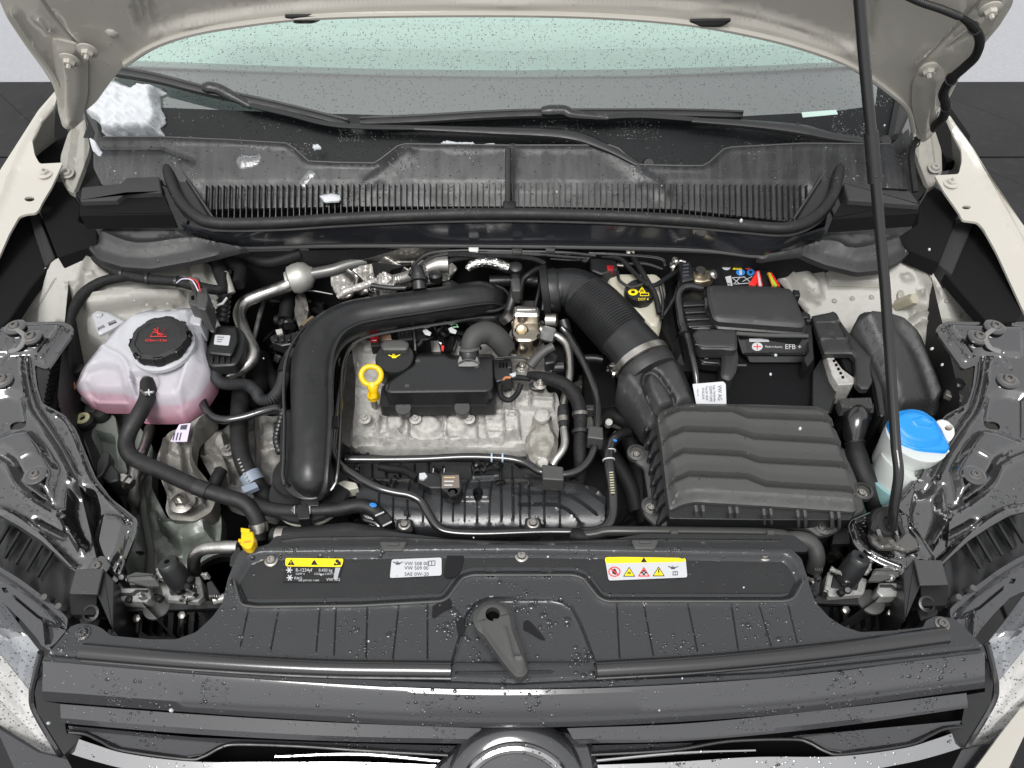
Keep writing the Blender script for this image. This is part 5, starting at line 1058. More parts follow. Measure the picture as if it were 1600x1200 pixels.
# sensor with hex body
t = thing('pressure_switch', 'black plug with a steel hexagon fitting on the aluminium pipe', 'sensor', (180, 745, .82))
mesh('plug', *prism(rnd([(158, 730), (174, 724), (186, 738), (184, 750), (168, 754), (156, 744)], 3), .862, .04, 2), PL, t); mesh('hook', *prism(rnd([(150, 722), (162, 704), (172, 708), (170, 722), (160, 740), (150, 748)], 3), .868, .02, 1.5), PLS, t)
q = p1(184, 748, .845); mesh('hex_fitting', *lathe(q, [(.010, -.004), (.010, .006), (.0125, .007), (.0125, .016), (.009, .018), (.009, .026)], (.9, -.3, -.1), 6), STL, t)
AP = [(235, 668, .81), (225, 700, .815), (214, 725, .82), (209, 750, .825), (208, 780, .80), (207, 800, .77)]
t = thing('refrigerant_pipe', 'straight bright aluminium pipe going down behind the black carrier', 'pipe', (210, 760, .76)); mesh('pipe', *tube([(*q, 9.5 if i > 1 else 8) for i, q in enumerate(AP)], 9, ns=14), TUBE, t)
mesh('side_pipe', *tube([(232, 735, .80), (218, 752, .815), (212, 762, .815)], 4), TUBE, t)
AC = [(492, 423, .905, 11), (478, 428, .905, 12), (462, 436, .905, 13), (450, 445, .902, 10.5), (430, 453, .895), (402, 463, .89), (381, 474, .886), (374, 492, .882), (381, 516, .88), (392, 538, .878), (397, 552, .876), (390, 567, .872), (372, 580, .866), (352, 590, .86)]
t = thing('air_conditioning_pipe', 'bent aluminium pipe with a round swollen joint, between coolant tank and intake pipe', 'pipe', (385, 510, .86))
mesh('pipe', *tube([(*q[:3], q[3] if len(q) > 3 else 9.8) for q in AC[2:]], 9.8, ns=16), TUBE, t)
q = p1(467, 434, .905); ax = np.array([.85, .25, .12]); mesh('muffler', *lathe(q-ax*.012, [(.012, -.012), (.017, -.012), (.018, -.008), (.025, -.004), (.0275, .006), (.0275, .018), (.024, .028), (.014, .036), (.0115, .04)], ax, 32), mat('dull_aluminium', (.50, .49, .46), .5, metal=.6, bump=(200, .3)), t)
mesh('rear_pipe', *tube([(488, 428, .91), (520, 422, .915), (545, 414, .918), (572, 408, .918)], 9.5), mat('grey_pipe', (.16, .16, .155), .35, metal=.5), t)
mesh('thin_pipe', *tube([(412, 470, .86), (404, 500, .86), (396, 530, .86)], 3.8), TUBE, t); mesh('foot', *tube([(384, 560, .86), (380, 590, .855)], 3), TUBE, t)
CG = [(335, 568, .885), (338, 590, .88), (352, 600, .878), (384, 601, .876), (399, 611, .874), (408, 624, .872), (424, 623, .872), (438, 606, .872), (445, 582, .875), (452, 560, .878), (462, 538, .882), (470, 524, .882)]
t = thing('corrugated_conduit', 'wavy corrugated black conduit looping between the label module and the intake pipe', 'conduit', (400, 612, .865)); mesh('conduit', *tube(CG, 9, n=10, ns=14, corr=330, ca=.09), mat('grey_conduit', (.035, .036, .038), .4), t)
mesh('tape_wrap', *tube([(443, 584, .878), (450, 562, .88)], 10.5), TAPE, t)
# module with label
t = thing('pressure_sensor_module', 'small black box with a white square label between tank and aluminium pipe', 'module', (348, 540, .88))
b = rnd([(320, 562), (321, 552), (336, 508), (372, 510), (384, 522), (380, 548), (368, 570), (330, 572)], 6)
mesh('base', *prism(b, .905, .022, 2), PL, t); mesh('lid', *prism(rnd([(325, 551), (338, 508), (369, 511), (371, 530), (361, 555)], 4), .918, .016, 2, bot=rnd([(325, 555), (336, 507), (371, 510), (373, 531), (362, 560)], 4), bz=.904), PL, t)
mesh('label', *prism(rnd([(336, 523), (360, 524), (357, 540), (334, 538)], 2), .9187, .0005, 0), WPR, t)
for k in range(3): mesh('label_line', *prism([(339, 526+k*3.5), (350-k*2, 526.5+k*3.5), (350-k*2, 527.5+k*3.5), (339, 527+k*3.5)], .9191, .0002, 0), GPR, t)
for k in range(4): mesh('rib', *prism([(331+k*9, 556), (333+k*9, 556), (332+k*9, 565), (330+k*9, 565)], .910, .006, .3), PL, t)
# hood sensor behind tank + white cap connector
t = thing('fluid_coupling', 'black quick coupling with a pale retaining clip behind the label module', 'coupling', (345, 480, .90))
mesh('body', *tube([(350, 462, .925), (349, 480, .915), (346, 505, .905)], 10, corr=110, ca=.16, ns=14), PLS, t); mesh('retaining_clip', *sweep(pts3([(332, 470, .935), (338, 478, .94), (348, 474, .942), (354, 466, .938)]), .0022, 6), WHT, t)
mesh('white_sleeve', *tube([(330, 500, .915), (337, 514, .912)], 8.5), WHT, t); mesh('boot', *tube([(328, 480, .91), (324, 500, .90), (322, 525, .89), (320, 550, .88)], 8), PLD, t)
t = thing('bulkhead_grommets', 'dark bent hoses and a pale sleeve at the bulkhead above the coupling', 'hose', (355, 430, .92))
mesh('hose', *tube([(338, 400, .93), (345, 425, .93), (356, 450, .925)], 12), PLD, t); mesh('hose', *tube([(358, 410, .93), (376, 420, .93), (372, 445, .93)], 10), PLD, t); mesh('pale_sleeve', *tube([(352, 428, .94), (358, 445, .938), (362, 458, .93)], 6), CRMI, t)

# ================================================================ ENGINE MOUNT AND GEARBOX
t = thing('engine_mount', 'cast aluminium engine mount with a label and a large bolt below the coolant tank', 'engine mount', (290, 730, .74))
O = [(250, 700), (262, 676), (292, 664), (316, 648), (330, 640), (336, 652), (320, 668), (308, 690), (304, 720), (312, 740), (330, 756), (338, 780), (330, 800), (304, 815), (266, 812), (258, 796), (262, 776), (250, 745), (244, 720)]
mesh('casting', *relief(rnd(O, 7), zlin((300, 660, .85), (300, 800, .80), (250, 720, .835)), [ridge([(330, 648), (312, 672), (305, 700), (306, 726), (320, 746)], 8, .018, 4), ridge([(258, 690), (256, 730), (266, 770)], 6, .010, 4), plateau([(262, 778), (320, 770), (326, 794), (300, 808), (266, 806)], 6, .012), ridge([(284, 700), (290, 740)], 5, .008), plateau([(266, 680), (300, 668), (296, 700), (280, 720), (262, 710)], 8, .006)], g=5, th=.03), ALUD, t, angle=60)
mesh('label', *prism(rnd([(280, 663), (298, 661), (292, 690), (266, 690)], 1), .866, .001, 0), PUR, t)
mesh('label_print', *prism([(283, 664.5), (293, 663.5), (291, 671), (281, 671)], .8665, .0003, 0), GPR, t)
for k in range(3): mesh('label_print', *prism([(272+k*5, 676), (274+k*5, 676), (271+k*5, 688), (269+k*5, 688)], .8665, .0003, 0), GPR, t)
mesh('spigot', *lathe(p1(284, 690, .84), [(.010, -.02), (.0075, .022), (.005, .024), (.004, .018)], (0, -.1, 1), 18), ALU, t)
bolt(286, 786, p1(286, 786, .822), (0, 0, 1), .0115, STL, t)
t = thing('gearbox', 'grey cast gearbox housing left of the big intake pipe', 'gearbox', (385, 710, .70))
O = [(312, 690), (320, 676), (345, 672), (360, 662), (400, 650), (440, 650), (446, 700), (440, 770), (420, 790), (380, 780), (345, 770), (330, 745), (314, 716)]
mesh('housing', *relief(rnd(O, 6), .80, [plateau([(318, 680), (356, 678), (364, 716), (350, 722), (318, 714)], 6, .018), plateau(circ(357, 705, 17, 15), 4, .010), ridge([(312, 716), (352, 722), (366, 760)], 5, .012), ridge([(400, 655), (404, 700), (402, 760)], 5, .012), plateau([(408, 664), (436, 660), (436, 700), (410, 706)], 6, .012), ridge([(350, 764), (440, 762)], 5, .012), ('f', lambda Q: .003*np.sin(Q[:, 0]*.21)*np.sin(Q[:, 1]*.17))], g=5, th=.06), ALU, t, angle=60)
bolt(357, 704, p1(357, 704, .826), (0, 0, 1), .007, ALU, t); mesh('torque_stay', *prism(rnd([(328, 732), (346, 726), (348, 742), (332, 750)], 3), .845, .03, 2), ALUD, t)
mesh('dark_stay', *tube([(346, 735, .84), (338, 750, .84), (330, 775, .83)], 10), PLD, t)
# yellow clip + aluminium pipe at the front-left
t = thing('yellow_clip', 'small bright yellow plastic clip at the left rear corner of the front cover', 'clip', (386, 842, .88))
M = MB(); M.add(prism(rnd([(377, 828), (395, 830), (397, 842), (396, 848), (392, 856), (384, 857), (375, 850), (376, 846)], 3), .915, .02, 1.5)); M.add(prism(rnd([(376, 824), (390, 826), (390, 832), (376, 831)], 1), .918, .012, 1)); M.add(prism(rnd([(372, 841), (378, 842), (378, 846), (372, 846)], 1), .912, .01, 1)); M.build('clip_body', YEL, t)
mesh('slot', *prism([(380, 846), (392, 844), (392, 847), (381, 849)], .9155, .003, .5), OPR, t)
t = thing('condenser_pipe', 'bright bent aluminium pipe end left of the front cover', 'pipe', (330, 860, .82)); mesh('pipe', *tube([(372, 855, .868), (345, 855, .866), (318, 858, .862), (305, 868, .852), (303, 885, .835), (308, 905, .81)], 10, ns=16), TUBE, t)
mesh('dark_guide', *prism(rnd([(360, 870), (372, 852), (378, 862), (366, 884), (358, 884)], 2), .888, .02, 1), PLS, t)
mesh('fan_rim', *lathe(p1(345, 912, .79), [(.045, 0), (.045, .01), (.038, .012), (.036, .0)], (0, 0, 1), 40), PLD, t)
# ================================================================ CYLINDER HEAD AND COVERS
cv = thing('cylinder_head', 'rough cast aluminium cylinder head under the black engine cover', 'cylinder head', (700, 660, .76))
O = [(548, 536), (562, 530), (600, 534), (790, 530), (852, 540), (858, 600), (872, 618), (876, 650), (870, 700), (820, 706), (700, 704), (600, 704), (552, 700), (545, 690), (556, 640), (556, 590)]
lum = lambda Q: .0007*np.sin(Q[:, 0]*.35+Q[:, 1]*.1)*np.sin(Q[:, 1]*.41)
ft = [ridge([(562, 540), (558, 600), (552, 690)], 6, .008), ridge([(596, 640), (592, 670), (560, 690)], 5, .008, 3), plateau(circ(570, 656, 8, 7), 3, .008), plateau(circ(618, 664, 16, 22), 6, .014), plateau(circ(668, 668, 26, 20), 8, .012), plateau(circ(650, 660, 8, 6), 3, .01), plateau(circ(714, 666, 22, 20), 8, .012),
      ridge([(556, 690), (640, 694), (780, 692), (810, 680)], 5, .012), ridge([(600, 694), (620, 680), (650, 690)], 4, .008), ridge([(580, 684), (600, 680)], 4, .008), plateau([(674, 692), (696, 680), (714, 682), (730, 694)], 4, .008),
      plateau([(752, 640), (812, 640), (816, 690), (760, 692)], 5, .010), ridge([(786, 620), (788, 690)], 3, .008), ridge([(752, 664), (790, 666)], 3, .006), plateau([(778, 612), (868, 616), (868, 648), (784, 640)], 5, .012), plateau([(794, 646), (806, 646), (806, 658), (794, 658)], 2, .004), ridge([(800, 600), (802, 640)], 4, .01), ridge([(830, 606), (828, 640)], 4, .01),
      plateau(circ(734, 658, 8, 6), 3, .012), plateau([(812, 604), (856, 604), (856, 622), (812, 620)], 4, .014), ('f', lum), plateau(circ(591, 664, 6, 14), 3, .010), plateau([(690, 650), (700, 650), (700, 690), (692, 690)], 3, .010), ridge([(640, 640), (638, 690)], 3, .008), ridge([(744, 640), (746, 692)], 3, .008), plateau([(820, 626), (868, 628), (866, 634), (820, 632)], 2, .006), ridge([(560, 610), (596, 606)], 3, .006), ridge([(560, 575), (590, 560)], 3, .006), plateau(circ(575, 548, 9, 7), 3, .008), ridge([(760, 650), (810, 652)], 2, -.005), ridge([(760, 678), (812, 680)], 2, -.005), plateau([(812, 690), (830, 690), (828, 700), (800, 700)], 3, .008), ridge([(560, 700), (820, 703)], 3, .006)]
hd = mesh('head_casting', *relief(rnd(O, 7), zlin((550, 540, .855), (850, 540, .855), (700, 700, .815)), ft, g=4.5, th=.09), ALUB, cv, angle=60)
for x, y in ((570, 655), (649, 655), (733, 655), (846, 602)): bolt(x, y, p1(x, y, .842), (0, -.1, 1), .006, ALUB, cv)
mesh('head_top', *relief(rnd([(796, 536), (850, 534), (854, 560), (852, 600), (800, 596), (794, 570)], 5), .872, [plateau(circ(816, 575, 12, 10), 3, .005), ridge([(800, 556), (848, 552)], 4, .004), ('f', lum)], g=5, th=.03), ALU, cv)
for x, y in ((801, 531), (816, 574)): bolt(x, y, p1(x, y, .875), (0, -.1, 1), .0062, STL, cv)
mesh('gasket_edge', *relief(rnd([(540, 702), (552, 700), (700, 705), (822, 708), (830, 716), (700, 716), (545, 714)], 3), .80, [('f', lum)], g=6, th=.03), PLS, cv)
for k, x in enumerate((560, 575, 610, 640, 680, 720, 745, 770)): mesh('bolt', *lathe(p1(x, 707, .802), [(.0035, 0), (.0035, .004), (.0001, .004)], ns=8), STLD, cv)
mesh('left_bracket', *relief(rnd([(528, 560), (556, 550), (556, 620), (548, 700), (532, 690), (536, 620)], 4), .82, [('f', lum)], g=5, th=.03), ALUD, cv)
# clear lobed cover
t = thing('oil_separator_cover', 'translucent smoke-brown lobed cover with a round top on the right end of the head', 'cover', (847, 690, .84))
mesh('cover', *relief(rnd([(832, 648), (862, 648), (864, 672), (872, 684), (872, 700), (864, 718), (846, 728), (830, 722), (822, 704), (820, 684), (830, 672)], 6), .850, [plateau(rnd([(832, 648), (862, 648), (864, 672), (872, 684), (872, 700), (864, 718), (846, 728), (830, 722), (822, 704), (820, 684), (830, 672)], 6), 7, .009), plateau(circ(847, 653, 12, 9), 4, .008)], g=4, th=.02), mat('smoky_plastic', (.20, .19, .165), .16, coat=.5, drops=.35, dscale=260, col2=(.34, .33, .30), cs=60), t)
mesh('round_cap', *lathe(p1(847, 652, .862), [(.0135, 0), (.0135, .006), (.010, .010), (.0001, .011)], ns=24), ALUB, t)
mesh('neck', *lathe(p1(846, 724, .848), [(.009, 0), (.009, .012), (.007, .014), (.0001, .014)], (.2, -.5, 1), 16), ALUB, t)

# ================================================================ ENGINE COVER WITH FILLER CAP AND DIPSTICK
ec = thing('engine_cover', 'black plastic engine cover box with two tabs on its front edge', 'engine cover', (685, 605, .85))
top = rnd([(604, 611), (607, 598), (636, 578), (648, 570), (650, 556), (694, 554), (704, 560), (768, 558), (769, 566), (770, 606), (762, 612), (610, 614)], 5)
low = rnd([(592, 632), (598, 596), (628, 570), (640, 566), (644, 550), (696, 548), (706, 554), (772, 552), (774, 566), (776, 606), (774, 636), (598, 640)], 5)
n_ = min(len(top), len(low))
mesh('upper_box', *relief(top, .905, [plateau(top, 3, .0015), plateau(rnd([(604, 613), (606, 600), (640, 580), (646, 560), (768, 560), (770, 610)], 5), 4, 0)], g=10, bottom=.86), PLS, ec, angle=40)
mesh('side_flank', *prism(top, .9045, .05, 0, bot=inset(ccw(top), -5), bz=.862), PLS, ec, angle=40)
sk = rnd([(594, 634), (598, 612), (640, 600), (760, 600), (775, 606), (775, 632), (772, 636)], 3)
mesh('skirt', *relief(rnd([(593, 633), (596, 606), (628, 572), (646, 560), (770, 556), (774, 566), (775, 606), (775, 630), (772, 634), (598, 636)], 3), .872, [], g=14, bottom=.848), PLS, ec, angle=40)
for x in (630, 722): mesh('tab', *lathe(p1(x, 637, .872), [(.0125, -.022), (.0135, 0), (.0125, .001), (.0001, .001)], (0, -.35, 1), 22), PLS, ec)
mesh('breather_oval', *lathe(p1(732, 567, .9065), [(.020, -.002), (.020, .0015), (.017, .004), (.0001, .0045)], (0, -.55, .85), 30), PLS, ec)
mesh('breather_ridge', *sweep(pts3([(715, 568, .912), (724, 563, .9155), (732, 561.5, .917), (740, 563, .9155), (750, 568, .912)]), .0012, 6), PLG, ec)
for x, y in ((653, 564), (636, 603), (745, 573)): mesh('moulding_mark', *lathe(p1(x, y, .9066), [(.004, 0), (.004, .0004), (.0032, .0004), (.0031, .0001)], ns=14), PLG, ec)
fc = thing('oil_filler_cap', 'round black oil filler cap with a yellow oil can symbol', 'filler cap', (616, 560, .88))
q = p1(617, 560, .905); ta = np.array([0, -.12, 1])
mesh('cap', *lathe(q-ta*.03, [(.0325, 0), (.0325, .030), (.0305, .034), (.0001, .034)], ta, 48), PLS, fc, angle=40); mesh('cap_skirt', *lathe(q-ta*.03, [(.0345, -.01), (.0345, .012), (.0327, .014)], ta, 10, lobes=5, lr=.03), PLS, fc)
cz = lambda Q: pplane(Q, q+ta*.0045, ta)
mesh('grip_bar', *relief(rnd([(596, 540), (606, 535), (630, 535), (640, 540), (637, 551), (598, 551)], 4), lambda Q: cz(Q)+[0, 0, .006], [plateau(rnd([(596, 540), (606, 535), (630, 535), (640, 540), (637, 551), (598, 551)], 4), 3, .002)], g=4, th=.008), PLG, fc)
for P in ([(611, 556), (619, 556), (619, 560), (613, 560)], [(619, 557), (625, 554), (625.5, 555), (619, 559)], [(607, 554.5), (611, 556), (611, 557.5), (607, 556)], [(613, 553.8), (617, 553.8), (617, 554.8), (613, 554.8)]): mesh('oil_can_print', *flatmark(P, cz, .0008), YPR, fc)
dp = thing('dipstick', 'bright yellow dipstick handle with a ring', 'dipstick', (582, 610, .87))
c = [(580+15.5*math.cos(a), 586+13.5*math.sin(a)*(1 if math.sin(a) < 0 else 1.15), .918-.012*math.sin(a)*.6) for a in np.linspace(-math.pi/2, 1.5*math.pi, 26)]
mesh('ring', *tube(c, 4.4, n=2, ns=12, cap=False), YEL, dp)
mesh('neck', *tube([(582, 600, .908, 10), (583, 606, .905, 9), (584, 614, .898, 6.5), (584, 620, .892, 6.8)], 6), YEL, dp); mesh('foot', *lathe(p1(584, 621, .880), [(.010, 0), (.010, .008), (.008, .010), (.0001, .01)], ns=20), YEL, dp); mesh('guide_tube', *tube([(584, 622, .88), (585, 634, .84)], 5), STLD, dp)

# ================================================================ INTAKE CHARGE PIPE
ip = thing('charge_air_pipe', 'big satin black charge air pipe bent across and down over the engine', 'pipe', (487, 640, .86))
IP = [(771, 478, .880, 14), (768, 473, .895, 23), (762, 469, .908, 29), (748, 467, .918, 31), (710, 472, .925, 30), (650, 481, .925, 30), (590, 490, .925, 31), (548, 500, .925, 33), (514, 520, .925, 35), (494, 552, .922, 36), (488, 590, .918, 35), (488, 650, .912, 34), (486, 700, .904, 33.5), (484, 735, .896, 33), (484, 752, .889, 31), (484, 762, .882, 24), (484, 767, .876, 12)]
P3 = pts3(IP); pipem = mat('satin_pipe_plastic', (.012, .0125, .0135), .30, bump=(1500, .12), rvar=.14, drops=.06, dscale=120, stain=((.022, .022, .021), 40, .5, .75))
mesh('pipe', *tube(IP, 30, n=10, ns=32, flat=.9), pipem, ip)
C_ = cr(P3, 10); rr_ = np.interp(np.linspace(0, len(IP)-1, len(C_)), range(len(IP)), [q[3]*unit(p)*1.20 for q, p in zip(IP, P3)])*1.07
mesh('weld_flange', *sweep(C_-[0, 0, .007], rr_, 32, flat=.16), pipem, ip)
def offs(d, s0, s1, dz): # line running along one side of the pipe
    T = np.gradient(C_, axis=0); T /= np.linalg.norm(T, axis=1)[:, None]; N_ = np.cross(T, [0, 0, 1]); N_ /= np.linalg.norm(N_, axis=1)[:, None]; k0, k1 = int(s0*len(C_)), int(s1*len(C_)); return (C_+N_*(rr_*d)[:, None]+[0, 0, dz])[k0:k1]
mesh('rib', *sweep(offs(-1.0, .12, .93, -.005), .0030, 8), RUBS, ip); mesh('rib', *sweep(offs(1.0, .12, .98, -.005), .0030, 8), RUBS, ip)
endc = p1(484, 752, .868)
mesh('end_flange', *relief(rnd([(437, 690), (441, 640), (528, 640), (523, 700), (522, 745), (514, 768), (496, 780), (468, 780), (448, 768), (438, 745)], 12), .876, [plateau(rnd([(437, 690), (441, 640), (528, 640), (523, 700), (522, 745), (514, 768), (496, 780), (468, 780), (448, 768), (438, 745)], 12), 5, .004)], g=7, th=.008), pipem, ip)
mesh('rubber_bellows', *lathe(p1(484, 772, .80), [(.044, 0), (.048, .008), (.044, .016), (.049, .024), (.044, .032), (.050, .042), (.047, .055)], (0, .1, 1), 40), RUB, ip)
mesh('cream_ring', *sweep(np.array([p1(484, 779, .83)+np.array([.050*math.cos(a), .046*math.sin(a), 0]) for a in np.linspace(math.pi*.98, math.pi*2.02, 30)]), .0045, 10), mat('cream_ring_plastic', (.50, .52, .44), .5), ip)
mesh('bellows_wing', *lathe(p1(484, 768, .845), [(.062, 0), (.060, .005), (.045, .006)], (0, .1, 1), 30), PLS, ip)
M = MB(); M.add(prism(rnd([(470, 776), (498, 776), (498, 790), (470, 790)], 2), .868, .02, 1)); M.build('latch', PLS, ip)
mesh('vent_nozzle', *tube([(656, 452, .95, 11), (654, 430, .965, 11), (652, 418, .97, 9)], 11, ns=18), PLS, ip)
mesh('nozzle_collar', *tube([(655, 440, .962, 14), (655, 434, .965, 14)], 14, ns=18), PLS, ip)
for x, y, r_ in ((508, 548, 0), (513, 660, 0), (597, 510, 1), (704, 494, 1)): mesh('edge_clip', *box(p1(x+14*(1-r_), y, .905), (.014 if r_ else .006, .006 if r_ else .022, .006), (0, 0, .15*r_)), pipem, ip)
# elbow into the turbo: dark ribbed rubber boot
t = thing('rubber_boot', 'round ribbed black rubber boot at the right end of the charge air pipe', 'boot', (765, 490, .86))
mesh('boot', *lathe(p1(766, 494, .855), [(.050, 0), (.052, .006), (.048, .012), (.052, .018), (.049, .028), (.045, .034), (.040, .035)], (.15, .1, 1), 44), PLS, t)
mesh('band', *lathe(p1(766, 492, .868), [(.0525, 0), (.0535, 0), (.0535, .006), (.0525, .006)], (.15, .1, 1), 44), PLD, t)
mesh('end_bead', *sweep(np.array([p1(764, 466, .915)+np.array([.036*math.cos(a), .033*math.sin(a), 0]) for a in np.linspace(-math.pi*.62, math.pi*.55, 30)]), .003, 8), pipem, t)
mesh('moulded_ear', *prism(rnd([(690, 442), (706, 436), (716, 442), (706, 452), (694, 452)], 3), .935, .02, 1.5), PLS, t)
mesh('knuckle', *lathe(p1(681, 436, .93), [(.012, 0), (.012, .012), (.008, .016), (.0001, .016)], ns=18), PLS, t)

# breather elbow hose
t = thing('breather_hose', 'short thick grey black breather elbow plugged into the engine cover', 'hose', (752, 525, .88))
mesh('hose', *tube([(734, 553, .91, 14), (735, 538, .925, 15), (744, 524, .932, 17), (762, 520, .928, 18), (778, 530, .915, 18), (790, 545, .895, 17)], 15, n=8, ns=22), mat('grey_rubber', (.045, .045, .044), .6, bump=(700, .5)), t)
mesh('hose_lip', *lathe(p1(734, 547, .918), [(.0165, 0), (.0175, .001), (.0175, .004), (.015, .005)], (-.1, .6, .9), 24), mat('grey_lip', (.10, .10, .10), .5), t)
mesh('neck', *lathe(p1(733, 560, .905), [(.0165, 0), (.0165, .012), (.014, .016), (.0135, .02)], (0, .5, .8), 24), PLS, t)

# ================================================================ COILS, WIRES BEHIND THE ENGINE COVER
t = thing('ignition_coils', 'row of black ignition coils and plugs with tangled wires behind the engine cover', 'ignition coil', (630, 520, .86))
mesh('backing', *relief([(545, 505), (700, 490), (760, 530), (740, 556), (600, 545), (548, 535)], .835, [], g=20, th=.02), PLD, t)
for x, y in ((634, 520), (660, 520)): mesh('coil', *prism(rnd([(x-14, y-9), (x+10, y-11), (x+12, y+10), (x-12, y+12)], 2), .895, .04, 1.5), PLD, t)
for k in range(3): mesh('coil_rib', *box(p1(624+k*6, 519, .897), (.0012, .018, .002)), PLG, t)
mesh('red_plug', *prism(rnd([(577, 514), (589, 513), (592, 524), (589, 532), (578, 532)], 2), .905, .015, 1), REDW, t); mesh('plug_base', *prism([(578, 526), (592, 526), (594, 540), (580, 541)], .90, .02, 1), PLD, t)
for P in ([(555, 515), (578, 516), (576, 523), (558, 524)], [(592, 522), (610, 520), (612, 530), (595, 531)]): mesh('amber_patch', *prism(P, .875, .005, 1), mat('amber_dirt', (.40, .26, .18), .6) if 'amber_dirt' not in bpy.data.materials else bpy.data.materials['amber_dirt'], t)
mesh('steel_rod', *tube([(645, 498, .905), (647, 520, .905), (649, 548, .902)], 1.6, ns=8), STL, t)
for x, y in ((668, 519), (708, 516)): mesh('foil_scrap', *prism(rnd([(x-8, y-3), (x-2, y-6), (x+2, y-2), (x+6, y), (x+4, y+5), (x-4, y+3)], 1), .91, .002, .5), WPR, t)
mesh('green_mark', *sweep(pts3([(704, 508, .912), (712, 505, .913), (716, 511, .912), (708, 511, .912)]), .0012, 5), mat('leaf_green_print', (.25, .5, .3), .4), t)
mesh('red_mark', *prism([(689, 539), (694, 540), (693, 547), (690, 546)], .905, .004, .5), RPR, t)
r_ = random.Random(3)
for k in range(16):
    x, y = r_.uniform(655, 745), r_.uniform(505, 545); a = r_.uniform(0, 6.28); l = r_.uniform(12, 26)
    mesh('wire', *tube([(x, y, .885+r_.uniform(0, .02)), (x+l*.5*math.cos(a)+r_.uniform(-5, 5), y+l*.5*math.sin(a)*.6, .90), (x+l*math.cos(a), y+l*math.sin(a)*.6, .88)], r_.uniform(1.4, 3.4), ns=7), PLD if k % 3 else PLS, t)
mesh('foil_shred', *relief(rnd([(676, 498), (700, 488), (728, 490), (732, 498), (712, 504), (690, 506)], 3), .89, [('f', lambda Q: .004*np.sin(Q[:, 0]*.9)*np.sin(Q[:, 1]*1.1))], g=3, th=.003), FOIL, t)
mesh('dark_ribbon', *relief(rnd([(676, 508), (704, 500), (716, 520), (708, 548), (690, 552), (684, 530)], 4), .882, [ridge([(690, 504), (696, 548)], 4, .006), ('f', lambda Q: .003*np.sin(Q[:, 0]*.5))], g=4, th=.006), RUBS, t)

# ================================================================ HIGH PRESSURE PUMP
t = thing('fuel_pump', 'shiny steel high pressure fuel pump with a flat domed cap', 'fuel pump', (821, 515, .87))
hb_ = rnd([(799, 497), (803, 478), (816, 475), (842, 478), (845, 490), (843, 525), (836, 532), (808, 532), (799, 522)], 6)
mesh('body', *prism(rnd([(799, 500), (806, 492), (838, 492), (844, 502), (843, 524), (834, 532), (808, 532), (800, 524)], 6), .915, .05, 2), mat('warm_steel', (.36, .32, .26), .2, metal=1, bump=(120, .3)), t)
mesh('cap', *prism(rnd([(801, 478), (812, 475), (840, 477), (844, 482), (842, 493), (802, 492)], 4), .935, .025, 3), STL, t); mesh('cap_top', *prism(rnd([(806, 477), (838, 478), (839, 484), (806, 484)], 3), .9362, .003, 1), STLD, t)
mesh('boss_ring', *lathe(p1(815, 516, .912), [(.012, -.01), (.012, .006), (.0095, .008), (.009, .006)], (0, -.7, .7), 28), bpy.data.materials['warm_steel'], t); mesh('boss', *lathe(p1(815, 516, .914), [(.0075, 0), (.0075, .008), (.004, .009), (.0001, .009)], (0, -.7, .7), 20), mat('brass', (.50, .38, .22), .3, metal=.9), t)
mesh('base_ring', *lathe(p1(822, 528, .875), [(.030, 0), (.030, .006), (.027, .008)], (0, 0, 1), 32), ALU, t)
mesh('inlet', *tube([(836, 512, .905), (852, 518, .903)], 8), STL, t); mesh('union_nut', *lathe(p1(858, 520, .903)-np.array([.012, 0, 0]), [(.013, 0), (.014, .003), (.014, .020), (.012, .023)], (.9, -.35, 0), 6), mat('grey_nut', (.25, .25, .25), .4, metal=.6), t)
mesh('solenoid', *lathe(p1(853, 500, .915), [(.012, 0), (.012, .018), (.010, .020), (.0001, .02)], (1, -.15, .1), 24), STL, t)
mesh('solenoid_plug', *tube([(848, 504, .91), (845, 506, .91)], 4), STLD, t); mesh('left_port', *lathe(p1(795, 500, .905), [(.013, 0), (.013, .012), (.010, .014)], (-.6, .3, .6), 22), STLD, t)
t = thing('fuel_line', 'bent steel fuel line from the pump down the right end of the engine', 'pipe', (889, 590, .86))
mesh('pipe', *tube([(862, 522, .903), (874, 527, .90), (885, 538, .897), (890, 558, .893), (890, 585, .89), (885, 612, .885), (880, 634, .88)], 6.4, n=10, ns=14), STL, t)
mesh('coupling', *tube([(880, 636, .882, 8.5), (880, 644, .88, 9.5), (880, 652, .878, 9.5), (881, 668, .876, 8)], 9, ns=16), PLS, t); mesh('coupling_band', *tube([(880, 652, .8785), (880.5, 660, .877)], 9.4, ns=16), STL, t)
mesh('lower_pipe', *tube([(881, 668, .876), (883, 688, .872), (880, 702, .868), (870, 716, .862), (864, 726, .856)], 6.4, n=8, ns=14), TUBE, t)
# taped loom right
t = thing('engine_loom', 'thick black taped wiring loom arching over the right end of the engine', 'wiring', (890, 605, .87))
mesh('loom', *tube([(826, 586, .898, 6), (842, 588, .905, 8), (862, 593, .908, 10), (882, 601, .905, 11), (898, 618, .898, 11), (906, 642, .888, 11), (907, 670, .878, 10), (906, 700, .868, 10), (907, 730, .85, 10), (907, 760, .82, 9)], 10, n=9, ns=16), TAPE, t)
for i_, y_ in ((0, 645), (1, 672)): mesh('clip_band', *lathe(p1(907, y_, .885-.006*i_), [(.012, 0), (.0135, 0), (.0135, .006), (.012, .006)], (0, -.9, -.3), 20), STLD if i_ == 0 else PLS, t)
mesh('loop', *tube([(828, 592, .895), (810, 590, .892), (790, 592, .885), (781, 604, .88), (784, 620, .876), (796, 625, .876), (808, 615, .878), (814, 600, .885)], 4.4, n=8, ns=12), TAPE, t)
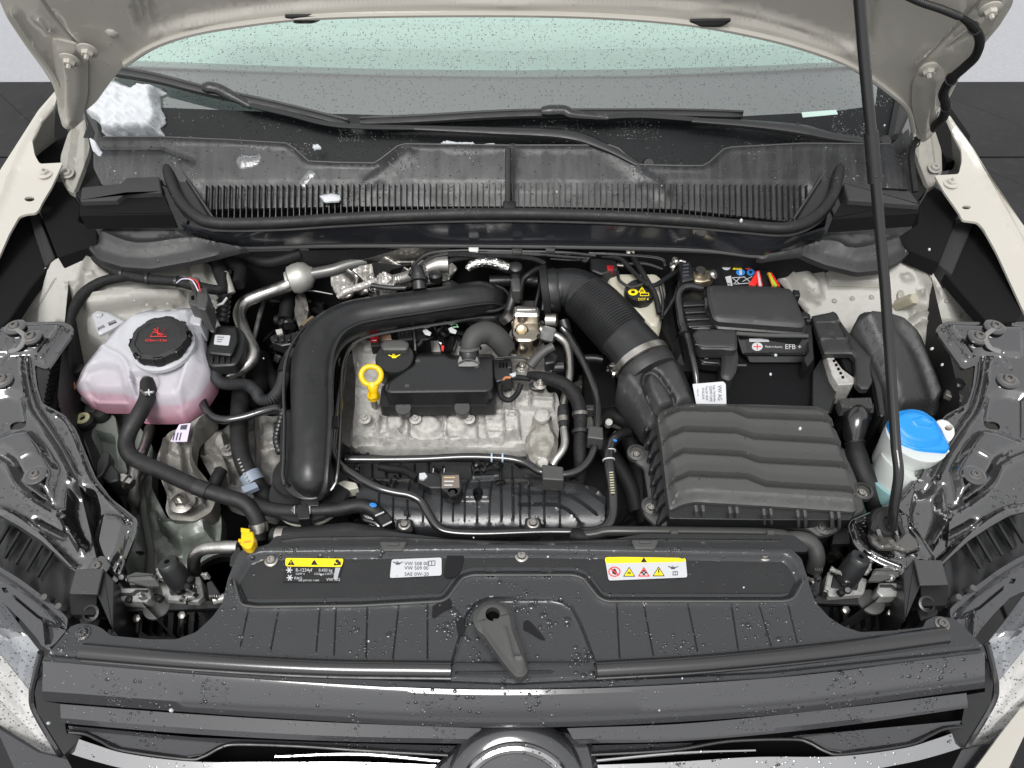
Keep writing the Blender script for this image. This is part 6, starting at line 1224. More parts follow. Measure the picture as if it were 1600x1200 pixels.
mesh('copper_wire', *tube([(786, 594, .892), (790, 590, .893), (798, 590, .893)], 2), COP, t)
mesh('plug', *prism(rnd([(770, 572), (798, 574), (800, 590), (776, 596), (772, 590)], 2), .893, .03, 1.5), PLS, t)
for k in range(6): mesh('pin_hole', *prism([(780+(k % 3)*5, 566+(k//3)*5), (783+(k % 3)*5, 566+(k//3)*5), (783+(k % 3)*5, 569+(k//3)*5), (780+(k % 3)*5, 569+(k//3)*5)], .894, .002, 0), BLK0, t)
mesh('bracket', *tube([(774, 560, .895), (796, 558, .896), (820, 560, .896), (826, 566, .895)], 2, ns=8), PLS, t)
mesh('socket', *prism(rnd([(770, 562), (798, 560), (800, 574), (772, 576)], 2), .89, .02, 1), PLS, t)
mesh('cable_ear', *prism(rnd([(826, 598), (838, 594), (848, 596), (852, 604), (842, 609), (828, 606)], 4), .897, .006, 1.5), PLS, t); bolt(844, 601, p1(844, 601, .90), (0, 0, 1), .0065, STL, t)
mesh('angled_plug', *tube([(828, 572, .905, 9), (838, 560, .912, 8), (852, 548, .92, 7), (865, 541, .925, 7)], 8, ns=14), PLG, t)
mesh('angled_plug_tail', *prism(rnd([(850, 556), (864, 550), (872, 556), (866, 566), (852, 568)], 2), .91, .02, 1.5), PLS, t)
mesh('white_tick', *prism([(796, 584), (806, 581), (806, 587), (800, 588)], .897, .003, .5), WPR, t)
t = thing('dark_actuator', 'black cylindrical actuator right of the pump', 'actuator', (880, 570, .86))
mesh('cylinder', *tube([(852, 575, .885, 9), (858, 575, .885, 11), (862, 575, .885, 11)], 11, ns=18), STL, t); mesh('barrel', *tube([(862, 575, .885), (880, 574, .885)], 10, ns=18), RUBS, t); mesh('block', *prism(rnd([(850, 535), (882, 540), (884, 560), (880, 600), (850, 600)], 4), .86, .05, 2), PLD, t)
mesh('plug', *prism(rnd([(916, 632), (930, 632), (928, 640), (912, 640)], 1), .86, .02, 1), PLG, t)
t = thing('coolant_control_housing', 'dark boxes and grey metal boss between the engine end and the airbox', 'housing', (930, 640, .74))
mesh('grey_boss', *prism(rnd([(911, 650), (924, 648), (928, 660), (926, 672), (912, 672)], 3), .84, .04, 1.5), ALU, t); mesh('box', *prism(rnd([(910, 560), (960, 556), (966, 640), (944, 690), (914, 680)], 5), .78, .06, 2), PLD, t)
for q in ([(930, 660, .82), (960, 650, .815), (1000, 668, .81)], [(915, 700, .80), (935, 690, .80), (960, 720, .79), (985, 760, .78), (996, 800, .77)], [(960, 640, .79), (985, 690, .79), (1000, 740, .78), (1010, 820, .77)]): mesh('dark_hose', *tube([(*a, 14) for a in q], 14, ns=16), PLD, t)
mesh('metal_stub', *lathe(p1(950, 664, .83), [(.006, 0), (.006, .014), (.0001, .014)], (0, -.3, 1), 12), ALUB, t); mesh('metal_bar', *prism([(952, 652), (982, 660), (984, 668), (954, 662)], .81, .01, .5), ALUD, t)  # short bright aluminium stub and a darker metal bar
mesh('black_bar', *tube([(905, 560, .86), (930, 560, .86), (942, 562, .86)], 7, ns=12), PLS, t)
t = thing('vacuum_pipe', 'thin glossy black pipe falling from the duct to the clip blocks and running back left', 'pipe', (932, 620, .86))
L = [(878, 512, .905), (888, 524, .90), (902, 548, .898), (916, 575, .892), (928, 605, .886), (934, 632, .88), (933, 660, .876), (931, 684, .872), (924, 712, .868), (908, 732, .866), (886, 741, .865), (862, 740, .865), (842, 736, .865), (824, 725, .864), (802, 718, .864), (770, 715, .864), (725, 714, .864), (660, 717, .862), (600, 718, .86), (540, 718, .86)]
mesh('pipe', *tube(L, 6.2, n=8, ns=14), RUBS, t)
mesh('clip_block', *prism(rnd([(920, 664), (942, 667), (943, 686), (918, 683)], 2), .892, .028, 1.5), PLG, t); mesh('clip_block', *prism(rnd([(847, 725), (880, 729), (881, 750), (848, 748)], 2), .885, .03, 1.5), PLG, t)
for x in (767, 784): mesh('pale_ring', *lathe(p1(x, 715, .864), [(.0068, 0), (.0075, 0), (.0075, .0025), (.0068, .0025)], (1, 0, 0), 18), mat('pale_blue_print', (.35, .45, .55), .4) if 'pale_blue_print' not in bpy.data.materials else bpy.data.materials['pale_blue_print'], t)
t = thing('brake_vacuum_hose', 'long thin black hose snaking over the intake manifold along the front cover', 'hose', (700, 830, .84))
L = [(537, 560, .88, 5), (532, 600, .885, 6), (526, 640, .885), (520, 680, .882), (520, 708, .88), (532, 728, .878), (556, 744, .876), (590, 762, .874), (614, 769, .872), (640, 774, .870), (658, 784, .866), (670, 804, .862), (682, 822, .858), (700, 831, .856), (750, 834, .856), (850, 831, .857), (910, 831, .858), (938, 828, .858, 8), (952, 818, .858, 9), (958, 798, .860, 9), (957, 765, .866, 9), (953, 735, .87, 9), (951, 712, .872, 8.5), (954, 696, .872, 8.5), (964, 682, .868, 8.5), (980, 676, .85, 9)]
mesh('hose', *tube([(*q[:3], q[3] if len(q) > 3 else 6.6) for q in L], 6.6, n=8, ns=14), RUBS, t)
mesh('print_band', *lathe(p1(951, 718, .872), [(.0093, 0), (.0098, 0), (.0098, .002), (.0093, .002)], (.05, -.9, -.2), 18), WPR, t); mesh('print_band', *lathe(p1(953, 704, .872), [(.009, 0), (.0096, 0), (.0096, .0015), (.009, .0015)], (.05, -.9, -.2), 18), WPR, t)
for k in range(9): mesh('print_mark', *box(p1(955+k*.3, 738+k*4, .8812-.0006*k), (.006, .0022, .0004), (0, 0, .05)), mat('tan_print', (.42, .40, .26), .5) if 'tan_print' not in bpy.data.materials else bpy.data.materials['tan_print'], t)
mesh('blue_dab', *hemi(p1(961, 688, .880), (.3, 0, 1), .0026, 1.4, .12), BLP, t)

# ================================================================ INTAKE MANIFOLD AND THROTTLE SENSOR
im = thing('intake_manifold', 'black ribbed intake manifold with a grid moulded right end, in front of the engine', 'intake manifold', (740, 790, .76))
O = [(560, 736), (600, 742), (700, 738), (800, 728), (845, 748), (880, 760), (930, 782), (952, 800), (958, 826), (930, 832), (810, 836), (700, 838), (600, 836), (575, 828), (560, 790)]
ft = [('f', lambda Q: .030*np.sqrt(np.clip(1-((Q[:, 1]-795)/46)**2, 0, 1))*(Q[:, 0] < 945))]
for x in (596, 618, 640, 664, 692, 710, 728, 747, 766): ft.append(ridge([(x+3, 766), (x, 792), (x-1, 826)], 1.8, .007))
for x in (782, 800): ft.append(ridge([(x, 728), (x+2, 822)], 2.4, .009))
for x in (812, 826, 849, 873): ft.append(ridge([(x, 770), (x, 804), (x+1, 830)], 2, .008))
for L in ([(810, 772), (872, 770), (910, 780), (950, 808)], [(810, 788), (870, 787), (895, 795), (930, 818)], [(810, 805), (865, 805), (890, 815), (905, 828)], [(850, 758), (900, 768), (945, 790)]): ft.append(ridge(L, 2, .008, 3))
ft += [plateau([(726, 712), (790, 716), (786, 760), (736, 766)], 5, .01), plateau(rnd([(716, 776), (770, 776), (768, 800), (720, 800)], 6), 6, .006)]
mesh('manifold', *relief(rnd(O, 10), .808, ft, g=4.5, th=.05, holes=[circ(748, 789, 8, 11, 16)]), PLW, im, angle=50)
mesh('port_wall', *lathe(p1(748, 789, .826), [(.0095, 0), (.0125, .004), (.0125, .010), (.0095, .012), (.0085, -.01)], ns=20), PLS, im)
mesh('upper_housing', *relief(rnd([(540, 722), (800, 722), (820, 740), (810, 768), (700, 772), (560, 768), (545, 745)], 5), .812, [ridge([(560+k*22, 726), (560+k*22, 764)], 2, .006) for k in range(6)]+[plateau([(690, 728), (740, 728), (744, 760), (696, 764)], 5, .012)], g=6, th=.03), PLS, im)
for x, y in ((632, 820), (833, 818)):
    M = MB(); M.add(prism(rnd([(x-13, y-10), (x+12, y-10), (x+13, y+10), (x-13, y+10)], 5), .842, .03, 2)); M.build('bolt_boss', PLS, im); torx(p1(x, y, .842), (0, 0, 1), .006, STL, im)
mesh('fixing_pin', *tube([(635, 798, .85), (635, 806, .845)], 4, ns=8), PLS, im)
rr2 = random.Random(5)
for k in range(14):
    x, y = rr2.uniform(540, 800), rr2.uniform(722, 760); mesh('fitting', *box(p1(x, y, .822+rr2.uniform(0, .02)), (rr2.uniform(.01, .03), rr2.uniform(.006, .016), rr2.uniform(.01, .02)), (rr2.uniform(-.3, .3), rr2.uniform(-.3, .3), rr2.uniform(-.5, .5)), .2), PLS if k % 2 else PLD, im)
for x in (677, 694): mesh('white_dash', *box(p1(x, 735, .846), (.0016, .008, .001)), WPR, im)
mesh('pale_connector', *prism(rnd([(528, 754), (538, 750), (556, 754), (560, 762), (540, 766), (528, 760)], 2), .85, .02, 1), mat('ivory_plastic', (.50, .49, .42), .4), im)
t = thing('manifold_pressure_sensor', 'small black sensor with a worn brown label screwed on the manifold', 'sensor', (700, 752, .84))
mesh('body', *prism(rnd([(686, 739), (700, 736), (718, 738), (722, 760), (716, 772), (708, 774), (690, 764)], 3), .868, .025, 1.5), PLS, t)
mesh('label', *prism(rnd([(691, 743), (717, 742), (718, 762), (690, 763)], 1), .8688, .0006, 0), mat('brown_label', (.16, .13, .11), .5), t)
for k, m_ in enumerate((mat('tan_label_print', (.5, .38, .22), .5), WPR, WPR)): mesh('label_print', *prism([(694, 745+k*6), (711-k*2, 745+k*6), (711-k*2, 747+k*6), (694, 747+k*6)], .8696, .0002, 0), m_, t)
mesh('plug', *prism(rnd([(652, 742), (668, 738), (690, 746), (690, 762), (672, 762), (652, 752)], 2), .860, .025, 1.5), PLS, t); mesh('white_lock', *prism(rnd([(655, 739), (664, 738), (668, 744), (662, 749), (655, 748)], 1), .864, .006, .5), WPR, t)
mesh('screw_ear', *lathe(p1(707, 769, .868), [(.008, -.01), (.008, 0), (.004, 0), (.003, -.004)], ns=16), PLS, t); mesh('cable', *tube([(652, 748, .85), (632, 735, .845), (610, 732, .84), (592, 728, .84)], 7, ns=12), TAPE, t)

# ================================================================ INTAKE DUCT, CLAMP, AIRBOX
t = thing('intake_duct', 'fat black corrugated air duct curving down to the airbox', 'duct', (960, 500, .86))
D = [(868, 452, .935, 31), (884, 450, .938, 33), (902, 455, .938, 36), (920, 468, .936, 38)]
mesh('cuff', *tube(D, 34, n=8, ns=36, flat=.9), PLS, t)
mesh('corrugated_section', *tube([(914, 464, .937, 39), (935, 483, .934, 41), (956, 505, .930, 42), (975, 527, .925, 42)], 41, n=10, ns=36, flat=.9, corr=205, ca=.035), PLS, t)
mesh('lower_cuff', *tube([(972, 524, .925, 41), (986, 540, .922, 42), (998, 556, .918, 44), (1006, 568, .915, 45)], 42, n=8, ns=36, flat=.9), PLS, t)
q = p1(866, 455, .932); mesh('rim', *lathe(q, [(.040, -.012), (.040, .004), (.038, .008), (.036, .008)], (1, .05, .12), 40), PLS, t); mesh('rear_rim', *lathe(q-[.012, 0, 0], [(.046, -.010), (.046, .002), (.043, .003)], (1, .05, .12), 40), PLD, t)
# hose clamp
cc_ = pts3([(1000, 560, .917)])[0]; dd = pts3([(1010, 576, .913)])[0]-cc_; dd /= np.linalg.norm(dd)
hc = thing('hose_clamp', 'steel worm drive clamp round the lower end of the corrugated duct', 'clamp', tuple(cc_)); ru = 46.5*unit(cc_)
mesh('band', *lathe(cc_, [(ru*.96, 0), (ru*1.0, 0), (ru*1.0, .011), (ru*.96, .011)], dd, 48), STL, hc)
mesh('screw_housing', *box(p1(957, 580, .905), (.012, .022, .012), (0, 0, .5), .2), STL, hc); mesh('screw_head', *lathe(p1(958, 576, .912), [(.0065, 0), (.0065, .008), (.004, .009), (.0001, .008)], (-.2, .3, .9), 8), STL, hc)
ab = thing('airbox', 'large black airbox with four stepped ribs across its lid', 'airbox', (1180, 720, .80))
mesh('duct_collar', *tube([(1005, 566, .912, 45), (1012, 577, .910, 46), (1018, 586, .908, 45)], 45, n=6, ns=40, flat=.9), PLM, ab)
mesh('duct_body', *relief(rnd([(964, 602), (968, 580), (1000, 560), (1040, 552), (1056, 560), (1066, 576), (1078, 604), (1090, 636), (1060, 650), (1020, 668), (1008, 664), (994, 640), (978, 620)], 8), zlin((1010, 570, .915), (1010, 660, .893), (1070, 600, .905)),
     [plateau(rnd([(964, 602), (968, 580), (1000, 560), (1040, 552), (1056, 560), (1066, 576), (1078, 604), (1090, 636), (1060, 650), (1020, 668), (1008, 664), (994, 640), (978, 620)], 8), 16, .020), plateau(rnd([(996, 604), (1004, 588), (1018, 586), (1028, 592), (1046, 616), (1058, 640), (1040, 656), (1020, 660), (1004, 632)], 9), 4, -.008), plateau(rnd([(1002, 606), (1008, 594), (1017, 592), (1024, 598), (1042, 620), (1054, 644), (1040, 654), (1022, 656), (1008, 630)], 9), 9, .016)], g=5, th=.05), PLM, ab, angle=60)
mesh('index_rib', *box(p1(1030, 556, .935), (.0014, .016, .003)), PLG, ab)
lid = [(1027, 652), (1030, 640), (1044, 634), (1080, 631), (1180, 632), (1277, 635), (1291, 642), (1302, 662), (1325, 722), (1340, 782), (1342, 794), (1335, 800), (1205, 791), (1085, 784), (1066, 788), (1046, 798), (1041, 760), (1034, 700)]
steps = [[(1026, 660), (1034, 655), (1062, 642), (1142, 644), (1167, 654), (1282, 659), (1310, 662)], [(1030, 692), (1039, 687), (1067, 675), (1150, 678), (1177, 687), (1295, 694), (1320, 697)], [(1034, 726), (1042, 721), (1067, 709), (1157, 714), (1185, 724), (1306, 730), (1330, 732)], [(1040, 762), (1049, 756), (1075, 745), (1165, 749), (1195, 761), (1325, 769), (1345, 771)]]
def terr(Q):
    x, y = Q[:, 0], Q[:, 1]; h = np.zeros(len(Q))
    for k in range(4):
        d = y-np.interp(x, [p[0] for p in steps[k]], [p[1] for p in steps[k]]); h += np.interp(d, [-26, -14, -1.2, 1.2, 5.8, 8.2, 20], [0, 0, .003, -.009, -.009, 0, 0])
    return h*sm((x-(1026+(y-640)*.13))/8)*sm(((1304+(y-640)*.30)-x)/10)
ft = [('f', terr), plateau(rnd(lid, 6), 14, .012)]
for s in steps: ft += [ridge([(a, b+q) for a, b in s], 1.2, 0) for q in (0, 7)]
lo = mesh('lid', *relief(rnd(lid, 6), zlin((1180, 635, .905), (1100, 790, .893), (1330, 790, .893)), ft, g=4.2, bottom=.855, edge=1), PLG, ab, angle=24)
for k in range(4): x, y = ((1299, 661), (1309, 696), (1320, 731), (1331, 769))[k]; mesh('corner_gusset', *sweep(pts3([(x-9, y-1, .912-.004*k), (x, y-7, .910-.004*k), (x+3, y+4, .905-.004*k), (x-9, y-1, .912-.004*k)]), .0008, 5), PLG, ab)
# lower box, flange, ribs
base = [(1012, 680), (1026, 660), (1320, 700), (1345, 768), (1352, 800), (1322, 814), (1312, 828), (1296, 836), (1278, 838), (1262, 826), (1205, 822), (1045, 822), (1027, 824), (1006, 804), (1004, 790), (1014, 784), (1006, 730), (992, 722), (990, 706), (1004, 702)]
mesh('lower_flange', *relief(rnd(base, 6), .862, [plateau(rnd(base, 6), 3, .003)], g=12, th=.006), PLG, ab)
mesh('lower_box', *prism(rnd([(1016, 660), (1300, 660), (1340, 800), (1300, 826), (1040, 818)], 8), .858, .14, 0), PLS, ab)
for k in range(5):
    for d in (0, 11):
        x = 1087+k*53+d; y = 790+k*2.6; mesh('lock_rib', *sweep(pts3([(x, y, .898), (x+1, y+8, .897), (x+1.5, y+20, .880), (x+1, y+25, .868)]), .0026, 6), PLG, ab)
for k in range(8):
    y = 640+k*21; x = 1022+k*2.6; mesh('side_rib', *relief(rnd([(x, y), (x+9, y+4), (x+12, y+14), (x-10, y+34), (x-16, y+32), (x-8, y+8)], 4), .885-.002*k, [plateau(rnd([(x, y), (x+9, y+4), (x+12, y+14), (x-10, y+34), (x-16, y+32), (x-8, y+8)], 4), 3, .004)], g=5, th=.02), PLS, ab)
mesh('side_wall', *prism(rnd([(1010, 650), (1030, 636), (1046, 798), (1020, 806)], 4), .868, .10, 1), PLS, ab)
mesh('front_wall', *prism(rnd([(1044, 796), (1085, 785), (1205, 791), (1334, 800), (1330, 812), (1180, 812), (1046, 810)], 3), .888, .025, 1), PLS, ab)
for x, y in ((1284, 825), (1346, 771), (1017, 794), (994, 711)): mesh('boss', *lathe(p1(x, y, .858), [(.015, 0), (.015, .008), (.011, .010), (.011, .006)], ns=22), PLG, ab); torx(p1(x, y, .865), (0, 0, 1), .0055, STL, ab)
mesh('pollen', *relief(rnd([(1086, 812), (1130, 813), (1180, 815), (1178, 819), (1090, 818)], 2), .8655, [], g=4, th=.0006), mat('yellow_dust', (.30, .27, .17), .8), ab)
mesh('lettering', *textvf('1K0907 2011', 1308, 829, 5, .84, .001), GPR, ab); mesh('letter_plate', *prism([(1304, 826), (1326, 826), (1328, 850), (1300, 850)], .8385, .01, 0), PLS, ab)

# cooler rails in front of the airbox
t = thing('coolant_rail', 'dark grey metal coolant rail with two square clips between airbox and front cover', 'rail', (1110, 835, .86))
mesh('rail', *tube([(900, 838, .872, 8), (930, 834, .874, 8), (950, 830, .876, 8), (1000, 830, .878, 8), (1100, 831, .878, 8), (1200, 833, .878, 8), (1232, 838, .876, 8), (1244, 848, .87, 7)], 8, n=8, ns=16), mat('grey_rail', (.045, .045, .044), .3, metal=.3), t)
mesh('rail', *tube([(1000, 842, .872, 9), (1100, 842, .872, 10), (1200, 842, .873, 11), (1230, 842, .873, 12), (1254, 843, .872, 13), (1270, 852, .867, 13), (1276, 870, .855, 13), (1272, 890, .83, 13)], 9, n=8, ns=18), mat('dull_grey_hose', (.05, .05, .049), .45), t)
for x in (1054, 1205): mesh('square_clip', *prism(rnd([(x-6, 828), (x+6, 828), (x+6, 838), (x-6, 838)], 1), .892, .012, 1), PLG, t)
mesh('rubber_boot', *tube([(893, 836, .868, 10), (905, 838, .87, 12), (920, 840, .87, 10)], 11), PLD, t)
# ================================================================ BRAKE FLUID RESERVOIR
t = thing('brake_fluid_reservoir', 'cream coloured brake fluid reservoir', 'reservoir', (990, 480, .88))
O = rnd([(944, 436), (958, 430), (1025, 430), (1038, 442), (1040, 462), (1034, 500), (1032, 515), (1028, 522), (1014, 522), (998, 505), (970, 480), (950, 462)], 6)
mesh('tank', *relief(O, zlin((990, 430, .925), (990, 500, .905), (1040, 460, .915)), [plateau(O, 7, .012)], g=6, bottom=.80), RES, t, angle=60)
mesh('cap', *lathe(p1(997, 466, .918), [(.0265, 0), (.0265, .018), (.0245, .022), (.0001, .022)], (0, -.12, 1), 36, lobes=12, lr=.008), PLS, t, angle=40)
cz2 = lambda Q: pplane(Q, p1(997, 466, .918)+np.array([0, -.0026, .0225]), (0, -.12, 1))
def prt(P, m, l=.0008, holes=()): mesh('cap_print', *flatmark(P, cz2, l, holes=holes), m, t)
prt(circ(989, 457, 7.5, 5.2, 20), YPR); prt(circ(989, 457, 3.5, 2.2, 14), BPR, .0012, ()); T = tri(1003, 453, 6); prt(T, YPR, .0008, [inset(ccw(T), 1.3)]); prt([(1002.3, 450), (1003.7, 450), (1003.4, 455), (1002.6, 455)], YPR)
P = [(1000, 458), (1014, 458), (1014, 463), (1000, 463)]; prt(P, YPR, .0008, [inset(ccw(P), .9)]); mesh('cap_lettering', *textvf('DOT 4', 997, 470, 5.5, cz2, .001), YPR, t)
t = thing('brake_lines_and_sleeves', 'black crossing sleeves and cables over the brake fluid reservoir', 'wiring', (985, 430, .94))
for L, r in (([(940, 400, .95), (968, 404, .955), (985, 420, .952), (1005, 440, .95), (1022, 446, .948), (1045, 432, .945), (1062, 420, .94)], 4), ([(985, 396, .95), (998, 416, .955), (1012, 440, .95), (1024, 462, .94), (1030, 490, .93)], 4.5), ([(965, 425, .95), (968, 438, .95), (984, 448, .95), (1004, 444, .95)], 2.5), ([(980, 412, .95), (1010, 412, .948), (1035, 420, .94)], 2.5), ([(1030, 440, .945), (1036, 470, .93), (1034, 500, .92)], 3), ([(1062, 440, .94), (1052, 470, .93), (1036, 494, .92)], 2.5)): mesh('sleeve', *tube(L, r, n=8, ns=10), TAPE if r > 3 else RUBS, t)
mesh('bare_end', *prism(rnd([(978, 388), (992, 391), (990, 398), (980, 395)], 2), .955, .006, 1), mat('ivory_sleeve', (.5, .48, .42), .6), t)
t = thing('firewall_connector', 'black connector with a dark red lock left of the reservoir', 'connector', (945, 412, .93))
mesh('body', *prism(rnd([(922, 402), (962, 406), (966, 420), (940, 428), (924, 422)], 3), .952, .03, 1.5), PLS, t); mesh('red_lock', *prism(rnd([(948, 414), (960, 415), (958, 422), (949, 422)], 1), .954, .01, .5), REDW, t); mesh('thin_cable', *tube([(860, 396, .955), (885, 400, .955), (905, 404, .955), (914, 404, .95)], 1.6), STLD, t); mesh('ring_terminal', *lathe(p1(914, 406, .95), [(.007, 0), (.007, .004), (.003, .004), (.003, 0)], ns=14), PLG, t); mesh('pin', *prism([(964, 410), (974, 412), (974, 415), (964, 414)], .955, .003, .3), STL, t)

# ================================================================ BATTERY
bt = thing('car_battery', 'black car battery with EFB + lettering on its front, in a textile sleeve', 'battery', (1180, 560, .74))
mesh('textile_sleeve', *prism(rnd([(1082, 560), (1090, 520), (1270, 540), (1274, 560), (1264, 640), (1085, 640)], 4), .878, .18, 2), mat('sleeve_fleece', (.008, .008, .009), .95, bump=(500, 1), spec=.15), bt)
top_ = rnd([(1058, 410), (1108, 404), (1200, 406), (1216, 440), (1262, 520), (1266, 528), (1150, 526), (1088, 520)], 4)
mesh('case', *prism(top_, .918, .16, 1.5), PLS, bt)
# upper label with hazard symbols
zt2 = .9195
mesh('hazard_label', *prism(rnd([(1122, 412), (1180, 406), (1196, 446), (1136, 450)], 2), zt2, .0006, 0), BPR, bt)
def bp(P, m, l=.0006, holes=()): mesh('hazard_print', *flatmark(P, zt2, l, holes=holes), m, bt)
bp(circ(1135, 417, 7, 5.5, 20), WPR); bp([(1130, 415.6), (1140, 415.6), (1140, 418), (1130, 418)], BPR, .001)
T = tri(1152, 416, 7.5); bp(T, BPR); bp(T, YPR, .0008, [inset(ccw(T), 1.5)]); bp(inset(ccw(T), 2), mat('olive_print', (.4, .36, .05), .4), .0007); bp(circ(1170, 416.5, 7, 5.5, 20), RPR, .0006, [circ(1170, 416.5, 5.2, 3.8, 20)]); bp([(1167, 413), (1172, 414), (1171, 420), (1168, 420)], WPR, .001)
bp(circ(1157, 426, 7, 5, 20), BLP); bp([(1155, 422), (1159, 423), (1159, 430), (1155, 430)], WPR, .001); bp(circ(1173, 426, 6, 5, 20), BLP); bp([(1170, 424), (1176, 424), (1174, 428), (1171, 428)], BPR, .001)
bp([(1133, 433), (1142, 431), (1145, 449), (1138, 449)], WPR); mesh('lettering', *textvf('Pb', 1135, 443, 9, zt2, .001, 78), BPR, bt)
for L in ([(1144, 434), (1156, 444)], [(1156, 434), (1146, 444)], [(1160, 440), (1175, 432)], [(1162, 432), (1176, 444)], [(1144, 434), (1162, 433)], [(1148, 444), (1174, 442)]): mesh('hazard_line', *sweep(pz(np.array(L, float), np.array([zt2+.0006]*2)), .0008, 5), WPR, bt)
t = thing('battery_straps', 'striped red, white and green battery strap tabs on the battery top', 'strap', (1190, 435, .925))
for k, (P, m) in enumerate((([(1170, 444), (1182, 424), (1188, 428), (1181, 446)], REDP), ([(1180, 424), (1187, 422), (1192, 446), (1184, 446)], REDP), ([(1183, 424), (1186, 424), (1190, 446), (1186, 446)], WPR), ([(1199, 426), (1204, 425), (1216, 446), (1210, 446)], mat('lime_plastic', (.30, .55, .05), .4)), ([(1203, 425), (1206, 426), (1219, 446), (1215, 446)], REDP), ([(1200, 426), (1202, 426), (1209, 446), (1207, 446)], mat('orange_plastic', (.8, .35, .03), .4)))): mesh('strap', *prism(P, .927+.0012*k, .004, .4), m, t)
fz = thing('fuse_box_lid', 'matt black angular lid over the rear half of the battery', 'fuse box', (1175, 480, .92))
lidp = [(1104, 447), (1120, 446), (1206, 448), (1236, 452), (1242, 464), (1258, 504), (1256, 511), (1248, 512), (1122, 503), (1114, 498), (1106, 470)]
mesh('lid', *relief(rnd(lidp, 5), zlin((1170, 450, .955), (1170, 510, .945), (1240, 480, .95)), [plateau(rnd(lidp, 5), 5, .004)], g=9, bottom=.925), PLM, fz, angle=50)
mesh('lid_body', *prism(rnd([(1098, 456), (1108, 450), (1240, 456), (1262, 512), (1256, 522), (1120, 512), (1104, 486)], 4), .938, .03, 2), PLS, fz)
for k in range(4): mesh('side_fin', *prism(rnd([(1062+k*3, 470+k*11), (1100+k*3, 468+k*11), (1110+k*2, 476+k*11), (1068+k*3, 478+k*11)], 2), .936-.002*k, .012, 1), PLS, fz)
mesh('side_box', *prism(rnd([(1064, 452), (1102, 448), (1116, 500), (1112, 514), (1078, 512), (1070, 480)], 4), .928, .03, 2), PLS, fz)
for x, y in ((1242, 456), (1254, 490)): mesh('latch', *prism(rnd([(x-3, y-4), (x+7, y-3), (x+9, y+6), (x, y+6)], 1), .945, .015, 1), PLS, fz)
mesh('bracket_tab', *prism(rnd([(1101, 465), (1109, 463), (1107, 476), (1103, 482)], 1), .946, .01, .8), PLG, fz)
# front face of the battery carrying the label
fb = pts3([(1166, 528, .922)])[0]; fn_ = np.array([0, -.75, .66]); fpl = lambda Q: pplane(Q, fb, fn_)
mesh('front_panel', *relief(rnd([(1152, 526), (1262, 526), (1268, 560), (1262, 566), (1172, 566), (1160, 552)], 2), lambda Q: pplane(Q, fb-fn_*.004, fn_), [ridge([(1164, 554), (1266, 554)], 3, .004), ridge([(1156, 528), (1264, 528)], 2.5, .003)], g=6, th=.02, n=fn_), PLS, bt)
mesh('front_label', *relief([(1165, 530), (1256, 530), (1260, 550), (1171, 550)], lambda Q: pplane(Q, fb-fn_*.0028, fn_), [], g=30, th=.0006, n=fn_), BPR, bt)
fl_ = lambda Q: pplane(Q, fb-fn_*.0022, fn_)
def fp(P, m, l=.0006, holes=()): mesh('label_print', *flatmark(P, fl_, l, n=fn_/np.linalg.norm(fn_), holes=holes), m, bt)
fp([(1170, 529), (1200, 529), (1202, 534), (1171, 534)], WPR); fp(circ(1183, 541.5, 8.5, 6.6, 24), WPR); fp([(1177, 540.7), (1189, 540.7), (1189, 542.3), (1177, 542.3)], RPR, .001); fp([(1182.2, 536.5), (1183.8, 536.5), (1183.8, 546.5), (1182.2, 546.5)], RPR, .001)
nn = fn_/np.linalg.norm(fn_)
mesh('lettering', *textvf('Made in Austria', 1195, 543, 5, fl_, .0008, 1, n=nn, sx=.85), WPR, bt); mesh('lettering', *textvf('EFB +', 1226, 545, 10.5, fl_, .0008, 1, n=nn, sx=1.05), WPR, bt)
fp([(1209, 528.5), (1213, 528.5), (1213, 531.5), (1209, 531.5)], WPR); fp([(1216, 532), (1222, 528), (1230, 529), (1224, 530), (1219, 532.5)], WPR); fp([(1233, 531), (1240, 529), (1246, 529.5), (1243, 532), (1236, 532)], WPR)
mesh('white_dot', *hemi(p1(1212, 555, .905), fn_, .0028, 1, .5), WPR, bt)
mesh('hold_rail', *tube([(1150, 521, .935), (1200, 524, .934), (1262, 525, .933)], 3.5, ns=10), PLG, bt); mesh('side_hook', *prism(rnd([(1258, 508), (1268, 506), (1272, 560), (1262, 572), (1256, 560), (1264, 550)], 2), .915, .04, 1), PLS, bt)
# terminal cover
tc = thing('terminal_cover', 'matt grey plastic terminal cover hooked over the left front corner of the battery', 'cover', (1118, 550, .86))
P = rnd([(1082, 522), (1090, 514), (1148, 515), (1151, 522), (1152, 546), (1144, 548), (1128, 546), (1096, 546), (1090, 540), (1086, 530)], 4)
mesh('top', *relief(P, .942, [plateau(P, 4, .004)], g=6, th=.02), PLM, tc); P = rnd([(1128, 545), (1150, 540), (1154, 560), (1150, 582), (1140, 596), (1126, 590), (1128, 570)], 5)
mesh('leg', *relief(P, .925, [plateau(P, 5, .004)], g=6, th=.04), PLM, tc); mesh('inner_box', *prism(rnd([(1090, 546), (1128, 546), (1126, 568), (1100, 566), (1092, 560)], 3), .915, .02, 1), PLS, tc); mesh('pins', *prism([(1099, 552), (1106, 552), (1107, 560), (1101, 560)], .917, .003, .5), STLD, tc); mesh('rail', *tube([(1096, 568, .91), (1130, 570, .91), (1166, 571, .91)], 1.8, ns=8), PLG, tc)
mesh('moulded_line', *sweep(pts3([(1086, 538, .948), (1100, 541, .947), (1140, 542, .947), (1146, 538, .948)]), .0010, 6), PLG, tc)
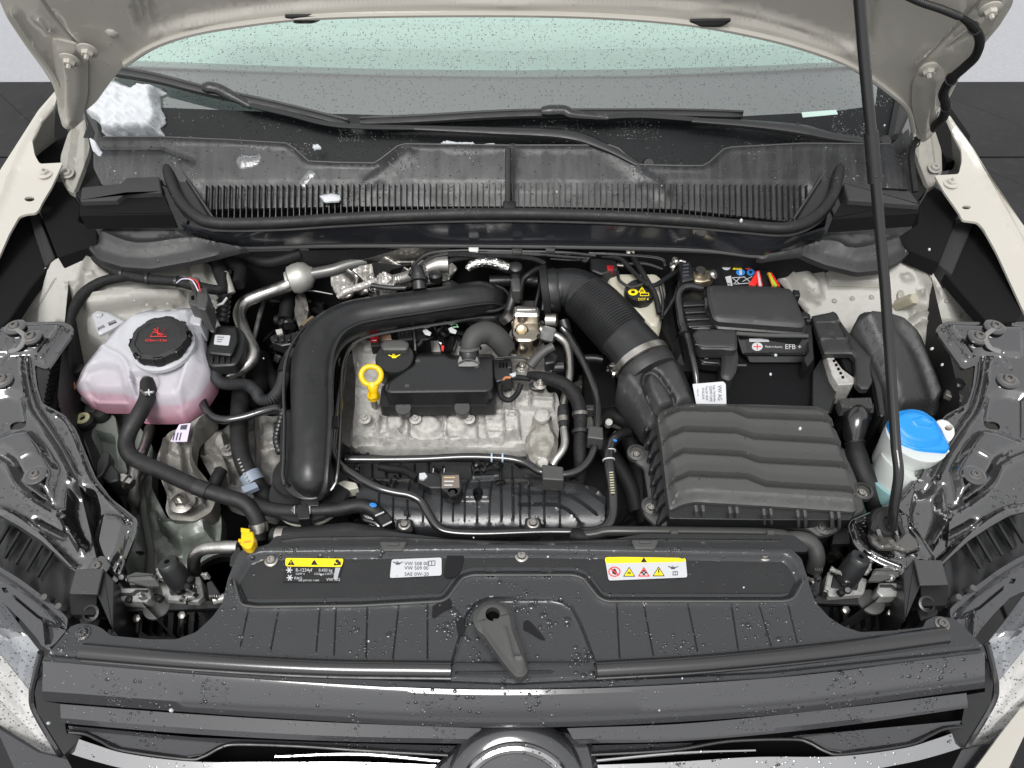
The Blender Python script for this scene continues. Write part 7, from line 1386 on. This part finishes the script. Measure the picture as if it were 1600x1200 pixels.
# negative clamp + sensor
t = thing('battery_clamp', 'steel negative battery clamp with a printed sensor block beside it', 'clamp', (1090, 425, .93))
mesh('clamp', *prism(rnd([(1082, 424), (1092, 420), (1112, 422), (1118, 428), (1114, 436), (1100, 440), (1084, 438)], 4), .948, .014, 1.5), mat('bronze_clamp', (.50, .42, .30), .3, metal=.9), t); mesh('post', *lathe(p1(1094, 425, .95), [(.0095, -.01), (.0085, .006), (.0001, .006)], ns=22), STLD, t)
mesh('clamp_bolt', *lathe(p1(1112, 430, .952), [(.0085, -.004), (.0085, .005), (.006, .006), (.004, .009), (.0001, .009)], (.5, -.3, .8), 12), STL, t)
mesh('sensor_block', *prism(rnd([(1060, 410), (1078, 408), (1084, 436), (1066, 440)], 3), .958, .025, 1.5), PLS, t)
for k in range(4): mesh('block_print', *prism([(1067, 413+k*5.5), (1076, 412+k*5.5), (1076.6, 414.5+k*5.5), (1067.6, 415.5+k*5.5)], .9588, .0002, 0), GPR, t)
for x, y in ((1052, 417), (1056, 409)): mesh('bracket_pin', *lathe(p1(x, y, .95), [(.006, 0), (.006, .006), (.003, .008), (.003, .012), (.0001, .012)], (-.4, -.2, .8), 12), STL, t)
mesh('bracket_strap', *tube([(1050, 424, .948), (1056, 414, .952), (1062, 408, .954), (1072, 410, .955)], 2.6), STL, t)
t = thing('battery_cable', 'black battery cable descending left of the battery to the white label', 'cable', (1075, 530, .91))
mesh('cable', *tube([(1098, 451, .945, 5), (1080, 447, .95, 5.5), (1066, 450, .95, 6), (1060, 462, .948, 6), (1062, 485, .942, 6), (1066, 508, .938, 6), (1076, 532, .932, 5.5), (1082, 560, .925, 5.5), (1087, 585, .915, 5.5), (1089, 602, .905, 5.5)], 6, n=8, ns=14), RUBS, t)
for x, y in ((1061, 470), (1068, 518)): mesh('tie', *lathe(p1(x, y, .94), [(.0062, 0), (.0078, 0), (.0078, .004), (.0062, .004)], (.15, -.9, -.1), 16), PLS, t)
mesh('dark_shroud', *relief([(1040, 440), (1056, 436), (1062, 470), (1072, 530), (1080, 580), (1060, 580), (1048, 540), (1034, 515), (1036, 480)], .88, [ridge([(1046, 450), (1050, 500), (1062, 560)], 8, .012, 3)], g=9, th=.05), PLD, t)
t = thing('paper_tag', 'white paper tag with sideways black lettering standing behind the airbox', 'label', (1108, 620, .90))
tp0 = p1(1088, 632, .905); tn = np.array([0, -.62, .78]); tpl = lambda Q: pplane(Q, tp0, tn); tn_ = tn/np.linalg.norm(tn)
mesh('sheet', *relief(rnd([(1082, 600), (1130, 596), (1134, 600), (1135, 632), (1088, 632)], 2), tpl, [], g=20, th=.0008, n=tn), WPR, t)
for s_, x, y, sz, m_ in (('VW AG', 1121, 602, 9, GPR), ('Ltgs.-Verbinder', 1114, 602, 5.2, GPR), ('2Q0971349J', 1108, 603, 6, GPR), ('Test-ID: 0018', 1102, 603, 5, GPR), ('07.06.2018', 1096.5, 606, 5, GPR), ('Made in PL', 1089, 608, 3.2, GPR)): mesh('lettering', *textvf(s_, x, y, sz, tpl, .0015, 88, n=tn_, sx=.8), m_, t)

# ================================================================ ECU AND BRACKET
t = thing('engine_control_unit', 'finned aluminium control unit in a black ribbed bracket right of the battery', 'control unit', (1310, 560, .80))
mesh('unit_side', *prism(rnd([(1270, 580), (1288, 552), (1312, 598), (1296, 645), (1270, 640)], 2), .895, .14, 1), PLS, t)
e = rnd([(1290, 552), (1300, 554), (1316, 576), (1338, 592), (1334, 600), (1310, 601), (1300, 585)], 2); mesh('unit_top', *prism(e, .912, .05, 1.2), ALUB, t)
for k in range(5): mesh('vent_slot', *prism(rnd([(1301+k*3.4, 562+k*6.4), (1305+k*3.4, 561+k*6.4), (1306+k*3.4, 565+k*6.4), (1302+k*3.4, 566+k*6.4)], 1), .9128, .003, .2), BLK0, t)
for a in ((1312, 600, 1296, 645), (1306, 600, 1290, 645)): mesh('edge_bead', *tube([(a[0], a[1], .90), (a[2], a[3], .85)], 2, ns=8), PLG, t)
br = rnd([(1268, 494), (1298, 488), (1302, 486), (1326, 520), (1344, 540), (1361, 560), (1359, 575), (1363, 597), (1357, 608), (1346, 608), (1338, 600), (1336, 560), (1330, 553), (1288, 553), (1280, 530)], 2)
mesh('bracket', *relief(br, .922, [plateau(br, 2, .002), ridge([(1282, 530), (1324, 530)], 1.6, .002), ridge([(1304, 490), (1322, 530), (1334, 552)], 2, .004), ridge([(1270, 505), (1312, 503)], 1.4, .002), plateau([(1290, 508), (1300, 506), (1308, 524), (1292, 524)], 2, .001)], g=7, th=.01), PLM, t, angle=40)
mesh('bracket_leg', *prism(rnd([(1357, 566), (1368, 582), (1374, 600), (1378, 640), (1372, 650), (1364, 610)], 2), .90, .08, 1), PLS, t); mesh('dark_gap', *prism([(1312, 556), (1334, 556), (1338, 590), (1322, 578)], .905, .03, 0), PLD, t)
mesh('upper_clip', *prism(rnd([(1252, 486), (1266, 490), (1268, 502), (1254, 500)], 2), .925, .02, 1), PLS, t)
t = thing('control_unit_plug', 'large ribbed black plug with a bulbous boot and hose below the control unit', 'connector', (1338, 650, .82))
mesh('plug_top', *relief(rnd([(1310, 623), (1360, 621), (1364, 638), (1317, 639)], 2), .905, [ridge([(1311, 624+k*3), (1362, 622.5+k*3)], .9, .0022) for k in range(6)], g=5, th=.02), PLG, t); mesh('plug_body', *prism(rnd([(1314, 636), (1364, 634), (1362, 656), (1320, 658)], 3), .89, .05, 1.5), PLS, t)
mesh('boot', *tube([(1338, 640, .88, 17), (1338, 652, .89, 20), (1336, 666, .885, 19), (1334, 682, .875, 16), (1335, 692, .87, 13)], 18, ns=24), RUBS, t); mesh('hose', *tube([(1335, 690, .868, 13), (1338, 712, .865, 17), (1348, 740, .855, 17), (1362, 768, .84, 17), (1372, 795, .82, 17)], 17, ns=20), RUB, t)
mesh('boot_clamp', *lathe(p1(1335, 692, .868), [(.0145, 0), (.0165, 0), (.0165, .004), (.0145, .004)], (.05, -.9, -.2), 22), PLS, t); mesh('side_eye', *prism(rnd([(1362, 628), (1366, 632), (1366, 644), (1360, 644)], 1), .90, .02, .8), PLS, t)
mesh('dark_loom', *tube([(1380, 600, .86), (1384, 640, .85), (1378, 680, .84)], 7), PLD, t)

# ================================================================ SIDE AIR DUCT
t = thing('side_air_duct', 'large smooth matt black air duct with rain drops behind the blue washer cap', 'duct', (1400, 570, .84))
O = rnd([(1336, 505), (1342, 492), (1352, 487), (1382, 488), (1412, 497), (1424, 508), (1438, 522), (1450, 552), (1464, 586), (1478, 622), (1464, 648), (1400, 655), (1384, 640), (1380, 610), (1360, 560), (1350, 536)], 7)
d_ = mesh('duct', *relief(O, zlin((1390, 500, .935), (1430, 640, .86), (1480, 600, .87)), [plateau(O, 16, .022), ridge([(1396, 520), (1424, 560), (1440, 600), (1452, 640)], 14, -.008, 3)], g=6, bottom=.74), PLM, t, angle=70); drops_on(d_, 110, DROP, .0005, .0018)
mesh('flange', *prism(rnd([(1334, 506), (1340, 500), (1352, 540), (1378, 606), (1384, 650), (1376, 650), (1366, 600), (1346, 545)], 3), .905, .05, 1.5), PLS, t); mesh('top_tab', *prism(rnd([(1362, 485), (1384, 487), (1384, 492), (1364, 491)], 1), .955, .01, 1), PLS, t)
mesh('side_skin', *relief(rnd([(1440, 520), (1452, 536), (1462, 560), (1490, 610), (1500, 640), (1482, 652), (1470, 610), (1450, 560)], 4), .87, [], g=8, th=.02), PLG, t)
mesh('grey_spring_clip', *prism(rnd([(1486, 587), (1506, 594), (1504, 600), (1484, 596)], 1), .90, .01, 1), STLD, t); mesh('grey_spring_clip', *prism(rnd([(1479, 608), (1508, 618), (1504, 628), (1478, 616)], 1), .90, .01, 1), ALUD, t); mesh('clip_pin', *lathe(p1(1494, 604, .895), [(.010, 0), (.010, .010), (.007, .013), (.0001, .013)], ns=16), PLS, t)

# ================================================================ WASHER BOTTLE
t = thing('washer_bottle', 'white washer bottle neck with a bright blue cap', 'washer bottle', (1420, 720, .80))
mesh('neck', *loft([(rnd([(1391, 672), (1440, 688), (1484, 706), (1470, 712), (1440, 716), (1400, 706), (1386, 690)], 8), .905), (rnd([(1384, 700), (1430, 706), (1474, 712), (1462, 730), (1430, 740), (1394, 738), (1376, 722)], 8), .880), (rnd([(1384, 726), (1424, 728), (1456, 726), (1446, 750), (1426, 758), (1396, 756), (1378, 740)], 8), .855)]), BOT, t, angle=60)
def neck(c, zt, zb_, r1, r2, m, nm, ax=(.15, .28, 1)):
    q = p1(*c, zt); mesh(nm, *lathe(q-np.array(ax)/np.linalg.norm(ax)*(zt-zb_), [(r2, 0), (r2+.25*(r1-r2), (zt-zb_)*.3), (r1*.97, (zt-zb_)*.8), (r1, zt-zb_)], ax, 40), m, t)
neck((1432, 684), .920, .852, .046, .036, BOT, 'filler_funnel', (.12, .05, 1)); neck((1420, 722), .885, .80, .043, .032, BOT, 'neck_tube', (.25, .30, 1)); neck((1402, 752), .852, .74, .043, .030, AQUA, 'fluid_section', (.2, .20, 1))
q = p1(1408, 742, .855); mesh('neck_ring', *lathe(q, [(.0415, 0), (.0435, .002), (.0435, .006), (.041, .008)], (.2, .2, 1), 40), AQUA, t)
capO = rnd([(1389, 654), (1396, 645), (1405, 640), (1424, 637), (1442, 640), (1463, 654), (1474, 676), (1486, 698), (1481, 704), (1456, 704), (1432, 704), (1412, 696), (1394, 676)], 6)
cpl = zlin((1430, 640, .945), (1440, 704, .925), (1390, 670, .935))
mesh('cap_rim', *relief(capO, lambda Q: cpl(Q)-[0, 0, .004], [plateau(capO, 3, .003)], g=6, th=.009), BLUE, t); 
dome = rnd([(1392, 658), (1404, 644), (1426, 640), (1450, 648), (1466, 664), (1474, 682), (1470, 694), (1440, 700), (1416, 694), (1398, 678)], 10)
mesh('cap_dome', *relief(dome, cpl, [plateau(dome, 8, .006), ridge([(1424, 660), (1438, 656), (1456, 664), (1450, 671), (1430, 668), (1424, 660)], 1.5, .0012), ridge([(1418, 652), (1442, 652)], 2, .0008)], g=4, th=.004), BLUE, t)
mesh('cap_skirt', *prism(inset(ccw(capO), 2), .925, .022, 0, bot=inset(ccw(capO), 8), bz=.898), BLUE, t)
mesh('under_lip', *prism(rnd([(1412, 700), (1440, 708), (1484, 706), (1482, 700), (1430, 702)], 2), .918, .006, .5), WHT, t)
ear_ = rnd([(1462, 658), (1470, 655), (1480, 657), (1491, 667), (1492, 680), (1484, 690), (1478, 686), (1470, 668)], 5); mesh('fixing_ear', *relief(ear_, .925, [plateau(ear_, 3, .003)], g=5, th=.012, holes=[circ(1481, 670, 6.5, 5, 14)]), WHT, t)
mesh('ear_bolt', *lathe(p1(1481, 671, .915), [(.006, 0), (.006, .006), (.003, .007), (.0001, .007)], ns=14), mat('rusty_bolt', (.30, .20, .17), .45, metal=.6), t)

# ================================================================ PROP ROD BRACKET
t = thing('rod_bracket', 'glossy black pressed bracket with a rubber bush that holds the prop rod foot', 'bracket', (1390, 840, .86))
O = rnd([(1325, 822), (1330, 812), (1350, 804), (1378, 792), (1396, 784), (1412, 800), (1428, 822), (1444, 842), (1462, 870), (1462, 880), (1455, 890), (1440, 892), (1420, 912), (1412, 905), (1404, 893), (1376, 882), (1350, 868), (1334, 850)], 6)
b = mesh('plate', *relief(O, .885, [plateau(rnd([(1338, 826), (1352, 814), (1380, 800), (1396, 798), (1416, 828), (1436, 852), (1436, 862), (1404, 876), (1370, 868), (1350, 852)], 8), 8, -.012), ridge(np.vstack([inset(ccw(O), 4), inset(ccw(O), 4)[:1]]), 3, .005), ridge(np.vstack([inset(ccw(O), 10), inset(ccw(O), 10)[:1]]), 2.5, .004), ridge([(1374, 862), (1398, 872), (1404, 860), (1432, 868)], 2, .003)], g=4.5, th=.006), PNT, t, angle=60); drops_on(b, 120, DROPL, .0005, .0016)
P = rnd([(1356, 832), (1372, 828), (1404, 834), (1420, 832), (1434, 846), (1436, 858), (1416, 864), (1400, 858), (1376, 858), (1362, 848)], 4)
mesh('wet_plate', *relief(P, .884, [plateau(P, 3, .003), ridge([(1390, 842), (1398, 852)], 5, .002), ('f', lambda Q: .0008*np.sin(Q[:, 0]*.5)*np.sin(Q[:, 1]*.6))], g=4, th=.005), mat('wet_grey_sheet', (.09, .085, .08), .18, coat=.8, drops=.5, dscale=160, metal=.3), t)
mesh('bush', *lathe(p1(1382, 817, .888), [(.0225, -.006), (.0225, .008), (.018, .013), (.008, .012), (.006, .006), (.0001, .006)], (0, -.45, 1), 32), RUB, t)
mesh('bush_clip', *relief(rnd([(1360, 826), (1366, 804), (1380, 796), (1398, 800), (1408, 814), (1416, 834), (1410, 836), (1400, 812), (1388, 803), (1374, 806), (1368, 832)], 3), .90, [], g=4, th=.012), PLS, t)
for x in (1372, 1398): mesh('bent_ear', *sweep(pts3([(x, 828, .898), (x+3, 836, .902), (x+5, 844, .892)]), .0034, 8, flat=.5), STL, t)
mesh('bolt', *lathe(p1(1438, 882, .886), [(.0105, 0), (.0105, .004), (.007, .006), (.006, .006), (.005, .002), (.0001, .002)], ns=20), STLD, t)
mesh('lower_arm', *relief(rnd([(1412, 870), (1430, 872), (1448, 884), (1452, 896), (1432, 900), (1428, 930), (1420, 926), (1410, 900)], 4), .882, [plateau(rnd([(1412, 870), (1430, 872), (1448, 884), (1452, 896), (1432, 900), (1428, 930), (1420, 926), (1410, 900)], 4), 4, .004)], g=5, th=.006), bpy.data.materials['wet_grey_sheet'], t)

# ================================================================ HEAT SHIELD AND TURBO AREA
def dimple(Q): return .0011*np.sin(Q[:, 0]*.85)*np.sin(Q[:, 1]*1.0)
t = thing('heat_shield', 'dimpled shiny metal heat shield along the bulkhead behind the engine', 'heat shield', (590, 420, .88))
mesh('upper_sheet', *relief(rnd([(480, 384), (600, 385), (700, 386), (712, 400), (640, 406), (560, 406), (500, 402), (486, 396)], 3), zlin((600, 386, .955), (600, 406, .93), (700, 390, .955)), [('f', dimple)], g=2.6, th=.003, extra=False), mat('dimpled_metal', (.36, .345, .32), .33, metal=1), t, angle=80)
mesh('lower_sheet', *relief(rnd([(516, 430), (540, 420), (580, 412), (620, 406), (700, 404), (716, 420), (700, 440), (650, 450), (600, 450), (560, 462), (530, 468), (518, 450)], 5), zlin((600, 410, .925), (600, 450, .885), (700, 410, .925)), [('f', dimple), ridge([(540, 424), (560, 440), (556, 462)], 8, .012), ridge([(600, 408), (640, 430), (650, 450)], 10, .012)], g=2.6, th=.003, extra=False), bpy.data.materials['dimpled_metal'], t, angle=80)
mesh('dark_valley', *prism(rnd([(580, 408), (640, 404), (644, 412), (612, 420), (600, 436), (585, 430)], 3), .925, .02, 1), PLD, t)
t = thing('foil_sleeves', 'crumpled foil heat sleeves and hoses between heat shield and charge pipe', 'heat sleeve', (610, 436, .92))
mesh('foil_hose', *tube([(528, 464, .93, 4), (540, 456, .938, 6), (560, 449, .94, 6), (575, 444, .945, 6), (588, 438, .945, 5)], 6, n=8, ns=14), mat('white_foil', (.46, .44, .42), .4, metal=.4, bump=(180, 1), bump2=(90, 1)), t)
P = rnd([(588, 432), (600, 426), (614, 430), (620, 440), (612, 450), (596, 452), (586, 444)], 5); mesh('foil_clump', *relief(P, .94, [plateau(P, 7, .012), ('f', lambda Q: .003*np.sin(Q[:, 0]*.7)*np.sin(Q[:, 1]*.9))], g=3, th=.02), bpy.data.materials['white_foil'], t, angle=40)
P = rnd([(572, 440), (586, 434), (592, 446), (588, 454), (574, 450)], 3); mesh('foil_clump', *relief(P, .938, [plateau(P, 4, .008), ('f', lambda Q: .003*np.sin(Q[:, 0]*.9)*np.sin(Q[:, 1]*.7))], g=3, th=.02), FOIL, t, angle=40)
mesh('woven_sleeve', *tube([(612, 438, .93, 8), (625, 436, .935, 9), (645, 430, .94, 9)], 9, ns=16, corr=260, ca=.04), mat('woven_metal', (.45, .44, .42), .35, metal=.8, bump=(500, .6)), t); mesh('woven_sleeve', *tube([(668, 420, .94, 10), (684, 414, .945, 12), (700, 413, .945, 13)], 12, ns=20), bpy.data.materials['woven_metal'], t)
mesh('black_pipe', *tube([(580, 446, .955), (610, 450, .955), (634, 450, .955)], 4), PLS, t)
t = thing('foil_heater_pipe', 'foil wrapped pipe with a black elbow end above the fuel pump', 'pipe', (765, 416, .94))
mesh('foil_wrap', *tube([(730, 422, .945, 6), (738, 414, .95, 8), (752, 410, .952, 8.5), (772, 411, .952, 8.5), (796, 419, .948, 8)], 8, n=8, ns=18), FOIL, t); mesh('elbow', *tube([(796, 419, .948, 9), (806, 421, .945, 10), (812, 430, .93, 9)], 9, ns=16), PLS, t); mesh('elbow_disc', *lathe(p1(806, 421, .95), [(.011, 0), (.011, .008), (.008, .010), (.0001, .01)], (0, -.2, 1), 22), PLS, t)
t = thing('dark_charge_neck', 'dark tubes and clips between the fuel pump and corrugated duct', 'hose', (820, 450, .88))
for L, r in (([(765, 440, .90), (800, 438, .90), (840, 440, .90)], 10), ([(806, 430, .94), (806, 445, .935), (800, 470, .92), (792, 495, .90)], 8), ([(846, 434, .93), (842, 455, .93), (836, 480, .92)], 3), ([(840, 420, .94), (828, 428, .94), (816, 440, .935), (812, 470, .925)], 5), ([(856, 460, .92), (850, 470, .92), (848, 485, .91)], 3), ([(880, 500, .91), (884, 515, .90), (884, 530, .89)], 9)): mesh('tube', *tube(L, r, n=8, ns=14), PLS, t)
mesh('cap_plug', *prism(rnd([(798, 434), (812, 433), (814, 454), (800, 454)], 3), .95, .03, 1.5), PLG, t); mesh('white_gap', *prism([(814, 470), (838, 470), (838, 478), (814, 478)], .905, .004, 0), STLD, t); mesh('flange_ring', *lathe(p1(786, 480, .89), [(.034, 0), (.034, .004), (.030, .006)], (.3, 0, 1), 30), PLD, t)
t = thing('turbo_area_parts', 'dark castings and connectors in the gap left of the charge air pipe', 'engine casting', (450, 500, .80))  # dark castings, hoses and connectors filling the gap
mesh('black_connector', *prism(rnd([(421, 526), (432, 520), (446, 523), (460, 518), (466, 528), (462, 536), (440, 540), (424, 534)], 2), .90, .02, 1.2), PLS, t); mesh('connector_pin', *prism(rnd([(430, 515), (440, 513), (442, 520), (433, 523)], 1), .905, .008, .6), ALUB, t)
for k in range(3): mesh('connector_rib', *box(p1(432+k*10, 530, .903), (.006, .014, .008), (0, 0, .2)), PLS, t)
mesh('grey_casting', *relief(rnd([(462, 460), (476, 456), (482, 480), (480, 500), (466, 510), (460, 490)], 5), .86, [('f', lambda Q: .003*np.sin(Q[:, 0]*.4)*np.sin(Q[:, 1]*.3))], g=5, th=.04), ALUD, t); mesh('rusty_edge', *prism(rnd([(470, 504), (488, 492), (492, 496), (476, 512)], 2), .90, .006, 1), mat('rust_brown', (.22, .16, .10), .6, metal=.5), t)
for L, r in (([(425, 470, .84), (450, 474, .84), (470, 470, .84)], 3), ([(430, 500, .83), (470, 500, .83)], 8), ([(440, 540, .86), (455, 545, .87), (465, 540, .88)], 8), ([(410, 560, .80), (430, 600, .80), (440, 640, .80)], 10), ([(455, 440, .86), (450, 470, .85), (446, 500, .84)], 12), ([(380, 400, .93), (420, 410, .93), (470, 396, .94)], 9), ([(430, 455, .88), (470, 452, .88), (520, 460, .87)], 2.5), ([(380, 640, .80), (400, 600, .80), (400, 560, .80)], 22)): mesh('dark_hose', *tube(L, r, n=8, ns=12), PLD if r > 3 else RUBS, t)
rs = random.Random(11)
for k in range(24):
    x, y = rs.uniform(405, 500), rs.uniform(440, 560); mesh('casting_lump', *box(p1(x, y, rs.uniform(.76, .85)), (rs.uniform(.01, .05), rs.uniform(.01, .04), rs.uniform(.01, .04)), (rs.uniform(-.5, .5), rs.uniform(-.5, .5), rs.uniform(-1, 1)), .25), PLD if k % 3 else RUBS, t)
t = thing('bulkhead_cables', 'thin black cables and vacuum lines running along the bulkhead', 'wiring', (720, 396, .94))
for L, r in (([(640, 430, .95), (650, 410, .955), (672, 396, .96), (720, 392, .96), (800, 393, .96), (880, 395, .96), (930, 400, .955)], 3), ([(648, 430, .95), (662, 410, .955), (690, 398, .958), (760, 396, .958), (840, 398, .958), (915, 404, .955)], 2.4), ([(690, 412, .95), (720, 404, .955), (780, 400, .955), (830, 404, .955), (852, 412, .95)], 4), ([(920, 396, .958), (970, 398, .958), (1030, 404, .955), (1040, 416, .95)], 2.4), ([(860, 404, .95), (900, 406, .95), (930, 400, .95)], 2), ([(700, 398, .962), (730, 398, .962), (760, 402, .96)], 5)): mesh('cable', *tube(L, r, n=10, ns=9), RUBS if r < 4 else TAPE, t)
for x, y in ((740, 389), (808, 391), (860, 388)): mesh('bulkhead_clip', *prism(rnd([(x-8, y-3), (x+8, y-3), (x+7, y+3), (x-7, y+3)], 1), .968, .006, .6), PLG if x != 740 else WHT, t)
# loose dark parts deep in the bay
t = thing('bay_depths', 'dark hoses and castings deep between engine, battery and front cover', 'engine casting', (960, 760, .62))
rs = random.Random(21)
for k in range(46):
    x, y = rs.choice([(rs.uniform(940, 1010), rs.uniform(600, 830)), (rs.uniform(500, 580), rs.uniform(730, 840)), (rs.uniform(1040, 1080), rs.uniform(560, 640)), (rs.uniform(1340, 1380), rs.uniform(640, 860)), (rs.uniform(1280, 1400), rs.uniform(850, 940)), (rs.uniform(840, 960), rs.uniform(560, 640))])
    z = rs.uniform(.62, .74); a = rs.uniform(0, 6.28); l = rs.uniform(20, 60)
    if k % 2: mesh('dark_hose', *tube([(x, y, z), (x+l*.5*math.cos(a), y+l*.4*math.sin(a), z+.02), (x+l*math.cos(a), y+l*.6*math.sin(a), z-.02)], rs.uniform(4, 12), n=5, ns=9), RUBS if k % 4 == 1 else PLD, t)
    else: mesh('casting_lump', *box(p1(x, y, z), (rs.uniform(.02, .07), rs.uniform(.02, .05), rs.uniform(.02, .05)), (rs.uniform(-.5, .5), rs.uniform(-.5, .5), a), .2), PLD if k % 4 else ALUD, t)

# ================================================================ FALLING SNOW
M = MB(); rs = random.Random(9)
for x, y, z, r in ((1158, 345, 1.2, 5), (1204, 585, 1.1, 4), (1452, 390, 1.15, 4), (1456, 545, 1.1, 4.5), (1472, 570, 1.1, 4), (268, 1110, 1.0, 6), (576, 1002, 1.0, 3.5), (856, 870, 1.0, 3.5), (502, 898, 1.0, 3.5), (1250, 670, 1.05, 5), (1162, 918, 1.0, 3), (1066, 1060, 1.0, 3), (1382, 196, 1.3, 3), (1296, 98, 1.35, 3), (76, 1130, 1.0, 5), (1212, 556, 1.1, 3), (950, 660, 1.05, 3), (740, 840, 1.0, 2.5), (1240, 895, 1.0, 2.5), (620, 900, 1.0, 2.5), (412, 560, 1.0, 2), (1030, 1110, 1.0, 3), (210, 470, 1.1, 2.5), (870, 300, 1.2, 2.5)):
    q = p1(x, y, z); u = unit(q); M.add(lathe(q, [(.0001, -r*u*.8), (r*u*.42, -r*u*.4), (r*u*.5, 0), (r*u*.4, r*u*.5), (.0001, r*u*.85)], (rs.uniform(-.4, .4), rs.uniform(-.2, .2), 1), 8))
M.build('falling_snow', SNOW, None, kind='stuff', label='scattered small white snowflakes drifting over the engine bay', cat='snowflakes', angle=180)
